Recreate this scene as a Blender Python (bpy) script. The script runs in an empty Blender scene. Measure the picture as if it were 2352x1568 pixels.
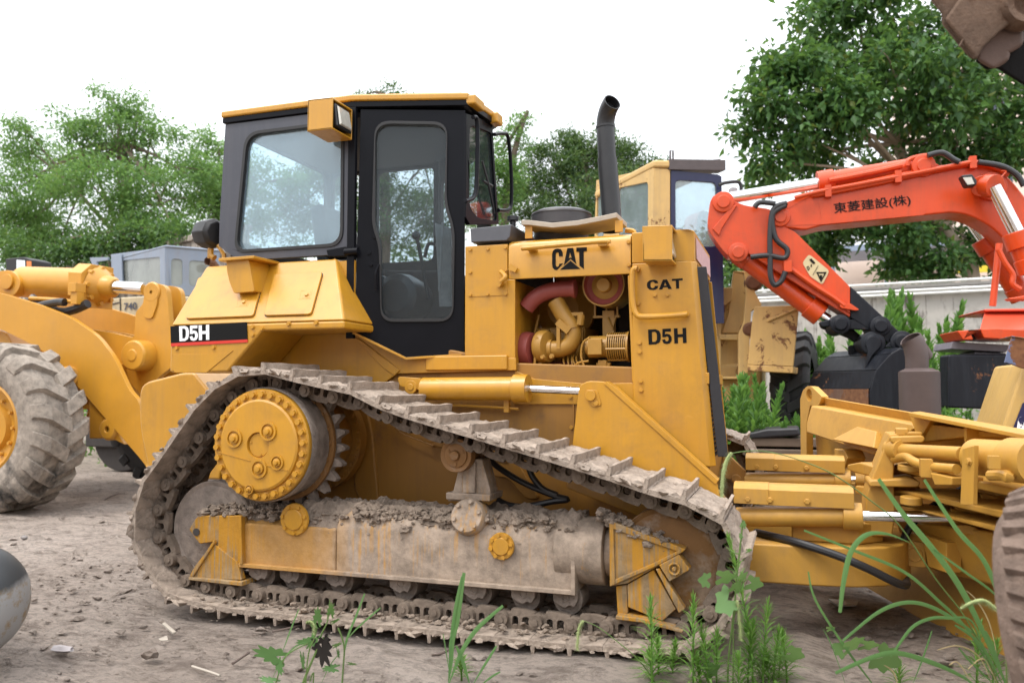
import bpy, bmesh, math, random
import numpy as np
from math import radians, sin, cos, pi
from mathutils import Vector, Matrix, noise as mn
from mathutils.geometry import tessellate_polygon
V = Vector
random.seed(7); rng = np.random.default_rng(7)
sc = bpy.context.scene; COL = sc.collection
# ---------------------------------------------------------------- camera
FPX, TH, CAMH = 1881.0, radians(18.9), 1.25          # focal length in pixels of a 2352 wide frame
PITCH = math.atan(109 / FPX)
CF = V((-sin(TH) * cos(PITCH), cos(TH) * cos(PITCH), sin(PITCH)))
CR = V((cos(TH), sin(TH), 0)); CU = CR.cross(CF)
cd = bpy.data.cameras.new("camera"); cam = bpy.data.objects.new("camera", cd); COL.objects.link(cam)
cam.matrix_world = Matrix((( CR.x, CU.x, -CF.x, 0), (CR.y, CU.y, -CF.y, 0), (CR.z, CU.z, -CF.z, CAMH), (0, 0, 0, 1)))
cd.sensor_width = 36; cd.lens = FPX / 2352 * 36; cd.clip_end = 2000; cd.clip_start = .05
cd.dof.use_dof = True; cd.dof.focus_distance = 4.6; cd.dof.aperture_fstop = 2.4
sc.camera = cam
# ---------------------------------------------------------------- light
SUN_EL, SUN_AZ = radians(62), radians(215)           # azimuth clockwise from +Y: behind the camera, to its left
w = bpy.data.worlds.new("World"); sc.world = w; w.use_nodes = True
nt = w.node_tree; nt.nodes.clear()
out = nt.nodes.new("ShaderNodeOutputWorld"); add = nt.nodes.new("ShaderNodeAddShader")
b1 = nt.nodes.new("ShaderNodeBackground"); b2 = nt.nodes.new("ShaderNodeBackground")
sky = nt.nodes.new("ShaderNodeTexSky"); sky.sky_type = 'NISHITA'; sky.sun_disc = False
sky.sun_elevation = SUN_EL; sky.sun_rotation = SUN_AZ; sky.dust_density = 4; sky.air_density = 1.2
nt.links.new(sky.outputs[0], b1.inputs[0]); b1.inputs[1].default_value = .05
b2.inputs[0].default_value = (.97, .985, 1, 1)       # the white cloud deck of an overcast day, brighter overhead than at the horizon
tcw = nt.nodes.new("ShaderNodeTexCoord"); spw = nt.nodes.new("ShaderNodeSeparateXYZ"); mr = nt.nodes.new("ShaderNodeMapRange")
nt.links.new(tcw.outputs["Generated"], spw.inputs[0]); nt.links.new(spw.outputs[2], mr.inputs[0])
for i_, v_ in enumerate((0, 1, .72, 2.5)): mr.inputs[i_ + 1].default_value = v_
nt.links.new(mr.outputs[0], b2.inputs[1])
nt.links.new(b1.outputs[0], add.inputs[0]); nt.links.new(b2.outputs[0], add.inputs[1]); nt.links.new(add.outputs[0], out.inputs[0])
sl = bpy.data.lights.new("sun", 'SUN'); sl.energy = 1.5; sl.angle = radians(14); sl.color = (1, .95, .87)
so = bpy.data.objects.new("sun", sl); COL.objects.link(so)
sd = V((sin(SUN_AZ) * cos(SUN_EL), cos(SUN_AZ) * cos(SUN_EL), sin(SUN_EL)))
so.rotation_euler = sd.to_track_quat('Z', 'Y').to_euler(); so.location = sd * 30
sc.view_settings.view_transform = 'Standard'; sc.view_settings.look = 'None'
sc.view_settings.exposure = .36; sc.view_settings.gamma = 1
sc.render.engine = 'CYCLES'
sc.cycles.use_denoising = True; sc.cycles.max_bounces = 8; sc.cycles.transparent_max_bounces = 16
sc.cycles.caustics_reflective = False; sc.cycles.caustics_refractive = False

# ---------------------------------------------------------------- measuring: a ray through the photo cut with a plane of the place
def ray(x, y): return CF * FPX + CR * (x - 1176) + CU * (784 - y)
CAM = V((0, 0, CAMH))
def at(x, y, Y):                       # vertical plane at depth Y, parallel to the bulldozer
    d = ray(x, y); return CAM + d * (Y / d.y)
def atx(x, y, X):
    d = ray(x, y); return CAM + d * (X / d.x)
def gr(x, y, z=0):                     # horizontal plane
    d = ray(x, y); return CAM + d * ((z - CAMH) / d.z)
class Plane:                           # vertical plane through a ground point, heading ang from +X
    def __init__(s, p, ang):
        s.p = V(p); s.u = V((cos(radians(ang)), sin(radians(ang)), 0)); s.n = V((-s.u.y, s.u.x, 0))   # n points away from the camera side
    def __call__(s, x, y, off=0):
        d = ray(x, y); q = s.p + s.n * off; return CAM + d * ((q - CAM).dot(s.n) / d.dot(s.n))

# ---------------------------------------------------------------- mesh building
class B:
    def __init__(s): s.bm = bmesh.new()
    def poly(s, pts):
        vs = [s.bm.verts.new(p) for p in pts]
        try: return s.bm.faces.new(vs)
        except ValueError: return None
    def prism(s, pts, vec):
        vec = V(vec); n = len(pts)
        a = [s.bm.verts.new(V(p)) for p in pts]; b = [s.bm.verts.new(V(p) + vec) for p in pts]
        s.bm.faces.new(a); s.bm.faces.new(b[::-1])
        for i in range(n):
            j = (i + 1) % n; s.bm.faces.new((a[j], a[i], b[i], b[j]))
        return s
    def plate(s, outer, holes, vec):   # a plate with openings
        vec = V(vec); loops = [[V(p) for p in outer]] + [[V(p) for p in h] for h in holes]
        flat = [p for l in loops for p in l]; tris = tessellate_polygon(loops)
        a = [s.bm.verts.new(p) for p in flat]; b = [s.bm.verts.new(p + vec) for p in flat]
        for t in tris:
            try: s.bm.faces.new([a[i] for i in t]); s.bm.faces.new([b[i] for i in reversed(t)])
            except ValueError: pass
        o = 0
        for l in loops:
            n = len(l)
            for i in range(n):
                j = (i + 1) % n; s.bm.faces.new((a[o + j], a[o + i], b[o + i], b[o + j]))
            o += n
        return s
    def box(s, c, size, m=None):
        c = V(c); h = V(size) / 2; m = m or Matrix.Identity(3)
        vs = [s.bm.verts.new(c + m @ V((x * h.x, y * h.y, z * h.z))) for x in (-1, 1) for y in (-1, 1) for z in (-1, 1)]
        for f in ((0, 1, 3, 2), (4, 6, 7, 5), (0, 4, 5, 1), (2, 3, 7, 6), (0, 2, 6, 4), (1, 5, 7, 3)): s.bm.faces.new([vs[i] for i in f])
        return s
    def hexa(s, near, far):            # a block between two quads
        a = [s.bm.verts.new(p) for p in near]; b = [s.bm.verts.new(p) for p in far]; n = len(a)
        s.bm.faces.new(a); s.bm.faces.new(b[::-1])
        for i in range(n):
            j = (i + 1) % n; s.bm.faces.new((a[j], a[i], b[i], b[j]))
        return s
    def lathe(s, prof, o, ax, seg=28, cap=True, a0=0):
        o = V(o); ax = V(ax).normalized(); t = V((0, 0, 1)) if abs(ax.z) < .9 else V((1, 0, 0))
        u = ax.cross(t).normalized(); v = ax.cross(u); rings = []
        for r, h in prof:
            if r < 1e-6: rings.append([s.bm.verts.new(o + ax * h)])
            else: rings.append([s.bm.verts.new(o + ax * h + (u * cos(a0 + 2 * pi * k / seg) + v * sin(a0 + 2 * pi * k / seg)) * r) for k in range(seg)])
        for A, C in zip(rings, rings[1:]):
            for k in range(seg):
                j = (k + 1) % seg
                if len(A) == 1 and len(C) == 1: continue
                if len(A) == 1: s.bm.faces.new((A[0], C[k], C[j]))
                elif len(C) == 1: s.bm.faces.new((A[j], A[k], C[0]))
                else: s.bm.faces.new((A[k], C[k], C[j], A[j]))
        if cap:
            if len(rings[0]) > 1: s.bm.faces.new(rings[0])
            if len(rings[-1]) > 1: s.bm.faces.new(rings[-1][::-1])
        return s
    def cyl(s, p0, p1, r, r1=None, seg=20, cap=True):
        p0, p1 = V(p0), V(p1); d = p1 - p0
        return s.lathe([(r, 0), (r if r1 is None else r1, d.length)], p0, d, seg, cap)
    def bolt(s, p, n, r=.012, h=.01):
        n = V(n).normalized(); p = V(p)
        return s.lathe([(r * 1.35, 0), (r * 1.35, h * .25), (r, h * .3), (r, h)], p - n * .001, n, 6)
    def tube(s, pts, r, seg=8, sub=6, smooth=True, cap=True):
        pts = [V(p) for p in pts]; n0 = len(pts)
        if smooth and n0 > 2:
            q = []
            for i in range(n0 - 1):
                p0, p1, p2, p3 = pts[max(i - 1, 0)], pts[i], pts[i + 1], pts[min(i + 2, n0 - 1)]
                for k in range(sub):
                    t = k / sub
                    q.append(.5 * ((2 * p1) + (p2 - p0) * t + (2 * p0 - 5 * p1 + 4 * p2 - p3) * t * t + (3 * p1 - p0 - 3 * p2 + p3) * t ** 3))
            pts = q + [pts[-1]]
        n = len(pts); rings = []; up = None
        for i, p in enumerate(pts):
            d = (pts[min(i + 1, n - 1)] - pts[max(i - 1, 0)]).normalized()
            if up is None: up = d.orthogonal().normalized()
            up = (up - d * up.dot(d)).normalized(); w2 = d.cross(up)
            rr = r(i / (n - 1)) if callable(r) else r
            rings.append([s.bm.verts.new(p + (up * cos(2 * pi * k / seg) + w2 * sin(2 * pi * k / seg)) * rr) for k in range(seg)])
        for A, C in zip(rings, rings[1:]):
            for k in range(seg): s.bm.faces.new((A[k], A[(k + 1) % seg], C[(k + 1) % seg], C[k]))
        if cap: s.bm.faces.new(rings[0][::-1]); s.bm.faces.new(rings[-1])
        return s
    def lump(s, c, r, sx=1, sy=1, sz=1, rough=.5, sub=1):
        c = V(c); o = V((random.random() * 50, random.random() * 50, random.random() * 50))
        ret = bmesh.ops.create_icosphere(s.bm, subdivisions=sub, radius=1)
        for v in ret['verts']:
            k = r * (1 + rough * mn.noise(v.co * 1.7 + o))
            v.co = c + V((v.co.x * sx, v.co.y * sy, v.co.z * sz)) * k
        return s
    def mesh(s, name, m, ang=35):
        bmesh.ops.recalc_face_normals(s.bm, faces=s.bm.faces)
        me = bpy.data.meshes.new(name); s.bm.to_mesh(me); s.bm.free()
        me.polygons.foreach_set("use_smooth", [True] * len(me.polygons)); me.set_sharp_from_angle(angle=radians(ang))
        for x in (m if isinstance(m, (list, tuple)) else [m]): me.materials.append(x)
        return me
    def obj(s, name, m, parent=None, bevel=0, ang=35, label=None):
        o = link(s.mesh(name, m, ang), name, parent)
        if bevel:
            md = o.modifiers.new("bevel", 'BEVEL'); md.width = bevel; md.segments = 2; md.limit_method = 'ANGLE'; md.angle_limit = radians(40)
            md.use_clamp_overlap = True; md.harden_normals = True
        if label: o["label"] = label
        return o
_LT = {}
def scatter_lumps(name, items, m, parent=None, rough=.8, sub=1, ang=25):
    """many small irregular lumps as one mesh; items: (centre, radius, sx, sy, sz)"""
    if (sub, rough) not in _LT:
        T = []
        for k in range(14):
            bm = bmesh.new(); bmesh.ops.create_icosphere(bm, subdivisions=sub, radius=1); o = V((k * 7.1, k * 3.3, 1))
            T.append((np.array([v.co * (1 + rough * mn.noise(v.co * 1.7 + o)) for v in bm.verts]), [[v.index for v in f.verts] for f in bm.faces])); bm.free()
        _LT[sub, rough] = T
    vs, fs, n = [], [], 0
    for i, (c, r, sx, sy, sz) in enumerate(items):
        tv, tf = _LT[sub, rough][i % 14]; a = i * 2.4; x, y = tv[:, 0] * cos(a) - tv[:, 1] * sin(a), tv[:, 0] * sin(a) + tv[:, 1] * cos(a)
        vs.append(np.stack([x * sx * r + c[0], y * sy * r + c[1], tv[:, 2] * sz * r + c[2]], 1)); fs.append(np.array(tf) + n); n += len(tv)
    me = bpy.data.meshes.new(name); me.from_pydata(np.concatenate(vs).tolist(), [], np.concatenate(fs).tolist()); me.polygons.foreach_set("use_smooth", [True] * len(me.polygons)); me.set_sharp_from_angle(angle=radians(ang)); me.materials.append(m)
    return link(me, name, parent)
def link(me, name, parent=None):
    o = bpy.data.objects.new(name, me); COL.objects.link(o)
    if parent is not None:
        o.parent = parent; o.matrix_parent_inverse = world_of(parent).inverted()
    return o
WORLD = {}
def world_of(o): return WORLD.get(o.name, Matrix.Identity(4))
def tag(o, label, cat, group=None, kind=None):
    o["label"] = label; o["category"] = cat
    if group: o["group"] = group
    if kind: o["kind"] = kind
    return o
def thing(name, label, cat, loc=(0, 0, 0), group=None):
    o = bpy.data.objects.new(name, None); COL.objects.link(o); o.location = loc; o.empty_display_size = .2
    WORLD[o.name] = Matrix.Translation(V(loc)); return tag(o, label, cat, group)
def rpoly(pts, r, n=5):                # a polygon with rounded corners (r: one radius or one per corner)
    pts = [V(p) for p in pts]; N = len(pts); res = []
    for i, p in enumerate(pts):
        rr = r[i] if isinstance(r, (list, tuple)) else r
        a, c = pts[i - 1] - p, pts[(i + 1) % N] - p
        k = min(rr, a.length * .48, c.length * .48)
        if k < 1e-5: res.append(p); continue
        A, C = p + a.normalized() * k, p + c.normalized() * k
        for j in range(n + 1):
            t = j / n; res.append(A * (1 - t) ** 2 + p * 2 * t * (1 - t) + C * t * t)
    return res
def ring_at(c, u, v, r, n=24, r2=None, a0=0):
    c, u, v = V(c), V(u), V(v); return [c + u * cos(a0 + 2 * pi * k / n) * r + v * sin(a0 + 2 * pi * k / n) * (r2 or r) for k in range(n)]
def inset(pts, d):                     # shrink a roughly convex outline towards its centre by about d
    c = sum((V(p) for p in pts), V((0, 0, 0))) / len(pts); return [V(p) + (c - V(p)).normalized() * d for p in pts]

# ---------------------------------------------------------------- materials
def newmat(name):
    m = bpy.data.materials.new(name); m.use_nodes = True; t = m.node_tree
    return m, t, t.nodes["Principled BSDF"]
def coords(t, scale=(1, 1, 1), space="Object"):
    tc = t.nodes.new("ShaderNodeTexCoord"); mp = t.nodes.new("ShaderNodeMapping"); mp.inputs["Scale"].default_value = scale
    t.links.new(tc.outputs[space], mp.inputs[0]); return mp.outputs[0]
def nz(t, co, scale, detail=6, rough=.6, dist=0):
    n = t.nodes.new("ShaderNodeTexNoise"); n.inputs["Scale"].default_value = scale; n.inputs["Detail"].default_value = detail
    n.inputs["Roughness"].default_value = rough; n.inputs["Distortion"].default_value = dist; t.links.new(co, n.inputs["Vector"]); return n.outputs["Fac"]
def ramp(t, fac, stops):
    r = t.nodes.new("ShaderNodeValToRGB"); e = r.color_ramp.elements
    while len(e) < len(stops): e.new(.5)
    for el, (p, c) in zip(e, stops):
        el.position = p; el.color = (c, c, c, 1) if isinstance(c, (int, float)) else (*c, 1)
    t.links.new(fac, r.inputs[0]); return r.outputs[0]
def mixc(t, fac, a, b, mode='MIX'):
    m = t.nodes.new("ShaderNodeMix"); m.data_type = 'RGBA'; m.blend_type = mode
    for sock, val in ((0, fac), (6, a), (7, b)):
        if isinstance(val, (int, float)): m.inputs[sock].default_value = val
        elif isinstance(val, tuple): m.inputs[sock].default_value = (*val, 1)
        else: t.links.new(val, m.inputs[sock])
    return m.outputs[2]
def math_(t, op, a, b=0.0, clamp=False):
    m = t.nodes.new("ShaderNodeMath"); m.operation = op; m.use_clamp = clamp
    for i, val in enumerate((a, b)):
        if isinstance(val, (int, float)): m.inputs[i].default_value = val
        else: t.links.new(val, m.inputs[i])
    return m.outputs[0]
def bump(t, bs, h, strength=.3, dist=.01):
    b = t.nodes.new("ShaderNodeBump"); b.inputs["Strength"].default_value = strength; b.inputs["Distance"].default_value = dist
    t.links.new(h, b.inputs["Height"]); t.links.new(b.outputs[0], bs.inputs["Normal"])
def paint(name, col, rough=.35, dirt=(.25, .19, .14), amount=.45, chips=None, scale=1.0, spec=.5, coat=0.0, streak=.3, scuff=0.0):
    """machine enamel: slight tone drift, runs of dust, optional rust chips"""
    m, t, bs = newmat(name); co = coords(t)
    drift = nz(t, co, 2.2 * scale, 4); c = mixc(t, ramp(t, drift, [(.3, 0), (.7, 1)]), tuple(x * .9 for x in col), tuple(min(1, x * 1.06) for x in col))
    run = nz(t, coords(t, (9, 9, .7)), 2.0, 5, .7); film = nz(t, co, 5 * scale, 8, .7)
    d = math_(t, 'MULTIPLY', ramp(t, run, [(.45, 0), (.8, 1)]), streak); d2 = math_(t, 'MULTIPLY', ramp(t, film, [(.55, 0), (.85, 1)]), amount)
    dd = math_(t, 'ADD', d, d2, True); c = mixc(t, dd, c, dirt)
    if scuff:                          # rubbed and faded spots, fine scratches
        sp_ = ramp(t, nz(t, co, 6 * scale, 9, .8, .8), [(.62, 0), (.70, 1)]); c = mixc(t, math_(t, 'MULTIPLY', sp_, .45 * scuff), c, tuple(min(1, x * 1.15 + .07) for x in col))
        sc2 = ramp(t, nz(t, coords(t, (1.5, 1.5, 30)), 7, 3, .5, 1.5), [(.70, 0), (.73, 1)]); c = mixc(t, math_(t, 'MULTIPLY', sc2, .5 * scuff), c, tuple(x * .5 for x in col))
        grm = ramp(t, nz(t, co, 1.1, 7, .75, .5), [(.52, 0), (.75, 1)]); c = mixc(t, math_(t, 'MULTIPLY', grm, .5 * scuff), c, tuple(x * .55 for x in dirt))
    if chips:
        k = ramp(t, nz(t, co, 3.3 * scale, 10, .72, .4), [(chips, 0), (chips + .03, 1)]); k2 = ramp(t, nz(t, co, 25, 4), [(.2, 0), (.8, 1)])
        c = mixc(t, k, c, mixc(t, k2, (.09, .035, .018), (.24, .11, .05)))
        dd = math_(t, 'ADD', dd, k, True)
    t.links.new(c, bs.inputs["Base Color"])
    r = math_(t, 'ADD', math_(t, 'MULTIPLY', dd, .5), math_(t, 'ADD', math_(t, 'MULTIPLY', film, .16), rough - .08), True); t.links.new(r, bs.inputs["Roughness"])
    bs.inputs["Specular IOR Level"].default_value = spec; bs.inputs["Coat Weight"].default_value = coat; bs.inputs["Coat Roughness"].default_value = .28
    bump(t, bs, nz(t, co, 9, 5, .55), .12, .008); return m
def flat(name, col, rough=.5, metal=0.0, spec=.5, var=.12, sc_=14, bmp=.0):
    m, t, bs = newmat(name); co = coords(t); n = nz(t, co, sc_, 6, .65)
    t.links.new(mixc(t, n, tuple(x * (1 - var) for x in col), tuple(min(1, x * (1 + var)) for x in col)), bs.inputs["Base Color"])
    bs.inputs["Roughness"].default_value = rough; bs.inputs["Metallic"].default_value = metal; bs.inputs["Specular IOR Level"].default_value = spec
    if bmp: bump(t, bs, n, bmp, .01)
    return m
def muddy(name, base, mud=(.30, .245, .20), cover=.5, streaky=True, zlo=None, zhi=None, bstr=.5, rough=.8, sx=16, xclean=None):
    """dried mud over a base colour; streaky = washed down in runs"""
    m, t, bs = newmat(name); co = coords(t)
    a = nz(t, coords(t, (sx, sx, .9)) if streaky else co, 1.4 if streaky else 7, 8, .68); b = nz(t, co, 1.7, 5, .6)
    s = math_(t, 'ADD', math_(t, 'MULTIPLY', a, .55), math_(t, 'MULTIPLY', b, .6))
    k = ramp(t, s, [(max(0, .575 - cover * .32), 0), (.66 - cover * .2, 1)])
    if xclean is not None:             # washed cleaner towards one end
        sp_ = t.nodes.new("ShaderNodeSeparateXYZ"); t.links.new(co, sp_.inputs[0]); xx = math_(t, 'ADD', sp_.outputs[0], math_(t, 'MULTIPLY', nz(t, coords(t, (6, 6, .6)), 1.3, 4), .5))
        k = math_(t, 'MULTIPLY', k, ramp(t, math_(t, 'SUBTRACT', xx, xclean), [(.0, .35), (.25, 1)]), True)
    fine = nz(t, co, 60, 8, .7); big = nz(t, co, 11, 6, .7)
    mc = mixc(t, ramp(t, big, [(.36, 0), (.64, 1)]), tuple(x * .58 for x in mud), tuple(min(1, x * 1.2) for x in mud)); mc = mixc(t, math_(t, 'MULTIPLY', fine, .5), mc, tuple(x * .55 for x in mud))
    st = mixc(t, ramp(t, nz(t, co, 4, 8, .7), [(.5, 0), (.75, .6)]), base, tuple(x * .45 for x in base))
    t.links.new(mixc(t, k, st, mc), bs.inputs["Base Color"]); bs.inputs["Roughness"].default_value = rough; bs.inputs["Specular IOR Level"].default_value = .25
    h = math_(t, 'ADD', math_(t, 'MULTIPLY', fine, .35), math_(t, 'ADD', big, math_(t, 'MULTIPLY', k, .6))); bump(t, bs, h, bstr, .02); return m
def glass(name, tint=(.75, .85, .9), alpha=.3, rough=.03, film=(.5, .55, .6), filmamt=.15, refl=1.0):
    """a pane seen through, with a film of dust and painted sky tone"""
    m, t, bs = newmat(name); o = t.nodes["Material Output"]
    tr = t.nodes.new("ShaderNodeBsdfTransparent"); tr.inputs[0].default_value = (*tint, 1)
    gl = t.nodes.new("ShaderNodeBsdfGlossy"); gl.inputs["Roughness"].default_value = rough
    df = t.nodes.new("ShaderNodeBsdfDiffuse"); df.inputs[0].default_value = (*film, 1)
    fr = t.nodes.new("ShaderNodeFresnel"); fr.inputs[0].default_value = 1.5
    m1 = t.nodes.new("ShaderNodeMixShader"); m2 = t.nodes.new("ShaderNodeMixShader")
    n = nz(t, coords(t, (1.5, 1.5, 1)), 2.5, 6, .6); t.links.new(math_(t, 'MULTIPLY', ramp(t, n, [(.2, .5), (.8, 1)]), filmamt), m1.inputs[0])
    t.links.new(tr.outputs[0], m1.inputs[1]); t.links.new(df.outputs[0], m1.inputs[2])
    t.links.new(math_(t, 'ADD', math_(t, 'MULTIPLY', fr.outputs[0], refl), alpha, True), m2.inputs[0]); t.links.new(m1.outputs[0], m2.inputs[1]); t.links.new(gl.outputs[0], m2.inputs[2])
    t.links.new(m2.outputs[0], o.inputs[0]); return m
def leafmat(name, cols, trans=.35, rough=.45, accent=None):
    """leaves: every leaf its own tone, light passing through"""
    m, t, bs = newmat(name); o = t.nodes["Material Output"]; g = t.nodes.new("ShaderNodeNewGeometry")
    k = len(cols); c = ramp(t, g.outputs["Random Per Island"], [(.95 * i / max(1, k - 1), x) for i, x in enumerate(cols)] + ([(.965, accent)] if accent else []))
    t.links.new(c, bs.inputs["Base Color"]); bs.inputs["Roughness"].default_value = rough; bs.inputs["Specular IOR Level"].default_value = .35
    tl = t.nodes.new("ShaderNodeBsdfTranslucent"); t.links.new(mixc(t, .5, c, (.16, .22, .03), 'ADD'), tl.inputs[0])
    mx = t.nodes.new("ShaderNodeMixShader"); mx.inputs[0].default_value = trans
    t.links.new(bs.outputs[0], mx.inputs[1]); t.links.new(tl.outputs[0], mx.inputs[2]); t.links.new(mx.outputs[0], o.inputs[0]); return m

YEL = (.50, .245, .017)
M_yel = paint("yellow_enamel", YEL, .36, amount=.5, streak=.3, dirt=(.24, .13, .045), scuff=.8, coat=.28)
M_yel2 = paint("yellow_enamel_loader", (.52, .25, .026), .34, amount=.25, streak=.15, dirt=(.3, .18, .08), scuff=.3)
M_yelr = paint("yellow_enamel_rusty", (.55, .36, .13), .5, amount=.4, chips=.59, scale=1.2, streak=.35)
M_blade = paint("yellow_enamel_dusty", (.49, .26, .04), .48, amount=.6, streak=.25, dirt=(.27, .165, .075), scuff=.6)
M_under = paint("shaded_grimy_yellow", (.31, .145, .02), .5, amount=.8, streak=.3, dirt=(.11, .075, .05))  # grime, and the shade behind the track put into the base colour
M_yoke = muddy("yoke_mud_runs", (.42, .205, .022), (.335, .235, .13), .0, True, bstr=.3, rough=.65, sx=42)
M_frame = muddy("frame_mud_runs", (.50, .24, .022), (.355, .28, .218), .62, True, bstr=.35, rough=.7, sx=30, xclean=-2.25)
M_mudplate = muddy("track_mud", (.15, .118, .092), (.40, .325, .265), .7, False, bstr=.9, rough=.85)
M_mud = muddy("dried_mud", (.17, .13, .10), (.29, .23, .182), .8, False, bstr=1.0, rough=.92)
M_mudsteel = muddy("muddy_steel", (.11, .085, .07), (.28, .23, .195), .5, False, bstr=.5, rough=.65)
M_chain = muddy("shaded_muddy_chain", (.075, .056, .043), (.21, .165, .13), .5, False, bstr=.5, rough=.65)  # muddy steel made darker, with the shadow on the links in its colour
M_idler = muddy("rusty_muddy_idler", (.20, .10, .035), (.28, .2, .14), -.08, False, bstr=.25, rough=.5)
M_black = flat("black_enamel", (.006, .0065, .009), .33, spec=.12, var=.25, sc_=6)
M_seal = flat("black_rubber_seal", (.012, .012, .013), .5, var=.2)
M_rubber = flat("black_hose_rubber", (.018, .018, .02), .42, var=.25)
M_dark = flat("dark_interior", (.035, .03, .028), .7, var=.3)
M_blacksheen = paint("black_cab_paint_sky_sheen", (.05, .053, .068), .36, amount=.25, streak=.2, dirt=(.14, .13, .13))  # black paint, greyed by a sky reflection put into its colour
M_chrome = flat("chromed_rod", (.82, .83, .85), .09, 1.0, var=.03)
M_steel = flat("worn_steel", (.36, .34, .31), .42, .8, var=.2, bmp=.1)
M_red = flat("faded_red_paint", (.26, .055, .045), .5, var=.2)
M_rust = flat("rust", (.13, .055, .025), .8, var=.5, bmp=.3)
M_lens = flat("lamp_lens", (.5, .48, .42), .12, .3, var=.2, sc_=40)
M_white = flat("white_lettering", (.8, .8, .82), .5, var=.03)
M_ink = flat("black_lettering", (.006, .006, .006), .55, spec=.15, var=.1)
M_stripe = flat("red_stripe", (.55, .03, .015), .45, var=.05)
M_glass = glass("sky_tinted_cab_glass", (.78, .92, .98), .05, film=(.42, .57, .68), filmamt=.3)  # blue film stands in for the sky mirrored in the side window
M_glassd = glass("door_glass", (.72, .80, .84), .0, film=(.30, .33, .35), filmamt=.07, refl=.5)
M_orange = paint("orange_enamel", (.58, .058, .006), .33, amount=.45, streak=.3, dirt=(.22, .06, .03), scuff=.8, chips=.665)
M_navy = paint("navy_enamel", (.010, .013, .055), .35, amount=.2, streak=.1, dirt=(.1, .09, .1))
M_blackw = paint("worn_black_paint", (.009, .0105, .015), .42, amount=.3, chips=.63, streak=.4, dirt=(.035, .04, .05), spec=.25)
M_tyre = muddy("dusty_tyre", (.05, .047, .045), (.33, .285, .24), .5, False, bstr=.4, rough=.85)
M_tyrek = flat("black_tyre", (.02, .02, .021), .75, var=.3, bmp=.2)
# ================================================================ the bulldozer
def ZM(ox, oy, s): return lambda x, y: ((ox + x / s) / 1.7415, (oy + y / s) / 1.7415)   # enlargement -> photo pixels
zA, zB, zC = ZM(500, 1300, 1.425), ZM(1400, 1400, 1.425), ZM(2200, 1600, 1.4256)
zD, zE, zF = ZM(800, 340, 2.063), ZM(1350, 360, 1.375), ZM(1850, 800, 1.96)
zG, zH, zI = ZM(0, 800, 1.2064), ZM(2800, 1500, 1.568), ZM(2750, 500, 1.3068)
zK, zL, zM_, zN = ZM(600, 950, 2.412), ZM(0, 1900, 1.887), ZM(900, 2200, 1.68), ZM(2300, 1750, 1.3096)
zP, zQ, zR, zO, zJ = ZM(2000, 400, 2.352), ZM(3500, 1500, 1.2735), ZM(3400, 1000, 2.24), ZM(0, 250, 1.845), ZM(2900, 0, 1.96)
idn = lambda x, y: (x, y)
def on(Y, z, *pts): return [at(*z(*p), Y) for p in pts]
YY = V((0, 1, 0)); XX = V((1, 0, 0)); ZZ = V((0, 0, 1))

GL = {
 'D': ([(0,0),(.6,0),(.9,.12),(1,.35),(1,.65),(.9,.88),(.6,1),(0,1)], [[(.3,.17),(.55,.17),(.68,.28),(.7,.5),(.68,.72),(.55,.83),(.3,.83)]]),
 '5': ([(.1,1),(.9,1),(.9,.8),(.35,.8),(.32,.63),(.5,.67),(.78,.61),(.95,.43),(.95,.2),(.78,.03),(.48,-.02),(.17,.04),(.02,.27),(.31,.31),(.37,.19),(.5,.15),(.64,.22),(.66,.35),(.6,.46),(.48,.49),(.33,.43),(.05,.46)], []),
 'H': ([(0,0),(.3,0),(.3,.4),(.7,.4),(.7,0),(1,0),(1,1),(.7,1),(.7,.6),(.3,.6),(.3,1),(0,1)], []),
 'C': ([(1,.64),(.7,.64),(.66,.78),(.5,.84),(.35,.75),(.31,.5),(.35,.25),(.5,.16),(.66,.22),(.7,.37),(1,.37),(.93,.12),(.72,-.01),(.5,-.02),(.22,.04),(.05,.22),(0,.5),(.05,.78),(.22,.96),(.5,1.02),(.75,1),(.94,.87)], []),
 'A': ([(0,0),(.27,0),(.34,.2),(.66,.2),(.73,0),(1,0),(.66,1),(.34,1)], [[(.40,.37),(.60,.37),(.5,.72)]]),
 'T': ([(.36,0),(.64,0),(.64,.8),(1,.8),(1,1),(0,1),(0,.8),(.36,.8)], []),
}
def glyph(b, ch, q, vec):              # q: bottom-left, bottom-right, top-right, top-left in space
    mp = lambda p: q[0].lerp(q[1], p[0]).lerp(q[3].lerp(q[2], p[0]), p[1])
    o, h = GL[ch]; b.plate([mp(p) for p in o], [[mp(p) for p in x] for x in h], vec)

DZ = thing("bulldozer", "yellow crawler bulldozer with black cab door, model plate and mud caked tracks", "bulldozer", (-2, 4.9, 0))
def bolts(parent, m, items, name="bolt"):
    for p, n, r, h in items: B().bolt(p, n, r, h).obj(name, m, parent)
def part(b, name, m, bevel=.006, parent=None, ang=35, label=None): return b.obj(name, m, parent or DZ, bevel, ang, label)

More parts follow.
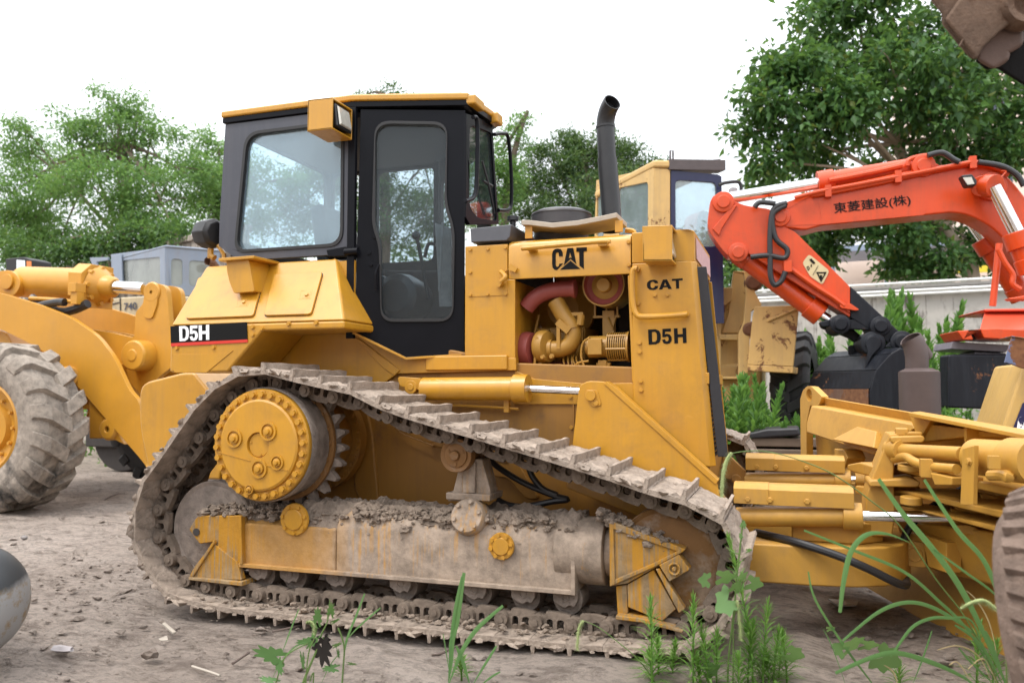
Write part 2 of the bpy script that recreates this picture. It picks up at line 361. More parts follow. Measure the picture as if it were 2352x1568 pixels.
# ---------------- tracks
TR = [(609,855),(694,878),(812,903),(876,938),(945,961),(1094,1005),(1243,1050),(1368,1088),(1481,1128),(1577,1156),(1658,1197),(1690,1253),(1706,1301),(1698,1362),(1666,1442),(1560,1497),(1317,1485),(517,1400),(385,1372),(340,1318),(307,1250),(307,1174),(322,1113),(358,1063),(398,1008),(424,960),(473,908),(521,862)]
path = [at(x, y, 3.75) for x, y in TR]; path = [V((p.x, 0, p.z)) for p in path]
seglen = [(path[(i + 1) % len(path)] - path[i]).length for i in range(len(path))]; PER = sum(seglen); NS = 44; PITCH_T = PER / NS
def along(s):
    s %= PER
    for i, l in enumerate(seglen):
        if s <= l: return path[i].lerp(path[(i + 1) % len(path)], s / l)
        s -= l
    return path[0]
stations = []
for k in range(NS):
    a, c = along(k * PITCH_T), along((k + 1) * PITCH_T); t = (c - a).normalized(); n = V((-t.z, 0, t.x)); stations.append(((a + c) / 2, t, n))
def shoe_mesh(seed):
    random.seed(seed); b = B(); bm = b.bm; p = PITCH_T; o = V((seed * 7.3, 0, 0)); nu, nv = 9, 20
    top, bot = {}, {}
    for i in range(nu + 1):
        for j in range(nv + 1):
            x = -p * .49 + p * .99 * i / nu; y = .56 * j / nv
            edge = min(1, min(i, nu - i) / 1.5) * min(1, min(j, nv - j) / 1.0)
            h = max(0, mn.noise(V((x * 14, y * 9, 0)) + o) * .020 + mn.noise(V((x * 40, y * 34, 3)) + o) * .012 + .012)
            jy = (mn.noise(V((x * 30, j, 9)) + o) * .012 if j in (0, nv) else 0)
            top[i, j] = bm.verts.new((x, y + jy, .010 + h * (.35 + .65 * edge))); bot[i, j] = bm.verts.new((x, y, -.010 + .002 * mn.noise(V((x * 30, y * 20, 8)))))
    for i in range(nu):
        for j in range(nv):
            bm.faces.new((top[i, j], top[i + 1, j], top[i + 1, j + 1], top[i, j + 1])); bm.faces.new((bot[i, j], bot[i, j + 1], bot[i + 1, j + 1], bot[i + 1, j]))
    for i in range(nu):
        bm.faces.new((top[i, 0], bot[i, 0], bot[i + 1, 0], top[i + 1, 0])); bm.faces.new((top[i, nv], top[i + 1, nv], bot[i + 1, nv], bot[i, nv]))
    for j in range(nv):
        bm.faces.new((top[0, j], top[0, j + 1], bot[0, j + 1], bot[0, j])); bm.faces.new((top[nu, j], bot[nu, j], bot[nu, j + 1], top[nu, j + 1]))
    g = p * .40                         # the grouser bar, worn at its top
    for j in range(14):
        y0, y1 = .56 * j / 14, .56 * (j + 1) / 14
    gv = [[], [], [], []]
    for j in range(21):
        y = .002 + .556 * j / 20; hh = .056 + .006 * mn.noise(V((y * 9, 5, seed)))
        for L, (x, z) in zip(gv, ((g - .013, .004), (g - .008, hh), (g + .006, hh), (g + .012, .004))): L.append(bm.verts.new((x, y, z)))
    for j in range(20):
        for a in range(3): bm.faces.new((gv[a][j], gv[a + 1][j], gv[a + 1][j + 1], gv[a][j + 1]))
    bm.faces.new([L[0] for L in gv]); bm.faces.new([L[-1] for L in gv][::-1])
    for _ in range(9): b.lump((random.uniform(-.07, .05), random.choice((random.uniform(-.01, .03), random.uniform(.03, .54))), .016), random.uniform(.008, .022), 1.3, 1.3, .7, .9)
    me = b.mesh("track_shoe", M_mudplate, 42)
    return me
SHOES = [shoe_mesh(k) for k in range(5)]
def link_geo(b, c, t, n, y0):
    P = lambda x, y, z: c + t * x + V((0, y0 + y, 0)) + n * z
    h = PITCH_T / 2
    for y in (.155, .345):
        outer = [(-h * .92, -.055), (-h * .8, -.095), (-h * .2, -.105), (h * .55, -.105), (h * .62, -.088), (h * .98, -.088), (h * 1.05, -.06), (h * .9, -.02), (h * .7, -.008), (-h * .75, -.008), (-h * .9, -.025)]
        hole = [rpoly([V((x0, 0, -.026)), V((x1, 0, -.026)), V((x1, 0, -.072)), V((x0, 0, -.072))], [.004, .004, .018, .018], 3) for x0, x1 in ((-h * .5, -h * .06), (h * .16, h * .52))]
        b.plate([P(x, y, z) for x, z in outer], [[P(q.x, y, q.z) for q in hl] for hl in hole], (0, .038, 0))
        b.cyl(P(-h * .93, y - .035, -.058), P(-h * .93, y + .05, -.058), .034, seg=14)
        b.cyl(P(-h * .93, y - .043, -.058), P(-h * .93, y - .034, -.058), .016, seg=10)
        for x in (-h * .28, h * .34): b.cyl(P(x, y + .004, -.008), P(x, y + .004, -.03), .013, seg=6)
    b.cyl(P(-h * .93, .15, -.058), P(-h * .93, .39, -.058), .022, seg=10)
def make_track(y0, tilt=0.0):
    b = B(); ST = []
    for c, t, n in stations:
        f_ = max(0, c.x + 3.0); t2 = V((t.x, 0, t.z + tilt * t.x)).normalized(); ST.append((V((c.x, 0, c.z + tilt * f_)), t2, V((-t2.z, 0, t2.x))))
    for c, t, n in ST: link_geo(b, c, t, n, y0)
    tk = part(b, "track", M_chain, 0)
    for k, (c, t, n) in enumerate(ST):
        o = link(SHOES[(k * 3 + k // 5) % 5], "track_shoe", tk)
        wob = 1 + .0 * k
        o.matrix_basis = Matrix(((t.x, 0, n.x, c.x), (0, 1, 0, y0), (t.z, 0, n.z, c.z), (0, 0, 0, 1)))
    return tk
make_track(3.75); make_track(5.55, .085)

# ---------------- final drive, sprocket
HC = at(592, 1022, 3.75); HX, HZ = HC.x, HC.z
def final_drive(y0, s, full=True):       # s: +1 hub faces the camera side
    o = V((HX, y0, HZ)); ax = V((0, s, 0)); b = B()
    b.lathe([(0, .012), (.062, .012), (.064, .018), (.068, .018), (.07, 0), (.235, 0), (.246, .006), (.25, .02), (.297, .022), (.302, .03), (.302, .055)], o, ax, 64, cap=False)
    hub = part(b, "final_drive", M_yel, 0, ang=25)
    if full:
        bolts(hub, M_yel, [(o + V((cos(a) * .274, .022, sin(a) * .274)), -ax, .0165, .024) for a in (2 * pi * (k + .3) / 30 for k in range(30))] + [(o + V((cos(a) * .052, .012, sin(a) * .052)), -ax, .006, .006) for a in (.75, 2.85, 4.95)])
        for (zx, zy, r) in ((624, 645, .05), (818, 605, .05), (765, 818, .05), (868, 782, .04), (710, 935, .026)):
            c = at(*zA(zx, zy), y0 - .001); b = B(); b.lathe([(r * .62, .03), (r * .66, .0), (r, -.001), (r, -.009), (r * .8, -.009), (r * .76, .004)], c, ax, 24, False)
            b.lathe([(0, -.026), (r * .3, -.024), (r * .34, -.012), (r * .55, -.010), (r * .6, .01)], c, ax, 14, False); part(b, "plug", M_yel, 0, hub)
        b = B(); u = [at(*zA(532, 722), y0), at(*zA(715, 772), y0), at(*zA(930, 828), y0)]
        b.prism([u[0] + ZZ * .002, u[1] + ZZ * .002, u[1] - ZZ * .002, u[0] - ZZ * .002], (0, -.0035, 0)); b.prism([u[1] + XX * .04 + ZZ * -.008, u[2] + ZZ * .002, u[2] - ZZ * .002, u[1] + XX * .04 - ZZ * .012], (0, -.0035, 0))
        part(b, "level_mark", M_yel, 0, hub)
    b = B(); b.lathe([(.305, .05), (.312, .06), (.312, .10), (.300, .105), (.300, .23), (.2, .23)], o, ax, 56, False); part(b, "drive_drum", M_mudsteel, 0, hub)
    b = B(); b.lathe([(.2, .24), (.325, .24), (.325, .262), (.2, .262)], o, ax, 56, False)
    for k in range(22):
        a = 2 * pi * k / 22; b.bolt(o + V((cos(a) * .296, .24 * s, sin(a) * .296)), -ax, .014, .014)
    part(b, "bolt_ring", M_idler, 0, hub)
    pts = []; NT = 25
    for k in range(NT):
        a = 2 * pi * k / NT
        for da, r in ((0, .318), (.32, .322), (.5, .352), (.62, .375), (.78, .375), (.9, .35)):
            q = a + da * 2 * pi / NT; pts.append(o + V((cos(q) * r, .275 * s, sin(q) * r)))
    b = B(); b.plate(pts, [ring_at(o + V((0, .275 * s, 0)), XX, ZZ, .2, 40)], (0, .05 * s, 0)); part(b, "sprocket", M_mudsteel, .003, hub)
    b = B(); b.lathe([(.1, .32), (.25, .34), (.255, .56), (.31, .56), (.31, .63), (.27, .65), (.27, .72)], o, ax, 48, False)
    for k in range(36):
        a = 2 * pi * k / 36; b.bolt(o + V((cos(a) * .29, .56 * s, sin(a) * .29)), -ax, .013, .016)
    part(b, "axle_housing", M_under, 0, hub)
final_drive(3.75, 1); final_drive(6.11, -1, False)

# ---------------- idlers, rollers, frames
def idler(c, r, y0, name="idler", m=M_idler):
    b = B(); b.lathe([(0, .005), (.06, .0), (.065, .012), (r * .8, .014), (r * .9, .02), (r * .98, .012), (r, .02), (r, .07), (r - .025, .075), (r - .025, .03 + .12), (r, .155), (r, .21), (0, .215)], V((c[0], y0, c[1])), YY, 56, False)
    return part(b, name, m, 0, ang=30)
for y0 in (3.93, 5.73):
    idler((-3.168, .446), .276, y0, m=M_mudsteel); idler((-.565, .432), .262, y0)
def frame_prof(y0, s):
    return [(y0, .262), (y0, .500), (y0 + .02 * s, .555), (y0 + .07 * s, .605), (y0 + .14 * s, .62), (y0 + .24 * s, .60), (y0 + .28 * s, .5), (y0 + .28 * s, .262)]
xl, xr = at(*zA(660, 1200), 3.9).x, at(*zB(1390, 1000), 3.9).x
def track_frame(y0, s):
    b = B(); xm = xl + (xr - xl) * .30
    b.prism([V((xl, y, z - (.05 if z > .55 else 0))) for y, z in frame_prof(y0, s)], (xm - xl, 0, 0)); 
    b.prism([V((xm, y + .002, z)) for y, z in frame_prof(y0, s)], (xr - .09 - xm, 0, 0))
    fr = part(b, "track_frame", M_frame, .012)
    b = B(); c = V((xr - .2, y0 + .14 * s, .45)); b.cyl(c, c + XX * .24, .165, seg=32); b.cyl(c + XX * .24, c + XX * .29, .12, seg=32); b.cyl(c + XX * .29, c + XX * .315, .15, seg=32)
    part(b, "recoil_tube", M_frame, .006, fr)
    b = B()                             # lip along the lower edge
    b.box((( xl + xr) / 2 - .05, y0 - .008 * s, .272), (xr - xl - .10, .03, .022)); b.box((xr - .10, y0 - .005 * s, .36), (.022, .035, .2)); part(b, "frame_lip", M_frame, .004, fr)
    return fr
FR = track_frame(3.90, 1); track_frame(6.0, -1)
b = B()                                 # rear hook bracket and guide guard
b.prism(on(3.885, zA, (420, 1085), (655, 1085), (660, 1360), (600, 1362), (585, 1330), (500, 1235), (425, 1245), (365, 1165), (395, 1110)), (0, .05, 0))
b.plate(on(3.872, zA, (500, 1240), (640, 1350), (665, 1450), (360, 1440), (395, 1375)), [], (0, .04, 0))
b.prism(on(3.85, zA, (360, 1435), (665, 1462), (668, 1488), (360, 1452)), (0, .16, 0)); b.prism(on(3.86, zA, (365, 1432), (505, 1222), (512, 1240), (385, 1435)), (0, .1, 0))
b.prism(on(3.868, zA, (645, 1085), (662, 1085), (668, 1365), (650, 1365)), (0, .06, 0))
part(b, "guide_guard", M_yoke, .005, FR)
b = B(); c = at(*zA(408, 1178), 3.884); b.cyl(c, c - YY * .004, .022, seg=14); part(b, "hook_hole", M_dark, 0, FR)
# front idler yoke
b = B(); T0 = on(3.88, zC, (340, 690), (770, 850), (745, 870), (600, 955), (440, 1045), (340, 1060))
b.plate(T0, [], (0, .09, 0)); b.prism(on(3.868, zC, (337, 690), (362, 700), (372, 1050), (340, 1064)), (0, .04, 0)); b.prism(on(3.868, zC, (350, 690), (775, 850), (750, 872), (360, 735)), (0, .13, 0)); b.prism(on(3.866, zC, (372, 1050), (600, 950), (750, 870), (745, 850), (590, 928), (370, 1022)), (0, .03, 0))
yo = part(b, "idler_yoke", M_yoke, .005)
b = B(); b.prism(on(3.86, zC, (620, 940), (735, 880), (800, 965), (680, 1035)), (0, .07, 0)); c = at(*zC(710, 960), 3.86); b.lathe([(.03, -.002), (.03, -.012), (.02, -.012), (.018, -.002)], c, YY, 20, False); b.cyl(c, c - YY * .016, .012, seg=6); part(b, "axle_block", M_yoke, .005, yo)
b = B(); b.prism(on(3.89, zC, (440, 1050), (590, 965), (720, 1190), (640, 1260), (445, 1180)), (0, .05, 0)); b.prism(on(3.90, zC, (375, 1060), (440, 1050), (445, 1215), (385, 1220)), (0, .06, 0)); b.prism(on(3.87, zC, (600, 960), (625, 960), (770, 1190), (735, 1215)), (0, .05, 0)); b.prism(on(3.85, zC, (375, 1225), (530, 1245), (760, 1310), (755, 1328), (520, 1268), (372, 1250)), (0, .14, 0)); part(b, "lower_guard", M_yoke, .005, yo)
for (zx, zy) in ((220, 155), (430, 180), (745, 205), (1175, 240), (1675, 280), (2000, 300), (2285, 322)):
    c = at(*zM_(zx, zy), 3.93); b = B(); x, z = c.x, .222
    b.prism([V((x + a, 3.93, z + d)) for a, d in ((-.065, .05), (.065, .05), (.062, .0), (.045, -.03), (.02, -.025), (0, -.038), (-.03, -.028), (-.06, -.01))], (0, .05, 0))
    b.cyl((x, 3.985, z - .012), (x, 4.13, z - .012), .075, seg=20); b.lathe([(.022, 0), (.022, -.006), (.013, -.006), (.012, 0)], (x, 3.931, z + .012), YY, 12, False)
    part(b, "track_roller", M_mudsteel, .004)
# carrier roller on its bracket
c = at(*zB(600, 600), 3.90); b = B(); b.lathe([(0, -.02), (.022, -.02), (.026, -.012), (.027, .0), (.06, .004), (.062, .012), (.085, .006), (.088, .02), (.088, .06), (.075, .065), (.075, .16), (.088, .165), (.088, .2)], c, YY, 32, False)
for a in (.5, 2.6, 4.7): b.bolt(c + V((cos(a) * .045, .006, sin(a) * .045)), -YY, .009, .01)
CRo = part(b, "carrier_roller", M_idler, 0)
b = B(); b.prism(on(3.98, zB, (632, 620), (752, 620), (800, 800), (800, 860), (555, 860), (590, 790)), (0, .12, 0)); b.prism(on(3.955, zB, (545, 810), (800, 822), (795, 862), (545, 850)), (0, .2, 0)); b.prism(on(3.96, zB, (644, 640), (715, 640), (712, 815), (640, 815)), (0, .05, 0)); part(b, "roller_bracket", M_frame, .006, CRo)
c = at(*zB(670, 940), 3.90); b = B(); b.lathe([(0, 0), (.082, 0), (.09, .01), (.095, .05), (.1, .1)], c + V((0, -.012, .0)), YY + ZZ * -.35, 28, False)
for k in range(6):
    a = k * pi / 3 + .3; b.bolt(c + V((cos(a) * .068, -.014 + sin(a) * .02, sin(a) * .068)), -YY + ZZ * .35, .011, .012)
part(b, "bolted_cap", M_frame, 0, FR)
for (z, zx, zy, r, n) in ((zA, 970, 1105, .085, 7), (zB, 865, 1115, .065, 8)):
    c = at(*z(zx, zy), 3.896); b = B(); b.lathe([(r * .62, -.022), (r * .66, -.02), (r * .7, -.012), (r, -.012), (r * 1.04, .0)], c, YY, 32, False); b.lathe([(0, -.022), (r * .62, -.022)], c, YY, 32, False)
    for k in range(n):
        a = 2 * pi * k / n + .25; b.bolt(c + V((cos(a) * r * .84, -.012, sin(a) * r * .84)), -YY, .011, .012)
    part(b, "bolted_cover", M_yel, 0, FR)
# mud packed along the top of the frame and clods lying in it
b = B(); nu, nv = 210, 16; gv = {}
for i in range(nu + 1):
    x = -3.16 + 2.22 * i / nu
    for j in range(nv + 1):
        v = j / nv; y = 3.904 + .25 * v; fz = .50 + .115 * min(1, max(0, v - .04) / .3) ** .6 if x < xr - .05 else .56 + .06 * min(1, v / .2)
        if x < xl + .35: fz -= .035
        h = .030 * mn.fractal(V((x * 9, y * 9, 2)), 1, 2, 4) + .020 * mn.noise(V((x * 34, y * 34, 5))) + .012
        if -1.0 < x < -.86: h -= .12
        drop = -.02 * (1 - min(1, v / .12)) * (1 + 1.5 * mn.noise(V((x * 14, 0, 1))))
        gv[i, j] = b.bm.verts.new((x, y + .010 * mn.noise(V((x * 25, v * 8, 7))), fz + h * (.15 + .85 * min(1, v * 5)) + drop))
for i in range(nu):
    for j in range(nv): b.bm.faces.new((gv[i, j], gv[i + 1, j], gv[i + 1, j + 1], gv[i, j + 1]))
part(b, "packed_mud", M_mud, 0, FR, ang=50)
# clods of mud lying on the frame
random.seed(4); it1, it2 = [], []
for x0, x1, zc, y0, n in ((-3.2, -2.7, .585, 3.90, 420), (-2.75, xl + 1.35, .575, 3.91, 520), (xl + .7, -1.0, .605, 3.91, 600), (-.9, -.52, .60, 3.88, 150)):
    for _ in range(n):
        r = random.uniform(.004, .014) if random.random() < .8 else random.uniform(.014, .026)
        yy = random.uniform(0, .2 if x0 < -.95 else .1); xx_ = random.uniform(x0, x1)
        (it2 if r > .013 else it1).append(((xx_, y0 + yy, (zc if x0 < -.95 else .655 - .36 * (xx_ + .88)) + min(yy, .06) * .35 - .025 + random.uniform(-.03, .02)), r, 1.2, 1.1, .8))
for _ in range(160): it1.append(((random.uniform(-3.2, -.4), random.uniform(3.78, 3.9), .085 + random.uniform(-.01, .02)), random.uniform(.004, .018), 1.3, 1.2, .7))
for it, sb in ((it1, 1), (it2, 2)): scatter_lumps("mud_clods", it, M_mud, FR, .9, sb, 20)["kind"] = "stuff"

# ---------------- hull
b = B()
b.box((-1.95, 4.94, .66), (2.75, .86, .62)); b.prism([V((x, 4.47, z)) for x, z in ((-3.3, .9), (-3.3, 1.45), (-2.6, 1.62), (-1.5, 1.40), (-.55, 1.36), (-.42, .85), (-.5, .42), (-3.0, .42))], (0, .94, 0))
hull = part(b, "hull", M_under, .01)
b = B(); c = (-4.25, -3.25)             # rounded counterweight tank behind the hull
b.prism(rpoly(on(4.62, zG, (672, 885), (880, 832), (935, 832), (1110, 1050), (1060, 1350), (722, 1335), (672, 1100)), [.09, .05, .02, .02, .02, .06, .1], 6), (0, .75, 0)); part(b, "rear_tank", M_yel, .03)
b = B()
b.prism(on(4.44, idn, (560, 735), (815, 735), (822, 772), (930, 822), (1185, 822), (1185, 850), (912, 858), (880, 880), (640, 850)), (0, .03, 0)); part(b, "side_plating", M_yel, .003)
b = B(); b.prism(on(4.43, idn, (812, 774), (830, 782), (918, 850), (906, 862), (880, 845)), (0, .02, 0)); part(b, "edge_strip", M_yel, .003)
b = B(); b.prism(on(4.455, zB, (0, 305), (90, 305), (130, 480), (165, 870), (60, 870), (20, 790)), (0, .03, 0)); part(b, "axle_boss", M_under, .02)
# fender box with two sloping doors
FY, FT, FZ0, FZ1 = 4.0, 4.28, at(395, 748, 4.0).z, 2.03
xa = -3.55; xe0, xe1 = at(790, 750, FY).x, at(772, 612, FT).x
b = B(); xd0, xd1 = at(522, 857, FY).x, at(602, 752, FY).x; zb = at(405, 855, FY).z
b.prism([V((xa, FY, FZ0)), V((xa, FY, zb)), V((xd0, FY, zb)), V((xd1, FY, FZ0 - .045)), V((xe0, FY, FZ0 - .045)), V((xe0, FY, FZ0))], (0, .43, 0))
b.hexa([V((xa, FY, FZ0 + .001)), V((xa + .02, FT, FZ1)), V((xa + .02, 4.44, FZ1)), V((xa, 4.44, FZ0 + .001))], [V((xe0, FY, FZ0 + .001)), V((xe1, FT, FZ1)), V((xe1 + .02, 4.44, FZ1)), V((xe0, 4.44, FZ0 + .001))])
fender = part(b, "fender", M_yel, .014)
b = B(); b.prism(on(FY - .004, zK, (205, 1128), (760, 1112), (800, 1090), (545, 1300), (232, 1300), (228, 1130)), (0, .02, 0)); part(b, "fender_skirt", M_yel, .003, fender)
sn = V((0, -(FZ1 - FZ0), (FT - FY))).normalized(); so_ = V((xa, FY, FZ0))
def onslope(x, y, off=0.0):
    q = so_ + sn * off; d = ray(x, y); return CAM + d * ((q - CAM).dot(sn) / d.dot(sn))
for pts, lc in ((((478, 398), (1106, 372), (1006, 770), (355, 795)), (890, 625)), (((1205, 370), (1672, 345), (1562, 752), (1108, 765)), (1495, 555))):
    b = B(); b.prism(rpoly([p + (p - sum([onslope(*zK(*w)) for w in pts], V()) / 4).normalized() * .006 for p in [onslope(*zK(*w), -.002) for w in pts]], .028, 4), sn * .003); part(b, 'door_shadow_line', M_dark, 0, fender)  # dark plate under the door, drawing the shadow line round its edge
    b = B(); b.prism(rpoly([onslope(*zK(*p), .0) for p in pts], .025, 4), sn * .016); dr = part(b, "fender_door", M_yel, .003, fender)
    b = B(); q = [onslope(*zK(lc[0] + dx, lc[1] + dy), .013) for dx, dy in ((-45, -45), (75, -48), (55, 42), (-65, 45))]; b.plate(q, [inset(q, .013)], sn * .004)
    q2 = [onslope(*zK(lc[0] + dx, lc[1] + dy), .013) for dx, dy in ((-10, -35), (58, -38), (45, 32), (-22, 35))]; b.prism(q2, sn * .005)
    b.bolt(onslope(*zK(lc[0] + 18, lc[1] - 2), .018), sn, .012, .01); part(b, "door_latch", M_yel, .001, dr)
b = B(); b.prism(on(FY - .002, zK, (200, 857), (935, 815), (943, 981), (206, 1018)), (0, -.004, 0)); dec = part(b, "model_plate", M_ink, 0, fender)
b = B(); b.prism(on(FY - .002, zK, (206, 1019), (943, 982), (945, 1010), (207, 1050)), (0, -.004, 0)); part(b, "stripe", M_stripe, 0, dec)
b = B()
for ch, q in (('D', ((287, 1000), (376, 995), (376, 850), (283, 855))), ('5', ((383, 996), (467, 990), (467, 845), (380, 850))), ('H', ((474, 990), (573, 985), (572, 840), (471, 846)))): glyph(b, ch, on(FY - .0065, zK, *q), (0, -.002, 0))
part(b, "lettering", M_white, 0, dec)
for p in ((262, 1065), (616, 1058), (992, 862), (993, 935), (1082, 875), (1340, 832), (1606, 822)): bolts(fender, M_yel, [(at(*zK(*p), FY), -YY, .012, .012)])
b = B(); b.prism(rpoly(on(4.06, zK, (735, 222), (950, 212), (1005, 520), (808, 535), (765, 430), (742, 330)), .01), (0, .2, 0)); b.prism(rpoly(on(4.03, zK, (660, 198), (1000, 172), (1000, 200), (660, 228)), .004), (0, .26, 0)); part(b, "bracket_post", M_yel, .008, fender)
b = B(); b.prism(on(4.29, zK, (1105, 275), (1975, 218), (1960, 930), (1900, 935), (1700, 300), (1100, 320)), (0, .02, 0))
for p in ((1905, 348), (1885, 412), (1905, 675), (1945, 905), (1780, 220)): b.bolt(at(*zK(*p), 4.29), -YY, .008, .004)
part(b, "cab_base_panel", M_yel, .004)

# ---------------- cab
ROOF_Z = 2.985
door_pl = Plane((-2.48, 4.3, 0), math.degrees(math.atan2(.2, .65))); front_pl = Plane((-1.83, 4.5, 0), math.degrees(math.atan2(.6, .03)))
b = B(); o2 = [(-3.44, 4.275), (-2.49, 4.275), (-1.81, 4.475), (-1.77, 4.92), (-2.46, 5.60), (-3.45, 5.60)]
b.prism([V((x, y, ROOF_Z)) for x, y in o2], (0, 0, .042)); b.prism([V((-2.6 + (x + 2.6) * .93, 4.93 + (y - 4.93) * .9, ROOF_Z + .042)) for x, y in o2], (0, 0, .025))
b.box((-1.80, 4.56, ROOF_Z - .0), (.07, .16, .06)); b.box((-1.775, 4.87, ROOF_Z - .005), (.06, .1, .07))
roof = part(b, "cab_roof", M_yel, .012)
b = B(); b.prism([V((-2.6 + (x + 2.6) * .99, 4.93 + (y - 4.93) * .985, ROOF_Z - .035)) for x, y in o2], (0, 0, .034)); part(b, "roof_gasket", M_black, .004, roof)
zt, zbm = ROOF_Z - .04, 2.06
xs0, xs1 = -3.42, -2.50
win = rpoly(on(4.3, zD, (375, 392), (1192, 290), (1182, 1330), (282, 1388)), [.11, .09, .1, .09], 7)
b = B(); b.plate([V((xs0, 4.3, zt)), V((xs1, 4.3, zt)), V((xs1, 4.3, zbm)), V((xs0 + .12, 4.3, zbm)), V((xs0 - .03, 4.3, zbm + .1)), V((xs0 - .03, 4.3, zbm + .25))], [win], (0, .045, 0))
cab = part(b, "cab", M_blacksheen, .004)
M4 = lambda o: None
b = B(); b.plate(win, [inset(win, .024)], (0, .05, 0))
for v in b.bm.verts: v.co.y -= .008
sw = part(b, "side_window_seal", M_seal, .005, cab)
b = B(); b.prism(inset(win, .02), (0, .005, 0))
for v in b.bm.verts: v.co.y += .02
part(b, "side_window", M_glass, 0, cab)
# far side, rear wall, posts and floor seen through the panes
FWA, FWB = ((-3.36, 2.2), (-3.05, 2.2), (-3.05, 2.9), (-3.36, 2.9)), ((-2.97, 2.2), (-2.5, 2.2), (-2.5, 2.9), (-2.97, 2.9))
b = B(); fw = [V((x, 5.5, z)) for x, z in FWA]; fw2 = [V((x, 5.5, z)) for x, z in FWB]
b.plate([V((-3.42, 5.5, 2.04)), V((-2.46, 5.5, 2.04)), V((-2.46, 5.5, zt - .002)), V((-3.42, 5.5, zt - .002))], [rpoly(fw, .05), rpoly(fw2, .05)], (0, .04, 0))
rw = [V((-3.40, y, z)) for y, z in ((4.40, 2.2), (5.44, 2.2), (5.44, 2.9), (4.40, 2.9))]
b.plate([V((-3.40, 4.35, 2.07)), V((-3.40, 5.495, 2.07)), V((-3.40, 5.495, zt - .002)), V((-3.40, 4.35, zt - .002))], [rpoly(rw, .06)], (.03, 0, 0))
dd = V((-2.46, 5.5, 0)); de = V((-1.86, 4.95, 0)); ln = lambda t, z: dd.lerp(de, t) + ZZ * z
b.plate([ln(.02, 1.5), ln(1, 1.5), ln(1, zt - .003), ln(.02, zt - .003)], [rpoly([ln(.06, 1.95), ln(.8, 1.95), ln(.8, 2.80), ln(.06, 2.80)], .08)], (.01, .03, 0))
b.box((-2.45, 4.97, 1.48), (1.2, .9, .05)); b.prism([V((x, y, ROOF_Z - .075)) for x, y in ((-3.36, 4.36), (-2.5, 4.36), (-1.88, 4.54), (-1.86, 4.86), (-2.5, 5.46), (-3.36, 5.46))], (0, 0, .035)); b.box((-3.0, 4.95, 1.78), (.75, .9, .56))
part(b, "cab_inside", M_dark, .003, cab)
b = B(); b.box((-2.72, 4.95, 1.92), (.48, .5, .13)); b.prism([V((-2.98, 4.72, 1.95)), V((-2.86, 4.72, 1.95)), V((-2.97, 4.72, 2.5)), V((-3.07, 4.72, 2.48))], (0, .46, 0)); b.box((-2.68, 4.62, 2.12), (.35, .07, .07)); part(b, "seat", M_rubber, .03, cab)
b = B(); p0 = door_pl(*zE(500, 1150), .25); p1 = door_pl(*zE(432, 800), .2); b.tube([p0, door_pl(*zE(470, 980), .23), door_pl(*zE(445, 850), .2), p1], .012); b.lump(p1, .028, rough=.05, sub=2)
q = door_pl(*zE(500, 850), .3); b.tube([door_pl(*zE(480, 920), .3), q, door_pl(*zE(540, 850), .3)], .012); part(b, "control_lever", M_rubber, 0, cab)
b = B(); p0 = door_pl(*zE(560, 1100), .12); b.tube([p0, door_pl(*zE(580, 730), .12)], .009, smooth=False); b.prism([door_pl(*zE(x, y), .2) for x, y in ((535, 730), (625, 760), (630, 1190), (560, 1190), (545, 900))], (0, .01, 0)); part(b, "torn_sheet", flat("torn_plastic", (.32, .28, .26), .5, var=.5, sc_=18), 0, cab)
b = B(); b.prism([door_pl(*zE(x, y), .5) for x, y in ((250, 990), (640, 990), (640, 1270), (250, 1270))], V((0, .3, 0))); part(b, "console", M_dark, .03, cab)
b = B(); b.lathe([(0, 0), (.1, .0), (.14, .03), (.15, .12), (.13, .3)], door_pl(*zE(310, 1130), .15), YY, 20, False); part(b, "armrest", M_rubber, 0, cab)
# door
DO = [(128, 108), (702, 112), (694, 1452), (375, 1474), (95, 1335)]
hole = [(206, 172), (606, 178), (600, 625), (647, 765), (638, 1274), (240, 1276), (228, 855), (190, 745)]; rr = [.1, .09, .1, .1, .09, .08, .08, .1]
dn = -door_pl.n
dw = rpoly([door_pl(*zE(*p)) for p in hole], rr, 6)
b = B(); b.plate([door_pl(*zE(*p)) for p in DO], [dw], dn * -.04); door = part(b, "door", M_black, .006)
b = B(); b.plate(dw, [inset(dw, .018)], dn * .034)
for v in b.bm.verts: v.co -= dn * .022
part(b, "door_seal", M_seal, .006, door)
b = B(); b.prism(inset(dw, .012), dn * .005)
for v in b.bm.verts: v.co -= dn * .02
part(b, "door_pane", M_glassd, 0, door)
b = B(); b.tube([door_pl(*zE(228, 960), -.03), door_pl(*zE(212, 1010), -.035), door_pl(*zE(212, 1100), -.03)], .008); part(b, 'door_handle', M_black, 0, door)
b = B()
for p in ((205, 808), (175, 895), (185, 960), (110, 860), (95, 455), (90, 350), (88, 555), (85, 660), (80, 765)): bolts(door, M_black, [(door_pl(*zE(*p)), dn, .011, .01)])
b.prism(on(4.292, zK, (1700, 120), (1880, 85), (1985, 95), (1985, 175), (1715, 185)), (0, .03, 0)); b.cyl(at(*zK(1880, 140), 4.27), at(*zK(2010, 130), 4.27), .022, seg=12)
part(b, "hinge", M_black, .004, door)
b = B(); b.box((-2.49, 4.30, 2.25), (.05, .03, 1.4)); b.box((-2.512, 4.292, 2.5), (.008, .01, .9)); part(b, "door_post", M_black, .004, cab)
b = B(); b.prism([door_pl(*zE(x, y), .006) for x, y in ((85, 1340), (380, 1484), (700, 1462), (705, 1450), (380, 1470), (95, 1330))], dn * .03); part(b, "sill_strip", M_yel, .002)
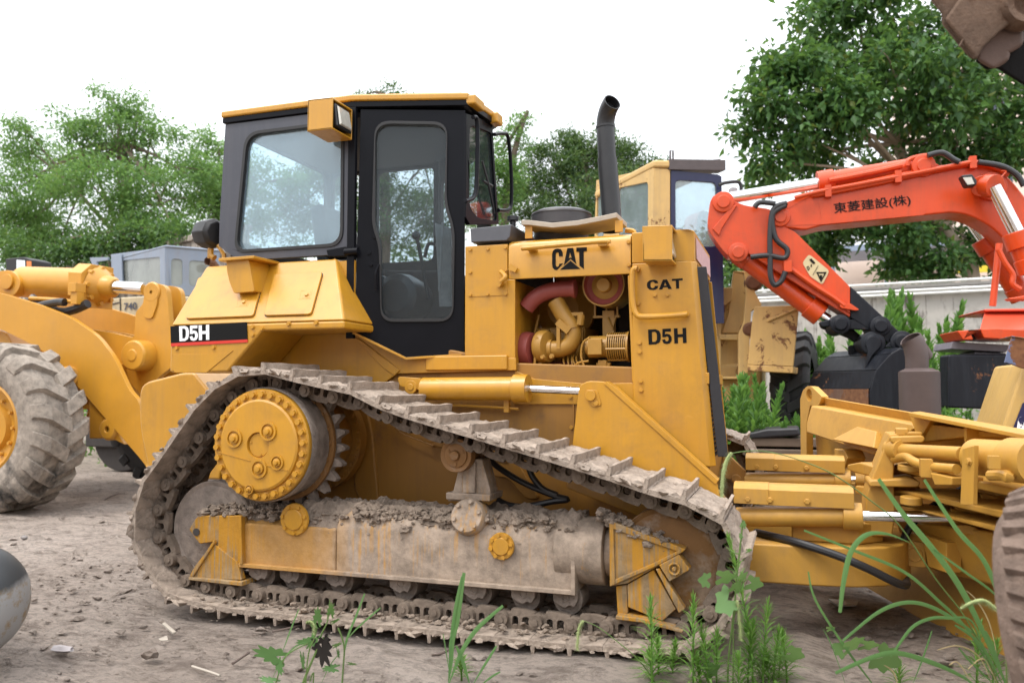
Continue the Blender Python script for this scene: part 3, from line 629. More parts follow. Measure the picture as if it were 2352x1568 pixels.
# front pane
fwp = [(708, 128), (852, 180), (888, 738), (730, 742), (706, 700)]; fh = [(728, 190), (846, 236), (878, 722), (768, 702), (726, 640)]
fw_ = rpoly([front_pl(*zE(*p)) for p in fh], [.06, .03, .04, .08, .05], 5)
b = B(); b.plate([front_pl(*zE(*p)) for p in fwp], [fw_], front_pl.n * .03); fp = part(b, "front_frame", M_black, .004, cab)
b = B(); b.prism(inset(fw_, -.004), front_pl.n * .004)
for v in b.bm.verts: v.co += front_pl.n * .012
part(b, "front_pane", M_glassd, 0, cab)
b = B(); a = front_pl(*zE(795, 390), -.02); c = front_pl(*zE(862, 680), -.02); b.tube([a, front_pl(*zE(830, 520), -.03), c], .008); b.tube([front_pl(*zE(800, 500), -.02), front_pl(*zE(850, 530), -.03)], .01, smooth=False); part(b, "wiper", M_seal, 0, fp)
for pts, pl in (((( 745, 150), (768, 175), (768, 400), (758, 570), (715, 608), (700, 606)), front_pl), (((862, 245), (905, 240), (938, 262), (955, 450), (955, 630), (930, 662), (885, 662)), None)):
    b = B()
    if pl: q = [pl(*zE(*p), -.05) for p in pts]
    else: q = [atx(*zE(*p), -1.80) for p in pts]
    b.tube(q, .013, 10, 5); part(b, "grab_rail", M_black, 0, cab)
# lamps
def lampbox(name, q, depth, lens_off, ylens):
    b = B(); b.plate([V(p) for p in q], [], (0, .012, 0)); dy = V((0, depth, 0)); q = [V(p) for p in q]   # q: tl, tr, br, bl of the near face
    i = [p + V((0, .012, 0)) for p in q]
    b.hexa([q[0], q[1], q[1] - ZZ * .012, q[0] - ZZ * .012], [p + dy for p in (q[0], q[1], q[1] - ZZ * .012, q[0] - ZZ * .012)])
    b.hexa([q[3], q[2], q[2] + ZZ * .012, q[3] + ZZ * .012], [p + dy for p in (q[3], q[2], q[2] + ZZ * .012, q[3] + ZZ * .012)])
    b.prism([q[0] + dy, q[1] + dy, q[2] + dy, q[3] + dy], (0, .012, 0)); b.hexa([q[0], q[0] + XX * .012, q[3] + XX * .012, q[3]], [p + dy for p in (q[0], q[0] + XX * .012, q[3] + XX * .012, q[3])])
    L = part(b, name, M_yel, .004)
    c = (q[1] + q[2]) / 2 + dy * .5 + XX * lens_off; s = abs(q[1].z - q[2].z)
    b = B(); b.hexa([c + V((-.12, -.06, s * .28)), c + V((-.12, -.06, -s * .28)), c + V((-.12, .06, -s * .28)), c + V((-.12, .06, s * .28))], [c + V((.0, -.085, s * .38)), c + V((.02, -.085, -s * .38)), c + V((.02, .085, -s * .38)), c + V((.0, .085, s * .38))]); part(b, "lamp_shell", M_seal, .01, L)
    b = B(); b.hexa([c + V((.004, -.07, s * .32)), c + V((.022, -.07, -s * .32)), c + V((.022, .07, -s * .32)), c + V((.004, .07, s * .32))], [c + V((.012, -.06, s * .27)), c + V((.032, -.06, -s * .27)), c + V((.032, .06, -s * .27)), c + V((.012, .06, s * .27))]); part(b, "lamp_glass", M_lens, .004, L)
    return L
lampbox("roof_lamp", on(4.06, zD, (890, 122), (1094, 100), (1090, 362), (882, 385)), .22, .0, 0)
lampbox("nose_lamp", on(4.28, zF, (1408, 205), (1645, 195), (1645, 478), (1412, 478)), .18, -.03, 0)
b = B(); c = at(*zO(1540, 1265), 4.35); b.lathe([(0, -.08), (.06, -.08), (.09, -.06), (.1, 0), (.098, .06), (.075, .085), (0, .085)], c, V((1, -.25, -.05)), 8, False); rl = part(b, "rear_lamp", M_seal, .008)
b = B(); b.tube([c + V((.02, 0, -.08)), c + V((.02, 0, -.14)), c + V((.05, 0, -.16))], .02, smooth=False); q = on(4.35, zK, (575, 200), (575, 90), (655, 75), (715, 160), (715, 200)); b.tube(q, .014, 6, smooth=False); part(b, "lamp_bracket", M_yel, 0, rl)

# ---------------- engine cover, nose
SY = 4.45; FYs = 5.42
b = B()
xh0, xh1 = at(*zF(358, 320), SY).x, at(*zF(1325, 250), SY).x
z_top = 2.11; z_low = at(*zF(900, 598), SY).z; x_t0 = at(*zF(20, 330), SY).x
hoodprof = [(SY, z_low), (SY, z_top - .045), (SY + .015, z_top - .015), (SY + .05, z_top), (FYs - .05, z_top), (FYs - .015, z_top - .015), (FYs, z_top - .045), (FYs, z_low), (FYs - .012, z_low), (FYs - .012, z_top - .06), (SY + .012, z_top - .06), (SY + .012, z_low)]
b.prism([V((xh0, y, z)) for y, z in hoodprof], (xh1 - .004 - xh0, 0, 0)); hood = part(b, "engine_hood", M_yel, .005)
xp = at(*zF(412, 900), SY).x; zlg = at(*zF(200, 1335), SY).z
b = B()
for y in (SY, FYs - .02): b.prism([V((x, y, z)) for x, z in ((x_t0, z_top - .02), (xh0 - .003, z_top - .02), (xh0 - .003, z_low), (xp, z_low), (xp, zlg), (x_t0, zlg))], (0, .02, 0))
b.box(((x_t0 + xh0) / 2, 4.935, z_top - .03), (xh0 - x_t0 - .01, FYs - SY - .05, .02)); b.box((xp - .02, 4.935, (z_low + zlg) / 2), (.02, FYs - SY - .05, z_low - zlg))
sp = part(b, "side_panel", M_yel, .005)
b = B(); b.prism(on(SY - .004, zF, (52, 365), (350, 355), (352, 745), (55, 758)), (0, .006, 0)); part(b, "access_plate", M_yel, .001, sp)
for p in ((62, 388), (200, 382), (338, 372), (62, 566), (340, 550), (62, 742), (198, 738), (340, 735), (1302, 328), (1305, 508), (1508, 745), (1608, 742), (1378, 812), (1388, 1118), (1390, 1190), (1398, 1420), (1400, 1490)): bolts(sp if p[0] < 400 else DZ, M_yel, [(at(*zF(*p), SY - .004), -YY, .010, .012)])
b = B(); b.box(((x_t0 + xp) / 2 - .14, SY - .012, at(*zF(200, 1275), SY).z), (xp - x_t0 + .2, .03, .085)); part(b, "side_ledge", M_yel, .008, sp)
b = B(); b.tube([at(*zF(300, 560), 4.43), at(*zF(335, 600), 4.40), at(*zF(300, 640), 4.40)], .014); b.box(at(*zF(290, 655), 4.42), (.035, .04, .035), Matrix.Rotation(.6, 3, 'Y')); b.prism(on(4.44, zF, (380, 498), (436, 535), (415, 570), (362, 545)), (0, -.012, 0)); part(b, "hood_latch", M_yel, .003, sp)
b = B(); b.tube(on(4.40, zF, (470, 380), (520, 375), (1080, 325), (1150, 335)), .014, 10); 
for p in ((550, 378), (1110, 345)): c = at(*zF(*p), 4.44); b.box(c + V((0, -.015, -.01)), (.05, .05, .012))
part(b, "grab_rail", M_yel, 0, hood)
# letters on the hood and the nose
b = B(); SL = SY - .0005
for o_, h_ in (([(787, 440), (757, 442), (755, 415), (745, 409), (733, 413), (731, 430), (731, 505), (735, 520), (746, 524), (757, 515), (758, 500), (788, 497), (760, 530), (740, 550), (722, 546), (707, 530), (703, 500), (703, 425), (710, 398), (726, 385), (748, 380), (772, 386), (785, 410)], []),
               ([(822, 378), (868, 375), (893, 503), (848, 462), (795, 512)], [[(843, 408), (856, 455), (848, 450), (834, 458)]]),
               ([(765, 546), (848, 476), (925, 540)], []),
               ([(893, 373), (975, 370), (975, 400), (950, 402), (952, 541), (918, 515), (915, 404), (893, 405)], [])):
    b.plate(on(SL, zF, *o_), [on(SL, zF, *h) for h in h_], (0, -.002, 0))
part(b, "lettering", M_ink, 0, hood)
xn = at(*zF(1810, 228), SY).x; zn = at(1640, 1072, SY).z
b = B(); prof = [V((xh1, SY, z_top)), V((xn - .02, SY, z_top)), V((xn + .10, SY, zn)), V((xh1 + .02, SY, zn))]
pl_ = [(xh1, SY), (xn - .07, SY), (xn - .03, SY + .01), (xn, SY + .05), (xn, FYs - .05), (xn - .03, FYs - .01), (xn - .07, FYs), (xh1, FYs)]
top = [V((x, y, z_top - .0)) for x, y in pl_]; bot = [V((x + (.10 if x > xn - .1 else 0.0), y, zn)) for x, y in pl_]
gz0, gz1 = z_top - .17, zn + .02
# nose shell: sides and top as a hollow box, open at the front for the radiator core
NS_ = []
b.hexa([top[0], top[1], top[2], top[3], top[3] - ZZ * .17, top[2] - ZZ * .17, top[1] - ZZ * .17, top[0] - ZZ * .17], [top[7], top[6], top[5], top[4], top[4] - ZZ * .17, top[5] - ZZ * .17, top[6] - ZZ * .17, top[7] - ZZ * .17])
tz = lambda i, z: top[i].lerp(bot[i], (z_top - z) / (z_top - zn))
for s_, idx in ((1, (0, 1, 2, 3)), (-1, (7, 6, 5, 4))):
    up = [tz(i, z_top - .171) for i in idx]; dn_ = [bot[i] for i in idx]
    inn = V((0, .03 * s_, 0)); ring_u = up + [up[3] + V((-.03, .0, 0)), up[2] + inn + V((-.02, 0, 0)), up[0] + inn]; ring_d = dn_ + [dn_[3] + V((-.03, .0, 0)), dn_[2] + inn + V((-.02, 0, 0)), dn_[0] + inn]
    b.hexa(ring_u, ring_d)
b.box(((xh1 + xn) / 2 + .03, 4.935, zn + .03), (xn - xh1, FYs - SY - .08, .06))
nose = part(b, "nose", M_yel, .006)
b = B(); b.box((xn - .04, 4.935, (z_top - .18 + zn) / 2), (.02, .86, z_top - .2 - zn)); 
for k in range(40): b.box((xn + .0 + .10 * (k / 40.) - .02, 4.935, z_top - .2 - (z_top - .25 - zn) * k / 39), (.02, .84, .006))
gg = part(b, "radiator_grille", M_ink, 0, nose)
b = B(); b.prism([V((xn + .006, SY + .045, z_top - .2)), V((xn + .006, SY + .065, z_top - .2)), V((xn + .106, SY + .065, zn + .05)), V((xn + .106, SY + .045, zn + .05))], (.055, 0, 0)); part(b, "grille_frame", flat("dark_steel", (.03, .03, .034), .6, spec=.25, var=.2), .004, nose)
b = B(); b.prism([V((xn + .001, SY + .1, z_top - .03)), V((xn + .001, FYs - .1, z_top - .03)), V((xn + .003, FYs - .1, z_top - .15)), V((xn + .003, SY + .1, z_top - .15))], (.004, 0, 0)); part(b, "nose_plate", flat("red_white_plate", (.5, .32, .33), .5, var=.4, sc_=24), 0, nose)
b = B()
for ch, q in (('C', ((1447, 706), (1536, 700), (1533, 624), (1444, 630))), ('A', ((1540, 702), (1642, 696), (1638, 620), (1538, 626))), ('T', ((1645, 695), (1730, 691), (1727, 613), (1642, 619))), ('D', ((1460, 1133), (1556, 1128), (1552, 1010), (1455, 1015))), ('5', ((1564, 1128), (1645, 1124), (1642, 1006), (1560, 1010))), ('H', ((1662, 1124), (1758, 1119), (1754, 1001), (1657, 1006)))): glyph(b, ch, on(SL, zF, *q), (0, -.002, 0))
part(b, "lettering", M_ink, 0, nose)
b = B(); b.tube(on(4.40, zF, (1368, 540), (1340, 545), (1330, 620), (1335, 800), (1360, 890), (1430, 915), (1700, 900), (1765, 890)), .016, 10, 4); b.bolt(at(*zF(1755, 890), 4.41), YY, .014, .05); b.bolt(at(*zF(1365, 535), 4.41), YY, .014, .05); part(b, "grab_rail", M_yel, 0, nose)
b = B(); b.prism(on(SY + .005, zF, (1295, 592), (1308, 590), (1365, 1425), (1330, 1428)), (0, .05, 0)); part(b, "inner_post", M_yel, .003, nose)
# things on top of the hood
b = B(); b.prism(on(SY - .01, zF, (60, 222), (385, 190), (372, 285), (345, 318), (65, 332)), (0, .8, 0)); part(b, "battery_box", flat("grey_box", (.075, .078, .09), .45, var=.2), .006)
b = B(); c = at(*zF(395, 165), 4.75); b.cyl(c - ZZ * .07, c, .018, seg=10); b.cyl(c, c + ZZ * .03, .035, seg=14); part(b, "filler_cap", M_rubber, .004)
b = B(); c = at(*zF(775, 190), 4.85); b.lathe([(.02, -.2), (.16, -.2), (.17, -.03), (.185, -.02), (.185, .045), (.19, .05), (.185, .062), (.15, .078), (.04, .084), (0, .084)], c, ZZ, 40, False); b.cyl(c + ZZ * .08, c + ZZ * .10, .035, seg=8); part(b, "air_intake", flat("dusty_black_steel", (.04, .036, .038), .45, var=.4), 0)
b = B()
for (x, y0) in ((518, 190), (1225, 160)):
    c0 = at(*zF(x, 300 if x < 900 else 250), 4.52); c1 = at(*zF(x, y0), 4.52); b.prism([c0 - XX * .022, c0 + XX * .022, c1 + XX * .022, c1 - XX * .022], (0, .012, 0)); c0 = c0 + YY * .3; c1 = c1 + YY * .3; b.tube([c0 + XX * .03, c0.lerp(c1, .8) + XX * .03, c1 + XX * -.02], .016, 6)
stn = part(b, "plank_stand", M_yel, .003)
b = B(); pts = on(4.50, zF, (460, 196), (520, 196), (700, 218), (900, 200), (1100, 162), (1210, 138)); d = V((0, .3, 0)); th_ = ZZ * .03
q = pts + [p + th_ for p in reversed(pts)]
b.prism(q, d); part(b, "bent_guard_rail", flat("weathered_grey_metal", (.36, .31, .25), .6, var=.3, bmp=.2), .004)
b = B(); e = [at(*zP(*p), 4.9) for p in ((1060, 1240), (1035, 900), (1008, 550), (992, 265))]
u_ = (e[3] - e[2]).normalized(); hd = V((.72, -.69, 0)).normalized(); rc = .15
arc = [e[3] + u_ * .0 + u_ * rc * sin(a) + hd * rc * (1 - cos(a)) for a in (0, .08, .16, .24, .32, .4, .48, .56, .64, .72, .8, .88, .96, 1.05, 1.15)]
b.tube(e[:3], .060, 24, 4, cap=False); b.tube([e[2].lerp(e[3], .0), e[3] - u_ * .01] + arc, .0555, 24, 1, smooth=False, cap=False)
d = (hd * sin(1.15) + u_ * cos(1.15)).normalized()
b.lathe([(.0545, -.01), (.055, .0), (.049, .0), (.048, -.05), (0, -.055)], arc[-1], d, 24, False)
b.lathe([(.060, 0), (.060, .012)], e[3], u_, 24, False)
part(b, "exhaust_pipe", flat("sooty_black_steel", (.014, .014, .016), .4, var=.5, sc_=8, bmp=.1), 0)

# ---------------- engine, seen through the open side
E_ = lambda x, y, Y: at(*zF(x, y), Y)
R_ = lambda px, Y: px / 3.41 / FPX * (Y * .946 + 1.1 * .324)     # enlargement pixels to metres round there
b = B(); x0, x1 = E_(560, 1000, 4.8).x, E_(960, 1000, 4.8).x; zt_ = E_(700, 1000, 4.8).z; z0 = zlg - .1
b.box(((x0 + x1) / 2, 4.98, (zt_ + z0) / 2), (x1 - x0, .36, zt_ - z0))
for k in range(6): b.box((x0 + (x1 - x0) * (k + .5) / 6, 4.80, zt_ - .05), (.045, .06, .08)); b.cyl((x0 + (x1 - x0) * (k + .5) / 6, 4.79, z0 + .05), (x0 + (x1 - x0) * (k + .5) / 6, 4.79, z0 + .22), .018, seg=8)
b.box(((x0 + x1) / 2, 4.74, z0 + .06), (x1 - x0, .12, .12)); b.lathe([(0, -.04), (.1, -.04), (.15, 0), (.19, .02), (.19, .06)], E_(800, 860, 4.95), YY, 30, False)
M_eng = flat("engine_enamel", (.36, .19, .03), .45, var=.3, sc_=9); M_red2 = M_red
eng = part(b, "engine", M_eng, .006)
b = B(); b.box((xh0 + .55, 4.935, zlg - .05), (1.15, .9, .06)); b.prism(on(SY + .01, zF, (410, 1335), (560, 1400), (960, 1438), (1365, 1432), (1365, 1600), (405, 1600)), (0, .03, 0)); part(b, "engine_bed", M_yel, .003)
b = B(); b.tube([E_(*p, 4.60) for p in ((500, 845), (560, 775), (650, 725), (760, 700), (890, 692))], R_(66, 4.6), 18); b.lathe([(R_(74, 4.6), 0), (R_(74, 4.6), .02), (R_(66, 4.6), .022)], E_(860, 695, 4.6), XX, 18)
part(b, "intake_hose", M_red, 0, eng)
b = B(); c = E_(1105, 665, 4.60); r = R_(168, 4.6)
b.lathe([(0, -.012), (r * .30, -.012), (r * .34, -.006), (r * .36, .03), (r * .62, .045), (r * .84, .03), (r * .93, .0), (r, -.004), (r * 1.01, .01), (r * .98, .28)], c, YY, 40, False); ac = part(b, "air_cleaner", M_eng, 0, eng)
b = B(); b.lathe([(r * .64, .043), (r * .84, .028), (r * .93, -.002)], c - YY * .002, YY, 40, False); part(b, "cleaner_band", M_red, 0, ac)
b = B(); b.tube([E_(*p, 4.62) for p in ((730, 790), (790, 900), (850, 990), (868, 1060), (840, 1130), (770, 1165), (690, 1168))], R_(68, 4.6), 18)
for p, ax in (((850, 1000), V((.3, 0, -1))), ((690, 1168), XX)): b.lathe([(R_(80, 4.6), -.01), (R_(80, 4.6), .012)], E_(*p, 4.62), ax, 18)
b.box(E_(755, 1060, 4.58), (.02, .03, .16)); b.box(E_(790, 990, 4.57), (.09, .02, .04), Matrix.Rotation(.7, 3, 'Y'))
part(b, "charge_elbow", M_eng, 0, eng)
b = B(); b.lathe([(.03, -.05), (.07, -.045), (.098, -.02), (.1, .01), (.09, .035), (.05, .045)], E_(640, 1150, 4.62), V((1, -.35, 0)), 28); b.lathe([(.045, .04), (.05, .16)], E_(640, 1150, 4.62), V((-1, .3, 0)), 20); b.tube([E_(*p, 4.6) for p in ((600, 1240), (610, 1320), (560, 1390), (520, 1410))], .014); b.tube([E_(*p, 4.56) for p in ((600, 1080), (565, 1090), (565, 1290), (500, 1345))], .008)
b.bolt(E_(590, 1085, 4.55), -YY, .01, .02); b.bolt(E_(700, 1225, 4.55), -YY, .012, .02); b.bolt(E_(630, 1230, 4.55), -YY, .012, .02)
tb = part(b, "turbocharger", M_eng, 0, eng)
b = B(); b.lathe([(.02, -.05), (.09, -.05), (.105, -.03), (.11, .0), (.1, .04), (.05, .05)], E_(515, 1175, 4.63), V((1, -.2, 0)), 28); b.tube([E_(*p, 4.72) for p in ((420, 1160), (480, 1180), (520, 1180))], .05, 14); b.box(E_(700, 1310, 4.76), (.35, .06, .06)); part(b, "turbine_housing", M_red, 0, eng)
c = E_(1090, 1150, 4.60); b = B(); b.cyl(c - XX * .075, c + XX * .05, R_(85, 4.6), seg=24); b.cyl(c - XX * .09, c - XX * .07, R_(60, 4.6), seg=20); b.box(E_(1040, 1150, 4.52), (.08, .03, .09)); b.box(E_(1110, 1290, 4.6), (.05, .1, .05)); b.prism([E_(1048, 1275, 4.56), E_(1160, 1275, 4.56), E_(1115, 1420, 4.56), E_(1050, 1405, 4.56)], (0, .04, 0)); alt = part(b, "alternator", M_eng, .004, eng)
b = B(); cc = E_(1215, 1150, 4.60); rr_ = R_(112, 4.6)
for k in range(9):
    xx = -.05 + k * .0125; b.lathe([(rr_, 0), (rr_, .005), (rr_ - .015, .005), (rr_ - .015, 0)], cc + XX * xx, XX, 28, False)
for k in range(6):
    a = 2 * pi * k / 6 + .2; b.cyl(cc + V((-.052, cos(a) * rr_ * .96, sin(a) * rr_ * .96)), cc + V((.06, cos(a) * rr_ * .96, sin(a) * rr_ * .96)), .007, seg=6)
b.cyl(cc + XX * .06, cc + XX * .072, rr_ * 1.05, seg=28); b.cyl(cc - XX * .05, cc + XX * .05, rr_ * .6, seg=20); part(b, "fan_guard", M_eng, 0, alt)
random.seed(12)
for k in range(6):
    x = 800 + k * 30; b = B(); b.tube([E_(x, 1380, 4.66), E_(x + 5, 1320, 4.62), E_(x + random.uniform(-30, 10), 1240, 4.64), E_(x + 10, 1150, 4.75)], .005, 6); part(b, 'fuel_line', M_eng, 0, eng)
b = B(); b.tube([E_(*p, 4.55) for p in ((1000, 1075), (945, 1120), (930, 1220), (960, 1310), (1000, 1350), (985, 1420))], .006, 6); part(b, 'fuel_line', M_eng, 0, eng); b = B(); b.tube([E_(*p, 4.55) for p in ((990, 1260), (900, 1280), (905, 1330), (980, 1350), (1040, 1420))], .006, 6); part(b, 'fuel_line', M_eng, 0, eng); b = B(); b.tube([E_(*p, 4.56) for p in ((780, 1340), (790, 1410), (890, 1410), (970, 1370))], .006, 6); part(b, 'fuel_line', M_eng, 0, eng)
b = B()
for x in (795, 850, 905, 940): b.cyl(E_(x, 1400, 4.68), E_(x, 1350, 4.68), .012, seg=8)
b.box(E_(870, 1410, 4.68), (.24, .08, .05)); part(b, 'injection_pump', M_eng, .003, eng); b = B(); b.box(E_(755, 1345, 4.6), (.03, .04, .09)); part(b, "fuel_fitting", M_eng, 0, eng); b = B(); b.tube([E_(600, 900, 4.75), E_(565, 1050, 4.75)], .008, smooth=False); part(b, "fuel_line", M_eng, 0, eng); b = B(); b.tube([E_(930, 900, 4.6), E_(920, 980, 4.6)], .022, 10, smooth=False); b.box(E_(890, 895, 4.62), (.09, .03, .02)); part(b, "fuel_fitting", M_eng, 0, eng)
for y in (4.75, 5.1):
    b = B()
    for x in (1040, 1130, 1215): b.box(E_(x, 865, y), (.012, .02, .09))
    b.box(E_(1130, 915, y), (.16, .03, .015)); b.box(E_(1150, 1000, y), (.07, .05, .2)); part(b, "fan_bracket", M_eng, .002, eng)
b = B(); b.tube([E_(1140, 920, 4.72), E_(1180, 1010, 4.72), E_(1200, 920, 4.72)], .008, smooth=False); part(b, "bracket_stay", M_eng, 0, eng)

b = B(); b.plate(on(5.32, zF, (985, 590), (1400, 590), (1400, 1500), (520, 1500), (520, 1180), (985, 1075)), [], (0, .04, 0)); b.prism(on(5.1, zF, (1225, 600), (1330, 600), (1330, 1440), (1225, 1440)), (0, .2, 0)); b.plate(on(5.30, zF, (400, 590), (700, 590), (700, 900), (560, 1180), (400, 1400)), [], (0, .03, 0)); part(b, "fan_shroud", M_dark, 0, eng)
# ---------------- lift cylinder, push arm
b = B(); L0, L1 = at(972, 893, 4.36), at(1214, 892, 4.36); b.cyl(L0, L1, .066, seg=32); b.cyl(L1 - XX * .085, L1, .079, seg=32); b.lathe([(.077, 0), (.03, .0), (.03, -.02)], L1 + XX * .001, XX, 32, False); b.prism(rpoly(on(4.34, zB, (270, 150), (400, 160), (412, 230), (280, 205)), .02), (0, .05, 0)); c = at(*zB(345, 210), 4.335); b.cyl(c, c + YY * .05, .04, seg=20); b.cyl(c - YY * .006, c, .02, seg=14); lc = part(b, "lift_cylinder", M_yel, .004)
b = B(); b.cyl(L1 - XX * .01, at(1334, 898, 4.36), .022, seg=24); part(b, "rod", M_chrome, 0, lc)
b = B(); b.tube(on(4.40, zB, (560, 312), (700, 318), (880, 328), (960, 335)), .008); b.box(at(*zB(895, 318), 4.40), (.03, .03, .07)); part(b, "oil_line", M_yel, 0, lc)
b = B(); b.prism(rpoly(on(4.33, idn, (1316, 1010), (1330, 885), (1350, 874), (1392, 876), (1412, 890), (1645, 1102), (1665, 1200), (1480, 1190), (1300, 1120)), [.02, .02, .03, .03, .03, .02, .02, .02, .02]), (0, .03, 0)); arm = part(b, "push_arm", M_yel, .005)
b = B(); b.prism(on(4.322, idn, (1392, 875), (1412, 888), (1650, 1103), (1643, 1112), (1406, 898), (1388, 882)), (0, .09, 0)); c = at(1358, 908, 4.328); b.cyl(c, c - YY * .022, .028, seg=20); c2 = at(1370, 926, 4.328); b.bolt(c2, -YY, .014, .016); b.prism(rpoly(on(4.328, idn, (1345, 895), (1372, 895), (1382, 930), (1362, 936)), .015), (0, -.006, 0)); part(b, "arm_flange", M_yel, .003, arm)
b = B(); bolts(hull, M_yel, [(at(*zB(*p), 4.46), -YY, .01, .01) for p in ((1262, 440), (1258, 265))])
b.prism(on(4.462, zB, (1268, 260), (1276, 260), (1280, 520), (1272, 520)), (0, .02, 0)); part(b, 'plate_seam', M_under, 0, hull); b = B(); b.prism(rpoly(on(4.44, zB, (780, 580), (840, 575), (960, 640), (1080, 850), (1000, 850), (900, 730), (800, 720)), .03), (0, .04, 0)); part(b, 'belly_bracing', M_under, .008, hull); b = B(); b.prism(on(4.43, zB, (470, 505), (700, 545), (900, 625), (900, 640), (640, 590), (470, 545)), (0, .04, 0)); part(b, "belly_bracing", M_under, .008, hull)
for pts in (((750, 580), (850, 670), (1000, 760), (1170, 830), (1240, 850), (1160, 860), (1000, 890), (900, 880), (840, 850)), ((1010, 640), (1040, 720), (1100, 790), (1180, 825))):
    b = B(); b.tube([at(*zB(*p), 4.25 + .05 * (i % 2) * 0) for i, p in enumerate(pts)], .017, 10); part(b, "hydraulic_hose", M_rubber, 0, hull)
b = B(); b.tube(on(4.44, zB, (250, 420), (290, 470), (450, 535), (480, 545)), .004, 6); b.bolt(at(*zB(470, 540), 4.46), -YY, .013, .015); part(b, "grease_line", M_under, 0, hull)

# ---------------- C-frame, angle cylinders, blade
b = B(); nz_ = lambda pts, z: [V((p.x, p.y, z)) for p in pts]
cx, cy = .02, 4.93
ol = [(-1.2, 4.36), (-.3, 4.36), (.08, 4.365), (.28, 4.40), (.42, 4.47), (.51, 4.58), (.56, 4.74), (.575, 4.93), (.56, 5.12), (.51, 5.28), (.42, 5.39), (.1, 5.49), (-.3, 5.5), (-1.2, 5.5)]
inn = [(-1.2, 5.30), (-.25, 5.30), (.05, 5.25), (.2, 5.1), (.25, 4.93), (.2, 4.76), (.05, 4.61), (-.25, 4.56), (-1.2, 4.56)]
b.prism([V((x, y, .278)) for x, y in ol + inn], (0, 0, .195)); cf = part(b, "blade_frame", M_blade, .012)
b = B(); c = V((.30, 4.80, .0))
pp = [V((x, y, .474)) for x, y in ((-.02, 4.5), (.30, 4.48), (.42, 4.6), (.42, 5.0), (-.02, 5.0))]; b.prism(pp, (0, 0, .10)); b.box((.12, 4.62, .62), (.16, .2, .1)); part(b, "frame_pad", M_blade, .008, cf)
b = B(); b.tube([gr(*zH(*p), .49) for p in ((350, 985), (600, 1045))] + [at(*zH(860, 1130), 4.32), at(*zH(1050, 1210), 4.33), at(*zH(1275, 1315), 4.42), at(*zH(1285, 1250), 4.72), at(*zH(1270, 1070), 4.72), at(*zH(1330, 930), 4.72), at(*zH(1450, 830), 4.7), at(*zH(1640, 720), 4.7), at(*zH(1830, 630), 4.6)], .02, 10); part(b, "hydraulic_hose", M_rubber, 0, cf)
# central tower
b = B(); TY = 4.54
b.prism(on(TY, zH, (1190, 368), (1260, 365), (1225, 480), (1215, 640), (1225, 880), (1205, 1010), (1035, 1010), (1040, 760), (1080, 640), (1160, 440)), (0, .25, 0)); b.prism(rpoly(on(TY - .05, zH, (1190, 385), (1400, 378), (1415, 400), (1400, 425), (1200, 428)), .02), (0, .3, 0)); b.prism(rpoly(on(TY - .06, zH, (1060, 660), (1330, 645), (1385, 670), (1370, 702), (1060, 700)), .02), (0, .3, 0)); b.box(at(*zH(1265, 355), TY + .03), (.06, .06, .04)); b.box(at(*zH(1330, 365), TY + .03), (.09, .06, .02)); tw = part(b, "blade_tower", M_blade, .014)
def angle_cyl(Y, c0, c1, r, head, rod, cover, rodend):
    b = B(); a, e = at(*zH(*c0), Y), at(*zH(*c1), Y); b.cyl(a, e, r, seg=28); h = at(*zH(*head), Y); b.cyl(e - XX * .055, e + XX * .035, r * 1.35, seg=28); cy = part(b, "angle_cylinder", M_blade, .004)
    b = B(); b.cyl(e, at(*zH(*rod), Y), r * .55, seg=24); part(b, "rod", M_chrome, 0, cy)
    b = B(); tl, br = at(*zH(*cover[0]), Y - r - .012), at(*zH(*cover[1]), Y - r - .012); prof = [(0, 0), (0, .75), (.15, .93), (.4, 1), (.8, 1), (.8, .97), (.42, .97), (.18, .9), (.04, .72), (.04, 0)]
    H_ = tl.z - br.z; W_ = 2 * r + .05
    for xA, xB, g in ((tl.x, tl.x + (br.x - tl.x) * .30, -.006), (tl.x + (br.x - tl.x) * .22, br.x, 0)):
        b.prism([V((xA, tl.y + g + u * W_, br.z + v * H_ + (.03 * H_ if g else 0))) for u, v in prof], (xB - xA, 0, 0))
    for t in (.12, .31, .62): b.bolt(V((tl.x + (br.x - tl.x) * t, tl.y - .003, br.z + H_ * .26)), -YY, .013, .012)
    part(b, "rod_cover", M_blade, .003, cy)
    b = B(); q = at(*zH(*rod), Y); b.cyl(q - XX * .01, q + XX * .09, r * .8, seg=20); b.lump(q + XX * .12, r * 1.1, 1.2, 1, .8, .05, 2); part(b, "rod_end", M_blade, 0, cy)
angle_cyl(5.3, (280, 660), (905, 660), .05, (905, 655), (985, 655), ((285, 497), (910, 615)), 0)
angle_cyl(4.45, (230, 888), (970, 884), .05, (975, 884), (1590, 886), ((210, 680), (968, 838)), 0)
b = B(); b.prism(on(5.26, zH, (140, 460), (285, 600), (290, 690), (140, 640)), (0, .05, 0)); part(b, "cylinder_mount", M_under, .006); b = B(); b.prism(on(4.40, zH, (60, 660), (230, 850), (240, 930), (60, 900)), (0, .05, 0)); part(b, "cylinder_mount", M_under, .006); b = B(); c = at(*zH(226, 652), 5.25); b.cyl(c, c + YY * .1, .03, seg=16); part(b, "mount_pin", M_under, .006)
# blade, turned so that its far end stands back
BL = Plane((.09, 6.3, 0), -65.0); bn = BL.n
b = B()
bt = lambda x, y, o=0.0: BL(*zH(x, y), o)
far = bt(640, 300).x; tA, tB = bt(745, 135), bt(2032, 357)
dirb = (V((tB.x, tB.y, 0)) - V((tA.x, tA.y, 0))).normalized(); endb = tA + (tB - tA).normalized() * 3.05
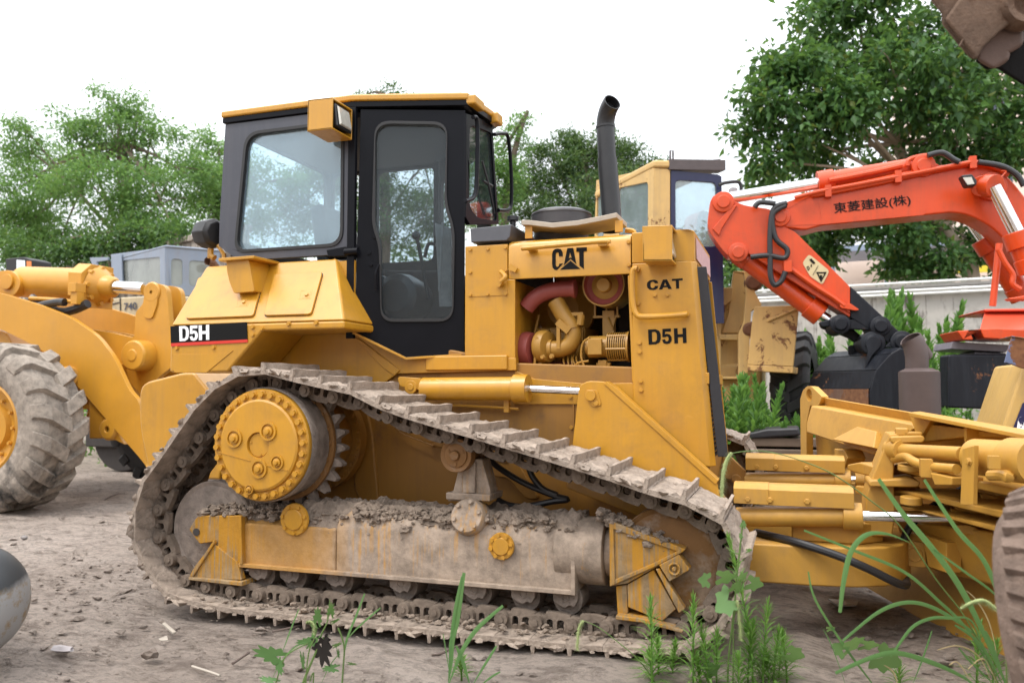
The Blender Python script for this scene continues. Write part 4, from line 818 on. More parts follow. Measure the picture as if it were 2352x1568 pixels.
# curved moldboard cross-section swept along the blade
prof = [(0, 0), (.035, -.10), (.075, -.28), (.09, -.5), (.075, -.75), (.03, -.98), (-.03, -1.12)]
pr2 = prof + [(x + .025, z) for x, z in reversed(prof)]
tA2 = tA - (tB - tA).normalized() * .22; b.prism([tA2 + bn * x + ZZ * z for x, z in pr2], endb - tA2)
blade = part(b, "blade", M_blade, .004)
b = B(); e0 = [(632, 520), (628, 150), (645, 95), (672, 68), (700, 72), (765, 135), (745, 190), (690, 190), (668, 300), (668, 1000), (640, 1000)]
q = rpoly([bt(*p, -.02) for p in e0], .012, 2); b.plate(q, [ring_at(bt(684, 125, -.02), BL.u, ZZ, .045, 16)], bn * .05); part(b, "blade_end_plate", M_blade, .004, blade)
b = B(); b.hexa([bt(695, 190, -.09), bt(1345, 312, -.09), bt(1345, 330, -.13), bt(1085, 500, -.15), bt(665, 360, -.13), bt(672, 300, -.13)], [p + bn * .16 for p in (bt(695, 190, -.09), bt(1345, 312, -.09), bt(1345, 330, -.13), bt(1085, 500, -.15), bt(665, 360, -.13), bt(672, 300, -.13))]); part(b, "upper_beam", M_blade, .012, blade)
b = B(); b.hexa([bt(825, 402, -.22), bt(985, 322, -.14), bt(1105, 352, -.14), bt(1088, 456, -.2)], [p + bn * .12 - ZZ * .03 for p in (bt(825, 402, -.22), bt(985, 322, -.14), bt(1105, 352, -.14), bt(1088, 456, -.2))]); b.prism([bt(*p, -.17) for p in ((840, 460), (905, 470), (925, 520), (905, 580), (845, 570))], bn * .12); part(b, "wedge_guard", M_blade, .006, blade)
b = B(); b.hexa([bt(1308, 232, -.3), bt(1375, 226, .0), bt(2100, 350, .0), bt(2100, 385, -.22)], [p - ZZ * .02 for p in (bt(1308, 232, -.3), bt(1375, 226, .0), bt(2100, 350, .0), bt(2100, 385, -.22))]); b.prism([bt(*p, -.18) for p in ((1310, 245), (1450, 280), (1370, 415))], bn * .15); b.prism([bt(*p, -.22) for p in ((1652, 330), (1672, 330), (1668, 420), (1656, 418))], bn * .2)
b.prism([bt(*p, -.16) for p in ((1380, 300), (2040, 385), (2040, 395), (1720, 380), (1370, 420))], bn * .1); part(b, "spill_flange", M_blade, .004, blade)
b = B()
for y0, y1, o in ((545, 640, -.34), (700, 770, -.36), (800, 850, -.34)):
    b = B(); b.hexa([bt(1215, y0 + 10, o), bt(2100, y0 + 190, o), bt(2100, y0 + 250, o), bt(1215, y1 - 40, o)], [p + bn * .33 for p in (bt(1215, y0 + 10, o), bt(2100, y0 + 190, o), bt(2100, y0 + 250, o), bt(1215, y1 - 40, o))]); part(b, "rib", M_blade, .01, blade)
b = B(); b.prism([bt(*p, -.42) for p in ((920, 560), (1000, 545), (1100, 575), (1090, 640), (960, 610), (920, 590))], bn * .3); b.prism([bt(*p, -.42) for p in ((970, 690), (1050, 700), (1050, 760), (970, 740))], bn * .3)
part(b, "rib", M_blade, .01, blade)
b = B(); b.hexa([bt(1215, 900, -.2), bt(2100, 1020, -.2), bt(2100, 1390, -.1), bt(1300, 1180, -.1)], [p + bn * .2 for p in (bt(1215, 900, -.2), bt(2100, 1020, -.2), bt(2100, 1390, -.1), bt(1300, 1180, -.1))]); part(b, "lower_beam", M_blade, .02, blade)
b = B(); b.box(at(*zH(1340, 1110), 4.75), (.1, .1, .13)); c = at(*zH(1345, 1120), 4.699); b.lathe([(.04, 0), (.04, -.006), (.03, -.006), (.03, 0)], c, YY, 20, False); b.prism([bt(*p, -.22) for p in ((1300, 980), (1400, 1000), (1545, 1050), (1545, 1240), (1430, 1200), (1400, 1050), (1300, 1030))], bn * .08); part(b, "trunnion", M_blade, .01, blade)
b = B(); t0, t1 = bt(1240, 470, -.38), bt(1650, 495, -.38); b.cyl(t0, t1, .033, seg=20); b.cyl(t0 + BL.u * .05, t0 - BL.u * .05, .055, seg=20); t2, t3 = bt(1730, 512, -.36), bt(2120, 545, -.36); b.cyl(t2, t3, .078, seg=32); c2 = bt(1960, 530, -.36); b.cyl(c2, t3, .09, seg=32); b.box(bt(1842, 545, -.5), (.04, .03, .05)); b.tube([bt(1820, 628, -.45), bt(1900, 628, -.45), bt(1935, 640, -.45), bt(1935, 605, -.42)], .022, 10); tc = part(b, "tilt_cylinder", M_blade, .005, blade)
b = B(); b.prism([bt(*p, -.49) for p in ((1645, 462), (1722, 440), (1712, 812), (1632, 812))], bn * .02); b.bolt(bt(1690, 540, -.49), -bn, .014, .015); part(b, "valve_bracket", M_blade, .003, tc)
b = B(); b.tube([bt(1220, 525, -.40), bt(1290, 512, -.41), bt(1350, 545, -.43), bt(1440, 572, -.43), bt(1610, 588, -.43)], .022, 12); b.box(bt(1418, 580, -.45), (.05, .06, .08)); part(b, "oil_pipe", M_blade, 0, tc)
for p, e_ in (((1310, 560), 590), ((1325, 760), 800)): b = B(); b.cyl(bt(p[0], p[1], -.38), bt(p[0], e_ + 10, -.38), .05, seg=18); part(b, 'pivot_pin', M_blade, .006, blade)
b = B(); b.hexa([bt(1440, 610, -.46), bt(1580, 640, -.46), bt(1578, 690, -.46), bt(1470, 690, -.46)], [p + bn * .15 for p in (bt(1440, 610, -.46), bt(1580, 640, -.46), bt(1578, 690, -.46), bt(1470, 690, -.46))]); part(b, "stop_block", M_blade, .006, blade)
b = B(); 
for y0, y1 in ((795, 850), (935, 985)): b.prism(rpoly([at(*zH(*p), 4.36) for p in ((1580, y0 + 8), (1700, y0 + 5), (1795, y0 + 60), (1830, y1 + 45), (1600, y1 - 10))], .03), (.05, .3, 0))
b.prism([at(*zH(*p), 4.32) for p in ((1765, 750), (1790, 742), (1930, 790), (1900, 1000), (1830, 1000))], (.0, .03, 0)); c = at(*zH(1880, 835), 4.31); b.cyl(c, c + YY * .05, .03, seg=14); part(b, "cylinder_clevis", M_blade, .006, blade)
# ================================================================ the other machines
def atd(x, y, Z): return CAM + ray(x, y) * (Z / FPX)
def atp(o, n, x, y):
    d = ray(x, y); return CAM + d * ((o - CAM).dot(n) / d.dot(n))
zS, zT, zU, zV = ZM(2780, 1000, 1.96), ZM(3700, 0, 3.92), ZM(3800, 1250, 2.8514), ZM(0, 1000, 3.36)
def words(name, text, mp, m, parent, off, bold=.0):
    """text as a flat mesh, laid on a surface by mp(u, v)"""
    cu = bpy.data.curves.new("t", 'FONT'); cu.body = text; cu.offset = bold; cu.resolution_u = 4; t = bpy.data.objects.new("t", cu); COL.objects.link(t)
    bpy.context.view_layer.update(); me = bpy.data.meshes.new_from_object(t.evaluated_get(bpy.context.evaluated_depsgraph_get())); bpy.data.objects.remove(t)
    xs = [v.co.x for v in me.vertices]; ys = [v.co.y for v in me.vertices]
    for v in me.vertices: v.co = mp((v.co.x - min(xs)) / (max(xs) - min(xs)), (v.co.y - min(ys)) / (max(ys) - min(ys))) + off
    me.materials.append(m); me.name = name; return link(me, name, parent)
def bil(q): return lambda u, v: q[0].lerp(q[1], u).lerp(q[3].lerp(q[2], u), v)

# ---------------- wheel loader at the left
LD = thing("wheel_loader", "yellow wheel loader with dusty front tyre and raised lift arms behind the bulldozer's rear", "wheel loader", (-8.2, 7.2, 0))
def tyre(parent, c, r, w, m, rimm, ax=YY, lugs=22, rim=.55, lh=.05, name="wheel", seg=56, lw=.5, chev=.42):
    c = V(c); ax = V(ax).normalized(); u = ZZ.cross(ax).normalized() if abs(ax.z) < .9 else XX; v = ax.cross(u)
    b = B(); k = rim * r
    b.lathe([(k, w * .06), (k * 1.06, .01), (r * .74, -w * .02), (r * .88, w * .05), (r * .93, w * .14), (r * .935, w * .5), (r * .93, w * .86), (r * .88, w * .95), (r * .74, w * 1.02), (k, w * .94)], c, ax, seg, False)
    P = lambda a, rr, h: c + ax * h + (u * cos(a) + v * sin(a)) * rr
    for s in (0, 1):
        for i in range(lugs):
            a = 2 * pi * (i + .5 * s) / lugs; da = 2 * pi / lugs * lw / 2; sk = 2 * pi / lugs * chev
            hs = (-.0, .12, .30, .52); F = lambda t: t if s == 0 else 1 - t
            secs = []
            for t, rr, r2, ka in ((-.02, .78, .84, -sk * .4), (.04, .86, .955, -sk * .2), (.13, .91, 1.0, 0), (.54, .91, 1.0, sk)):
                h = w * F(t); secs.append([P(a + ka - da, r * rr, h), P(a + ka + da, r * rr, h), P(a + ka + da * .8, r * r2, h), P(a + ka - da * .8, r * r2, h)])
            vs = [[b.bm.verts.new(p) for p in sct] for sct in secs]
            for A, C in zip(vs, vs[1:]):
                for q in range(4): b.bm.faces.new((A[q], A[(q + 1) % 4], C[(q + 1) % 4], C[q]))
            b.bm.faces.new(vs[0]); b.bm.faces.new(vs[-1])
    t = b.obj(name, m, parent, .008)
    if rimm:
        b = B(); b.lathe([(k * 1.02, w * .05), (k * .97, w * .03), (k * .93, w * .10), (k * .86, w * .12), (k * .83, w * .2), (k * .55, w * .24), (k * .5, w * .16), (k * .2, w * .15), (0, w * .14)], c, ax, 40, False)
        b.lathe([(k * 1.02, w * .95), (k * .8, w * .8), (0, w * .8)], c, ax, 40, False)
        for i in range(12): b.bolt(P(2 * pi * i / 12, k * .66, w * .2), -ax, .018, .025)
        b.obj("rim", rimm, t, 0)
    return t
tyre(LD, (-7.72, 6.08, .86), .87, .58, M_tyre, M_yel2, rim=.53, lugs=17, lw=.58)
tyre(LD, (-7.72, 8.5, .86), .87, .58, M_tyrek, M_yel2, rim=.53, lugs=17)
b = B(); A6 = rpoly(on(6.85, zG, (-300, 400), (0, 448), (190, 505), (340, 565), (470, 655), (550, 760), (625, 922), (672, 968), (700, 1290), (745, 1345), (690, 1262), (380, 905), (300, 820), (200, 720), (0, 620), (-300, 560)), [.1]*16, 4)
b.prism(A6, (0, .06, 0)); off = V((0, 1.35, 0)); b.prism([p + off for p in A6], (0, .06, 0)); 
la = b.obj("lift_arm", M_yel2, LD, .012)
b = B(); b.cyl(at(*zG(330, 850), 6.80), at(*zG(330, 850), 8.3), .09, seg=24); b.cyl(at(*zG(330, 850), 6.78), at(*zG(330, 850), 6.86), .11, seg=24); b.prism(rpoly(on(7.0, zG, (-200, 560), (30, 640), (60, 710), (40, 760), (-200, 760)), .05), (0, .9, 0)); b.obj("front_frame", M_yel2, LD, .02)
b = B(); lev = rpoly(on(7.25, zG, (655, 540), (690, 500), (700, 425), (745, 398), (800, 415), (808, 470), (815, 560), (832, 700), (835, 800), (770, 850), (690, 950), (600, 850), (560, 760), (430, 622), (540, 640), (648, 665)), [.03, .03, .1, .12, .12, .1, .2, .1, .05, .05, .05, .05, .05, .02, .05, .05], 5)
b.prism(lev, (0, .07, 0)); b.prism([p + V((0, .22, 0)) for p in lev], (0, .07, 0)); bc = b.obj("bell_crank", M_yel2, LD, .012)
b = B(); c = at(*zG(735, 445), 7.25); b.lathe([(.02, -.02), (.1, -.022), (.115, -.01), (.115, .0)], c, YY, 28, False); b.prism(rpoly([c + V((x, -.02, z)) for x, z in ((.08, 0), (.09, -.12), (.02, -.3), (-.1, -.28), (-.1, -.05))], .05), (0, .02, 0)); b.obj('pivot_pin', M_yel2, bc, .004); b = B(); c = at(*zG(700, 752), 7.25); b.lathe([(0, -.2), (.06, -.2), (.065, -.19), (.15, -.19), (.165, -.17), (.17, .0)], c, YY, 32, False); b.obj("pivot_pin", M_yel2, bc, .004)
b = B(); c0, c1 = at(*zG(115, 395), 7.32), at(*zG(425, 408), 7.32); b.cyl(c0, c1, .185, seg=40); 
h0, h1 = at(*zG(418, 412), 7.32), at(*zG(480, 416), 7.32); ax = (h1 - h0).normalized()
b.prism([h0 + ZZ * z + YY * y for y, z in ((-.26, -.14), (-.26, .12), (-.12, .24), (.2, .24), (.2, -.25), (-.1, -.26))], h1 - h0); b.lathe([(.22, 0), (.2, .03), (.13, .1), (.12, .2), (.09, .24)], h1, ax, 28)
for k in range(8): b.bolt(h1 + (YY * cos(k * pi / 4) + ZZ * sin(k * pi / 4)) * .2, ax, .03, .05)
q = at(*zG(40, 395), 7.10); b.prism(rpoly(on(7.1, zG, (-60, 350), (60, 335), (105, 400), (70, 465), (-60, 470)), [.02, .18, .2, .15, .02], 6), (0, .12, 0)); b.cyl(q - YY * .03, q, .09, seg=24); b.cyl(at(*zG(80, 395), 7.2), c0, .1, seg=20)
tcx = b.obj("bucket_cylinder", M_yel2, LD, .01)
b = B(); b.cyl(h1, at(*zG(700, 428), 7.32), .072, seg=24); b.obj("rod", M_chrome, tcx)
b = B(); b.tube(on(7.0, zV, (400, 650), (700, 665), (950, 690), (1040, 700)), .025, 8); b.box(at(*zV(1040, 600), 7.0), (.09, .1, .22)); b.box(at(*zV(1040, 510), 7.0), (.1, .14, .1)); b.obj("steel_pipe", M_yel2, tcx, .004)
b = B(); b.tube([at(*zV(x, y), 7.05) for x, y in ((430, 640), (620, 770), (820, 830), (1000, 800), (1180, 720))], .05, 10); b.tube([at(*zV(x, y), 6.95) for x, y in ((480, 770), (620, 730), (780, 700), (870, 702))], .045, 10); b.obj("hydraulic_hose", M_rubber, tcx)
b = B(); b.prism(rpoly(on(7.6, idn, (12, 594), (55, 590), (72, 596), (72, 625), (14, 625)), .02), (0, .3, 0)); hl = b.obj("headlight", M_seal, LD, .02)
b = B(); b.prism(on(7.585, zV, (222, 130), (335, 140), (340, 270), (222, 265)), (0, .012, 0)); b.obj("lamp_glass", M_chrome, hl); b = B(); b.prism(on(7.585, zV, (355, 145), (412, 150), (415, 275), (360, 272)), (0, .012, 0)); b.obj("indicator", flat("amber_lens", (.6, .2, .05), .3), hl)
b = B(); b.prism(on(6.9, zG, (430, 960), (520, 1010), (560, 1100), (600, 1180), (540, 1150), (430, 1150)), (0, .4, 0)); b.tube(on(7.0, zG, (400, 900), (440, 980), (430, 1080), (520, 1130)), .03); c = at(*zG(525, 1105), 6.88); b.lathe([(.03, 0), (.03, -.03), (.1, -.03), (.12, 0), (.12, .4)], c, YY, 20, False); b.box(at(*zG(300, 900), 7.6), (2.6, 1.3, .5)); b.obj("axle", M_yel2, LD, .02)

# ---------------- grader with the blue cab, behind the loader
GR = thing("motor_grader", "old beige grader with pale blue cab and numbered hood before the plank-marked concrete wall", "grader", gr(320, 1040))
M_blue = paint("pale_blue_enamel", (.20, .245, .32), .5, amount=.4, chips=.68, streak=.3); M_beige = paint("beige_enamel", (.42, .35, .22), .5, amount=.4, chips=.66, streak=.35); M_gls2 = glass("dusty_cab_glass", (.55, .62, .62), .05, film=(.35, .38, .36), filmamt=.7)
c0 = atd(*zG(795, 230), 12.0); PL, PR = Plane((c0.x, c0.y, 0), -24), Plane((c0.x, c0.y, 0), 48)
def pane_wall(name, m, pl, z, outer, holes, t, parent, gm=M_gls2, rad=.06, inset_t=.02):
    b = B(); hs = [rpoly([pl(*z(*p)) for p in h], rad, 4) for h in holes]; b.plate([pl(*z(*p)) for p in outer], hs, pl.n * t); o = b.obj(name, m, parent, .006)
    for h in hs:
        b = B(); b.prism(h, pl.n * .006)
        for v in b.bm.verts: v.co += pl.n * inset_t
        b.obj("window", gm, o)
    return o
cb = pane_wall("cab", M_blue, PL, zG, ((535, 262), (795, 228), (797, 455), (540, 440)), [((590, 292), (772, 275), (772, 412), (592, 402))], .06, GR)
pane_wall("cab_side", M_blue, PR, zG, ((797, 228), (1060, 248), (1060, 470), (799, 455)), [((825, 282), (880, 285), (882, 415), (826, 415)), ((912, 290), (1040, 300), (1040, 420), (912, 415))], .06, GR)
b = B(); rp = [atp(c0, ZZ, *zG(*p)) for p in ((540, 232), (800, 222), (1075, 245))]; e1 = PL(*zG(535, 240)); e2 = PR(*zG(1060, 240)); top = c0.z
rq = [V((c0.x, c0.y, top)), V((e2.x, e2.y, top)), V((e1.x + e2.x - c0.x, e1.y + e2.y - c0.y, top)), V((e1.x, e1.y, top))]
m_ = sum(rq, V()) / 4; b.prism([m_ + (p - m_) * 1.02 for p in rq], (0, 0, .04)); b.obj("roof", M_blue, GR, .02)
b = B(); b.prism([m_ + (p - m_) * .95 + ZZ * -1.0 for p in rq], (0, 0, -.6)); b.prism([p for p in (V((m_.x + .4, m_.y + .2, top - .3)), V((m_.x + .9, m_.y + .2, top - .3)), V((m_.x + .9, m_.y + .2, top - .95)), V((m_.x + .4, m_.y + .2, top - .95)))], (0, .05, 0)); b.obj("seat", flat("pale_seat_cover", (.5, .5, .46), .7), GR, .03)
b = B(); q = [PL(*zG(*p), -.05) for p in ((432, 278), (520, 275), (520, 290), (465, 298), (470, 345), (540, 400), (545, 420), (455, 345))]; b.prism(q, PL.n * .03); b.prism([PL(*zG(*p), -.03) for p in ((535, 268), (585, 262), (590, 410), (545, 410))], PL.n * .02); b.obj("cab_door", M_blue, GR, .004)
HP = Plane((c0.x - .3, c0.y - .5, 0), -12)
b = B(); b.prism(rpoly([HP(*zG(*p)) for p in ((380, 500), (575, 470), (830, 455), (850, 760), (380, 760))], .04), HP.n * 1.6); hd_ = b.obj("hood", M_beige, GR, .03)
b = B(); b.prism([HP(*zG(*p), -.003) for p in ((578, 470), (583, 470), (590, 760), (585, 760))], HP.n * -.006); b.prism([HP(*zG(*p), -.003) for p in ((440, 520), (575, 492), (575, 498), (440, 526))], HP.n * -.006); b.obj("hood_seam", M_dark, hd_)
words("number", "740", bil([HP(*zG(*p), -.012) for p in ((598, 532), (660, 528), (660, 492), (598, 497))]), flat("navy_lettering", (.03, .035, .06), .5), hd_, V(), .02)
b = B(); RPp = Plane((c0.x + .8, c0.y + .5, 0), 10); b.prism([RPp(*zG(*p)) for p in ((800, 425), (960, 418), (960, 470), (800, 480))], RPp.n * .5); b.prism([RPp(*zG(*p), .06) for p in ((805, 480), (900, 470), (900, 640), (805, 640))], RPp.n * .05); b.obj("radiator_frame", M_yelr, GR, .01)
b = B()
for k in range(6): b.tube([RPp(*zG(812 + k * 14, 482)), RPp(*zG(812 + k * 14, 600))], .012, 6, smooth=False)
for k in range(6): b.tube([RPp(*zG(805, 490 + k * 20), -.02), RPp(*zG(905, 484 + k * 20), -.02)], .012, 6, smooth=False)
b.obj("grille", M_rust, GR)
b = B(); b.tube([PR(*zG(1045, 330), -.3), PR(*zG(1020, 300), -.35), PR(*zG(1000, 295), -.4)], .06, 10, cap=False); b.obj("exhaust_pipe", M_rust, GR)
b = B(); b.box((c0.x, c0.y + 1.0, .62), (3.2, 1.6, .5)); [b.cyl((c0.x + dx, c0.y + .3, .55), (c0.x + dx, c0.y + .7, .55), .55, seg=28) for dx in (-1.0, 1.0)]; b.obj("chassis", M_dark, GR, .02)

# ---------------- second wheel loader, blue cab door, behind the nose
W2 = thing("wheel_loader", "rusty old yellow wheel loader with a dark blue cab door behind the bulldozer's nose", "wheel loader", (-1.2, 9.6, 0))
c0 = atd(*zP(1445, 640), 9.2); PL, PR = Plane((c0.x, c0.y, 0), -52), Plane((c0.x, c0.y, 0), 22)
M_gls3 = glass("sky_lit_glass", (.75, .86, .9), .06, film=(.55, .68, .72), filmamt=.4)  # cyan film puts the bright sky into the pane colour
pane_wall("cab", M_yelr, PL, zP, ((905, 755), (1445, 640), (1440, 1500), (880, 1500)), [((912, 870), (975, 850), (975, 1300), (905, 1300)), ((1110, 830), (1392, 770), (1390, 1260), (1110, 1290))], .06, W2, M_gls3)
pane_wall("cab_side", M_yelr, PR, zP, ((1445, 640), (1600, 650), (1600, 1500), (1440, 1500)), [], .06, W2)
dr = pane_wall("cab_door", M_navy, PR, zP, ((1608, 660), (2050, 700), (2085, 720), (2110, 2100), (1608, 2100)), [((1650, 750), (2035, 775), (2040, 1380), (1655, 1370)), ((1690, 1480), (1860, 1490), (1870, 1900), (1700, 1900))], .06, W2, M_gls3)
b = B(); top = c0.z; e1, e2 = PL(*zP(900, 755)), PR(*zP(2100, 690)); rq = [V((c0.x, c0.y, top)), V((e2.x, e2.y, top)), V((e1.x + e2.x - c0.x, e1.y + e2.y - c0.y, top)), V((e1.x, e1.y, top))]; m_ = sum(rq, V()) / 4
b.prism([m_ + (p - m_) * 1.03 for p in rq], (0, 0, .09)); rf = b.obj("roof", M_yelr, W2, .03)
b = B(); b.prism([m_ + (p - m_) * 1.035 + ZZ * -.02 for p in (rq[0].lerp(rq[1], .22), rq[1], rq[1].lerp(rq[2], .1), rq[0].lerp(rq[3], .1).lerp(rq[1].lerp(rq[2], .1), .22))], (0, 0, .118)); b.box(rq[1].lerp(rq[2], .1) + ZZ * .11, (.12, .12, .05)); b.tube([rq[0].lerp(rq[1], .24) + ZZ * .08, rq[0].lerp(rq[1], .24) + ZZ * .2, rq[0].lerp(rq[1], .28) + ZZ * .2, rq[0].lerp(rq[1], .28) + ZZ * .08], .012, 6, smooth=False); b.obj("roof_edge", flat("brown_steel", (.07, .055, .055), .5, var=.3), rf, .02)
b = B(); b.prism([p - ZZ * 1.15 for p in [m_ + (p - m_) * .9 for p in rq]], (0, 0, -.5)); b.box(m_ + V((.1, .3, -.8)), (.4, .15, .6)); b.obj("cab_inside", M_dark, W2, .02)
b = B(); b.tube([PR(*zP(x, y), -.1) for x, y in ((2060, 800), (2120, 780), (2230, 770), (2265, 800), (2270, 880))], .02, 8); mr = b.obj("mirror_arm", M_seal, W2)
b = B(); b.prism(rpoly([PR(*zP(x, y), -.12) for x, y in ((2170, 815), (2240, 820), (2240, 900), (2155, 900))], .03), PR.n * .06); b.obj("mirror", flat("grey_mirror_back", (.3, .3, .31), .4), mr, .015)
FP = Plane((c0.x + .9, c0.y + .45, 0), 8)
b = B(); b.prism([FP(*zS(*p)) for p in ((300, 165), (430, 165), (455, 200), (470, 330), (525, 430), (440, 480), (420, 900), (400, 1210), (345, 1210), (340, 660), (380, 560), (400, 330), (385, 180))], FP.n * .12); b.prism([FP(*zS(*p), .25) for p in ((300, 168), (400, 165), (400, 560), (350, 650), (210, 650), (260, 500))], FP.n * .1); b.prism([FP(*zS(*p), .2) for p in ((130, 300), (300, 290), (290, 390), (190, 470), (130, 420))], FP.n * .4); b.prism([FP(*zS(*p), .12) for p in ((165, 510), (205, 500), (200, 1040), (190, 1040))], FP.n * .2); b.prism([FP(*zS(*p), .1) for p in ((190, 660), (345, 660), (345, 705), (190, 700))], FP.n * .3); b.prism([FP(*zS(*p), .1) for p in ((190, 990), (345, 990), (345, 1010), (190, 1010))], FP.n * .3); b.prism([FP(*zS(*p), .5) for p in ((205, 700), (345, 700), (345, 1000), (205, 1000))], FP.n * .05); b.obj("front_frame", M_yelr, W2, .015)
b = B(); b.prism([FP(*zS(*p), .45) for p in ((120, 430), (420, 300), (420, 1150), (120, 1150))], FP.n * .9); b.prism([FP(*zS(*p), .3) for p in ((215, 1010), (345, 1010), (345, 1200), (215, 1200))], FP.n * .1); b.obj('body', M_yelr, W2, .02)
b = B(); c = FP(*zS(460, 250), -.02); b.lathe([(0, 0), (.07, 0), (.1, .03), (.1, .1)], c, FP.n, 20, False); b.obj('pivot_pin', M_rust, W2, .01); b = B(); c = FP(*zS(428, 620), -.02); b.lathe([(0, 0), (.05, 0), (.09, .03), (.1, .1)], c, FP.n, 20, False); b.prism([FP(*zS(*p), .1) for p in ((140, 425), (240, 425), (235, 490), (145, 490))], FP.n * .15); b.obj("pivot_pin", M_rust, W2, .01)
GP = Plane((c0.x + 1.0, c0.y + .25, 0), -6)
b = B(); gpz = [GP(*zS(*p)) for p in ((470, 440), (590, 440), (815, 432), (770, 912), (412, 898), (450, 520))]; b.prism(gpz, GP.n * .04); b.prism([GP(*zS(*p), -.002) for p in ((412, 900), (772, 914), (768, 965), (412, 945))], GP.n * .5); b.prism([GP(*zS(*p), -.03) for p in ((560, 545), (810, 445), (815, 462), (565, 565))], GP.n * .03); b.obj("fender", paint("rust_eaten_yellow", (.56, .34, .11), .55, amount=.4, chips=.545, scale=1.1, streak=.4, dirt=(.32, .2, .12)), W2, .008)
q_ = GP(*zS(640, 800), 1.1); tyre(W2, (q_.x, q_.y, 1.24), .70, .42, M_tyrek, None, ax=(.99, -.12, 0), lugs=18, name="wheel", lw=.62)
b = B(); b.box((c0.x - .2, c0.y + 1.5, 1.1), (2.6, 1.3, .9)); b.obj("chassis", M_yelr, W2, .05)

# ---------------- orange excavator
EX = thing("excavator", "bright orange excavator with Japanese lettering along its bent boom and a black bucket", "excavator", (4.4, 9.6, 0))
XP = Plane((0, 8.9, 0), 6); xn_ = XP.n
X = lambda *p, o=0.0: [XP(*zI(*q), o) for q in p]
b = B(); b.prism(rpoly(X((458, 470), (470, 440), (520, 405), (680, 340), (1100, 250), (1300, 210), (1480, 195), (1620, 225), (1700, 290), (1800, 420), (1980, 700), (1900, 790), (1760, 740), (1690, 640), (1600, 540), (1500, 480), (1400, 455), (1200, 475), (700, 525), (620, 550), (470, 530)), [.03, .05, .05, .1, .1, .2, .5, .5, .5, .5, .1, .1, .3, .5, .5, .3, .3, .1, .05, .05, .05], 6), xn_ * .36); boom = b.obj("boom", M_orange, EX, .02)
b = B(); b.prism(rpoly(X((488, 415), (690, 340), (1200, 268), (1260, 300), (1240, 470), (700, 520), (520, 525), (700, 500), (680, 350), (520, 440)), .02), xn_ * -.004); b.obj("boom_plate", M_orange, boom)
b = B(); st = rpoly(X((100, 540), (118, 400), (140, 362), (185, 362), (215, 385), (300, 420), (440, 440), (500, 530), (560, 555), (850, 845), (850, 1005), (500, 785), (300, 660), (265, 680), (215, 690), (180, 650)), [.1, .1, .1, .12, .06, .05, .06, .06, .06, .02, .02, .02, .05, .08, .08, .08], 5); b.prism(st, xn_ * .3); b.prism([p + xn_ * .004 for p in X((130, 545), (230, 425), (260, 420), (180, 540), (165, 580))], xn_ * -.03); stick = b.obj("stick", M_orange, EX, .02)
b = B(); b.prism([p + xn_ * -.004 for p in X((851, 842), (870, 858), (1140, 1110), (1140, 1160), (1080, 1170), (1000, 1100), (851, 1008))], xn_ * .31); b.obj("stick_end", M_blackw, stick, .015)
for p, r in (((188, 402), .11), ((265, 665), .1), ((485, 480), .1), ((1235, 212), .11), ((1590, 320), .14)):
    b = B(); c = XP(*zI(*p), -.02); b.lathe([(0, -.03), (r * .6, -.03), (r * .62, -.015), (r, -.01), (r * 1.05, .03)], c, xn_, 24, False); b.obj("pivot_pin", M_orange, boom, .005)
b = B(); b.cyl(XP(*zI(1540, 320), -.25), XP(*zI(1540, 320), .05), .1, seg=24); b.cyl(XP(*zI(1610, 320), -.3), XP(*zI(1560, 320), -.2), .11, seg=24); b.obj('cylinder_pin', M_orange, boom, .005); b = B(); b.prism(rpoly(X((1205, 185), (1255, 180), (1330, 215), (1280, 240), (1210, 240)), .05), xn_ * .3); b.obj("cylinder_bracket", M_orange, boom, .005)
def jack(name, p0, p1, p2, r, rr, o, m=M_orange, parent=EX, z=zI, tip=None):
    b = B(); a, c, d = XP(*z(*p0), o), XP(*z(*p1), o), XP(*z(*p2), o); b.cyl(a, c, r, seg=24); ax = (c - a).normalized(); b.cyl(c - ax * .14, c + ax * .02, r * 1.2, seg=24); b.cyl(a - ax * .06, a + ax * .08, r * 1.1, seg=20); j = b.obj(name, m, parent, .008)
    b = B(); b.cyl(c, d, rr, seg=20); b.obj("rod", M_chrome, j); return j
jack("stick_cylinder", (1205, 222), (690, 305), (205, 385), .105, .062, .15); jack("bucket_cylinder", (285, 690), (690, 990), (735, 1020), .10, .06, .15)
for o in (-.28, .5): jack("boom_cylinder", (1790, 740) if o < 0 else (1740, 880), (1725, 570) if o < 0 else (1555, 600), (1600, 325) if o < 0 else (1450, 450), .11, .065, o)
b = B(); b.tube(X((650, 365), (740, 352), (1000, 300), (1250, 245), (1500, 200), (1620, 225), (1680, 260), o=-.03), .03, 8); b.tube(X((560, 380), (700, 345), (900, 308), (1200, 250), (1480, 195), o=-.06), .022, 8); b.tube(X((740, 290), (860, 268), (1000, 240), (1120, 212), o=.02), .03, 8); b.tube(X((1150, 215), (1155, 185), (1200, 168), (1250, 160), o=.0), .025, 8); b.tube(X((1560, 330), (1620, 290), (1665, 245), (1640, 240), o=-.1), .007, 6)
for p in ((735, 348), (1100, 272), (1490, 198)): b.box(XP(*zI(*p), -.04), (.06, .08, .12))
b.obj("oil_pipe", M_orange, boom)
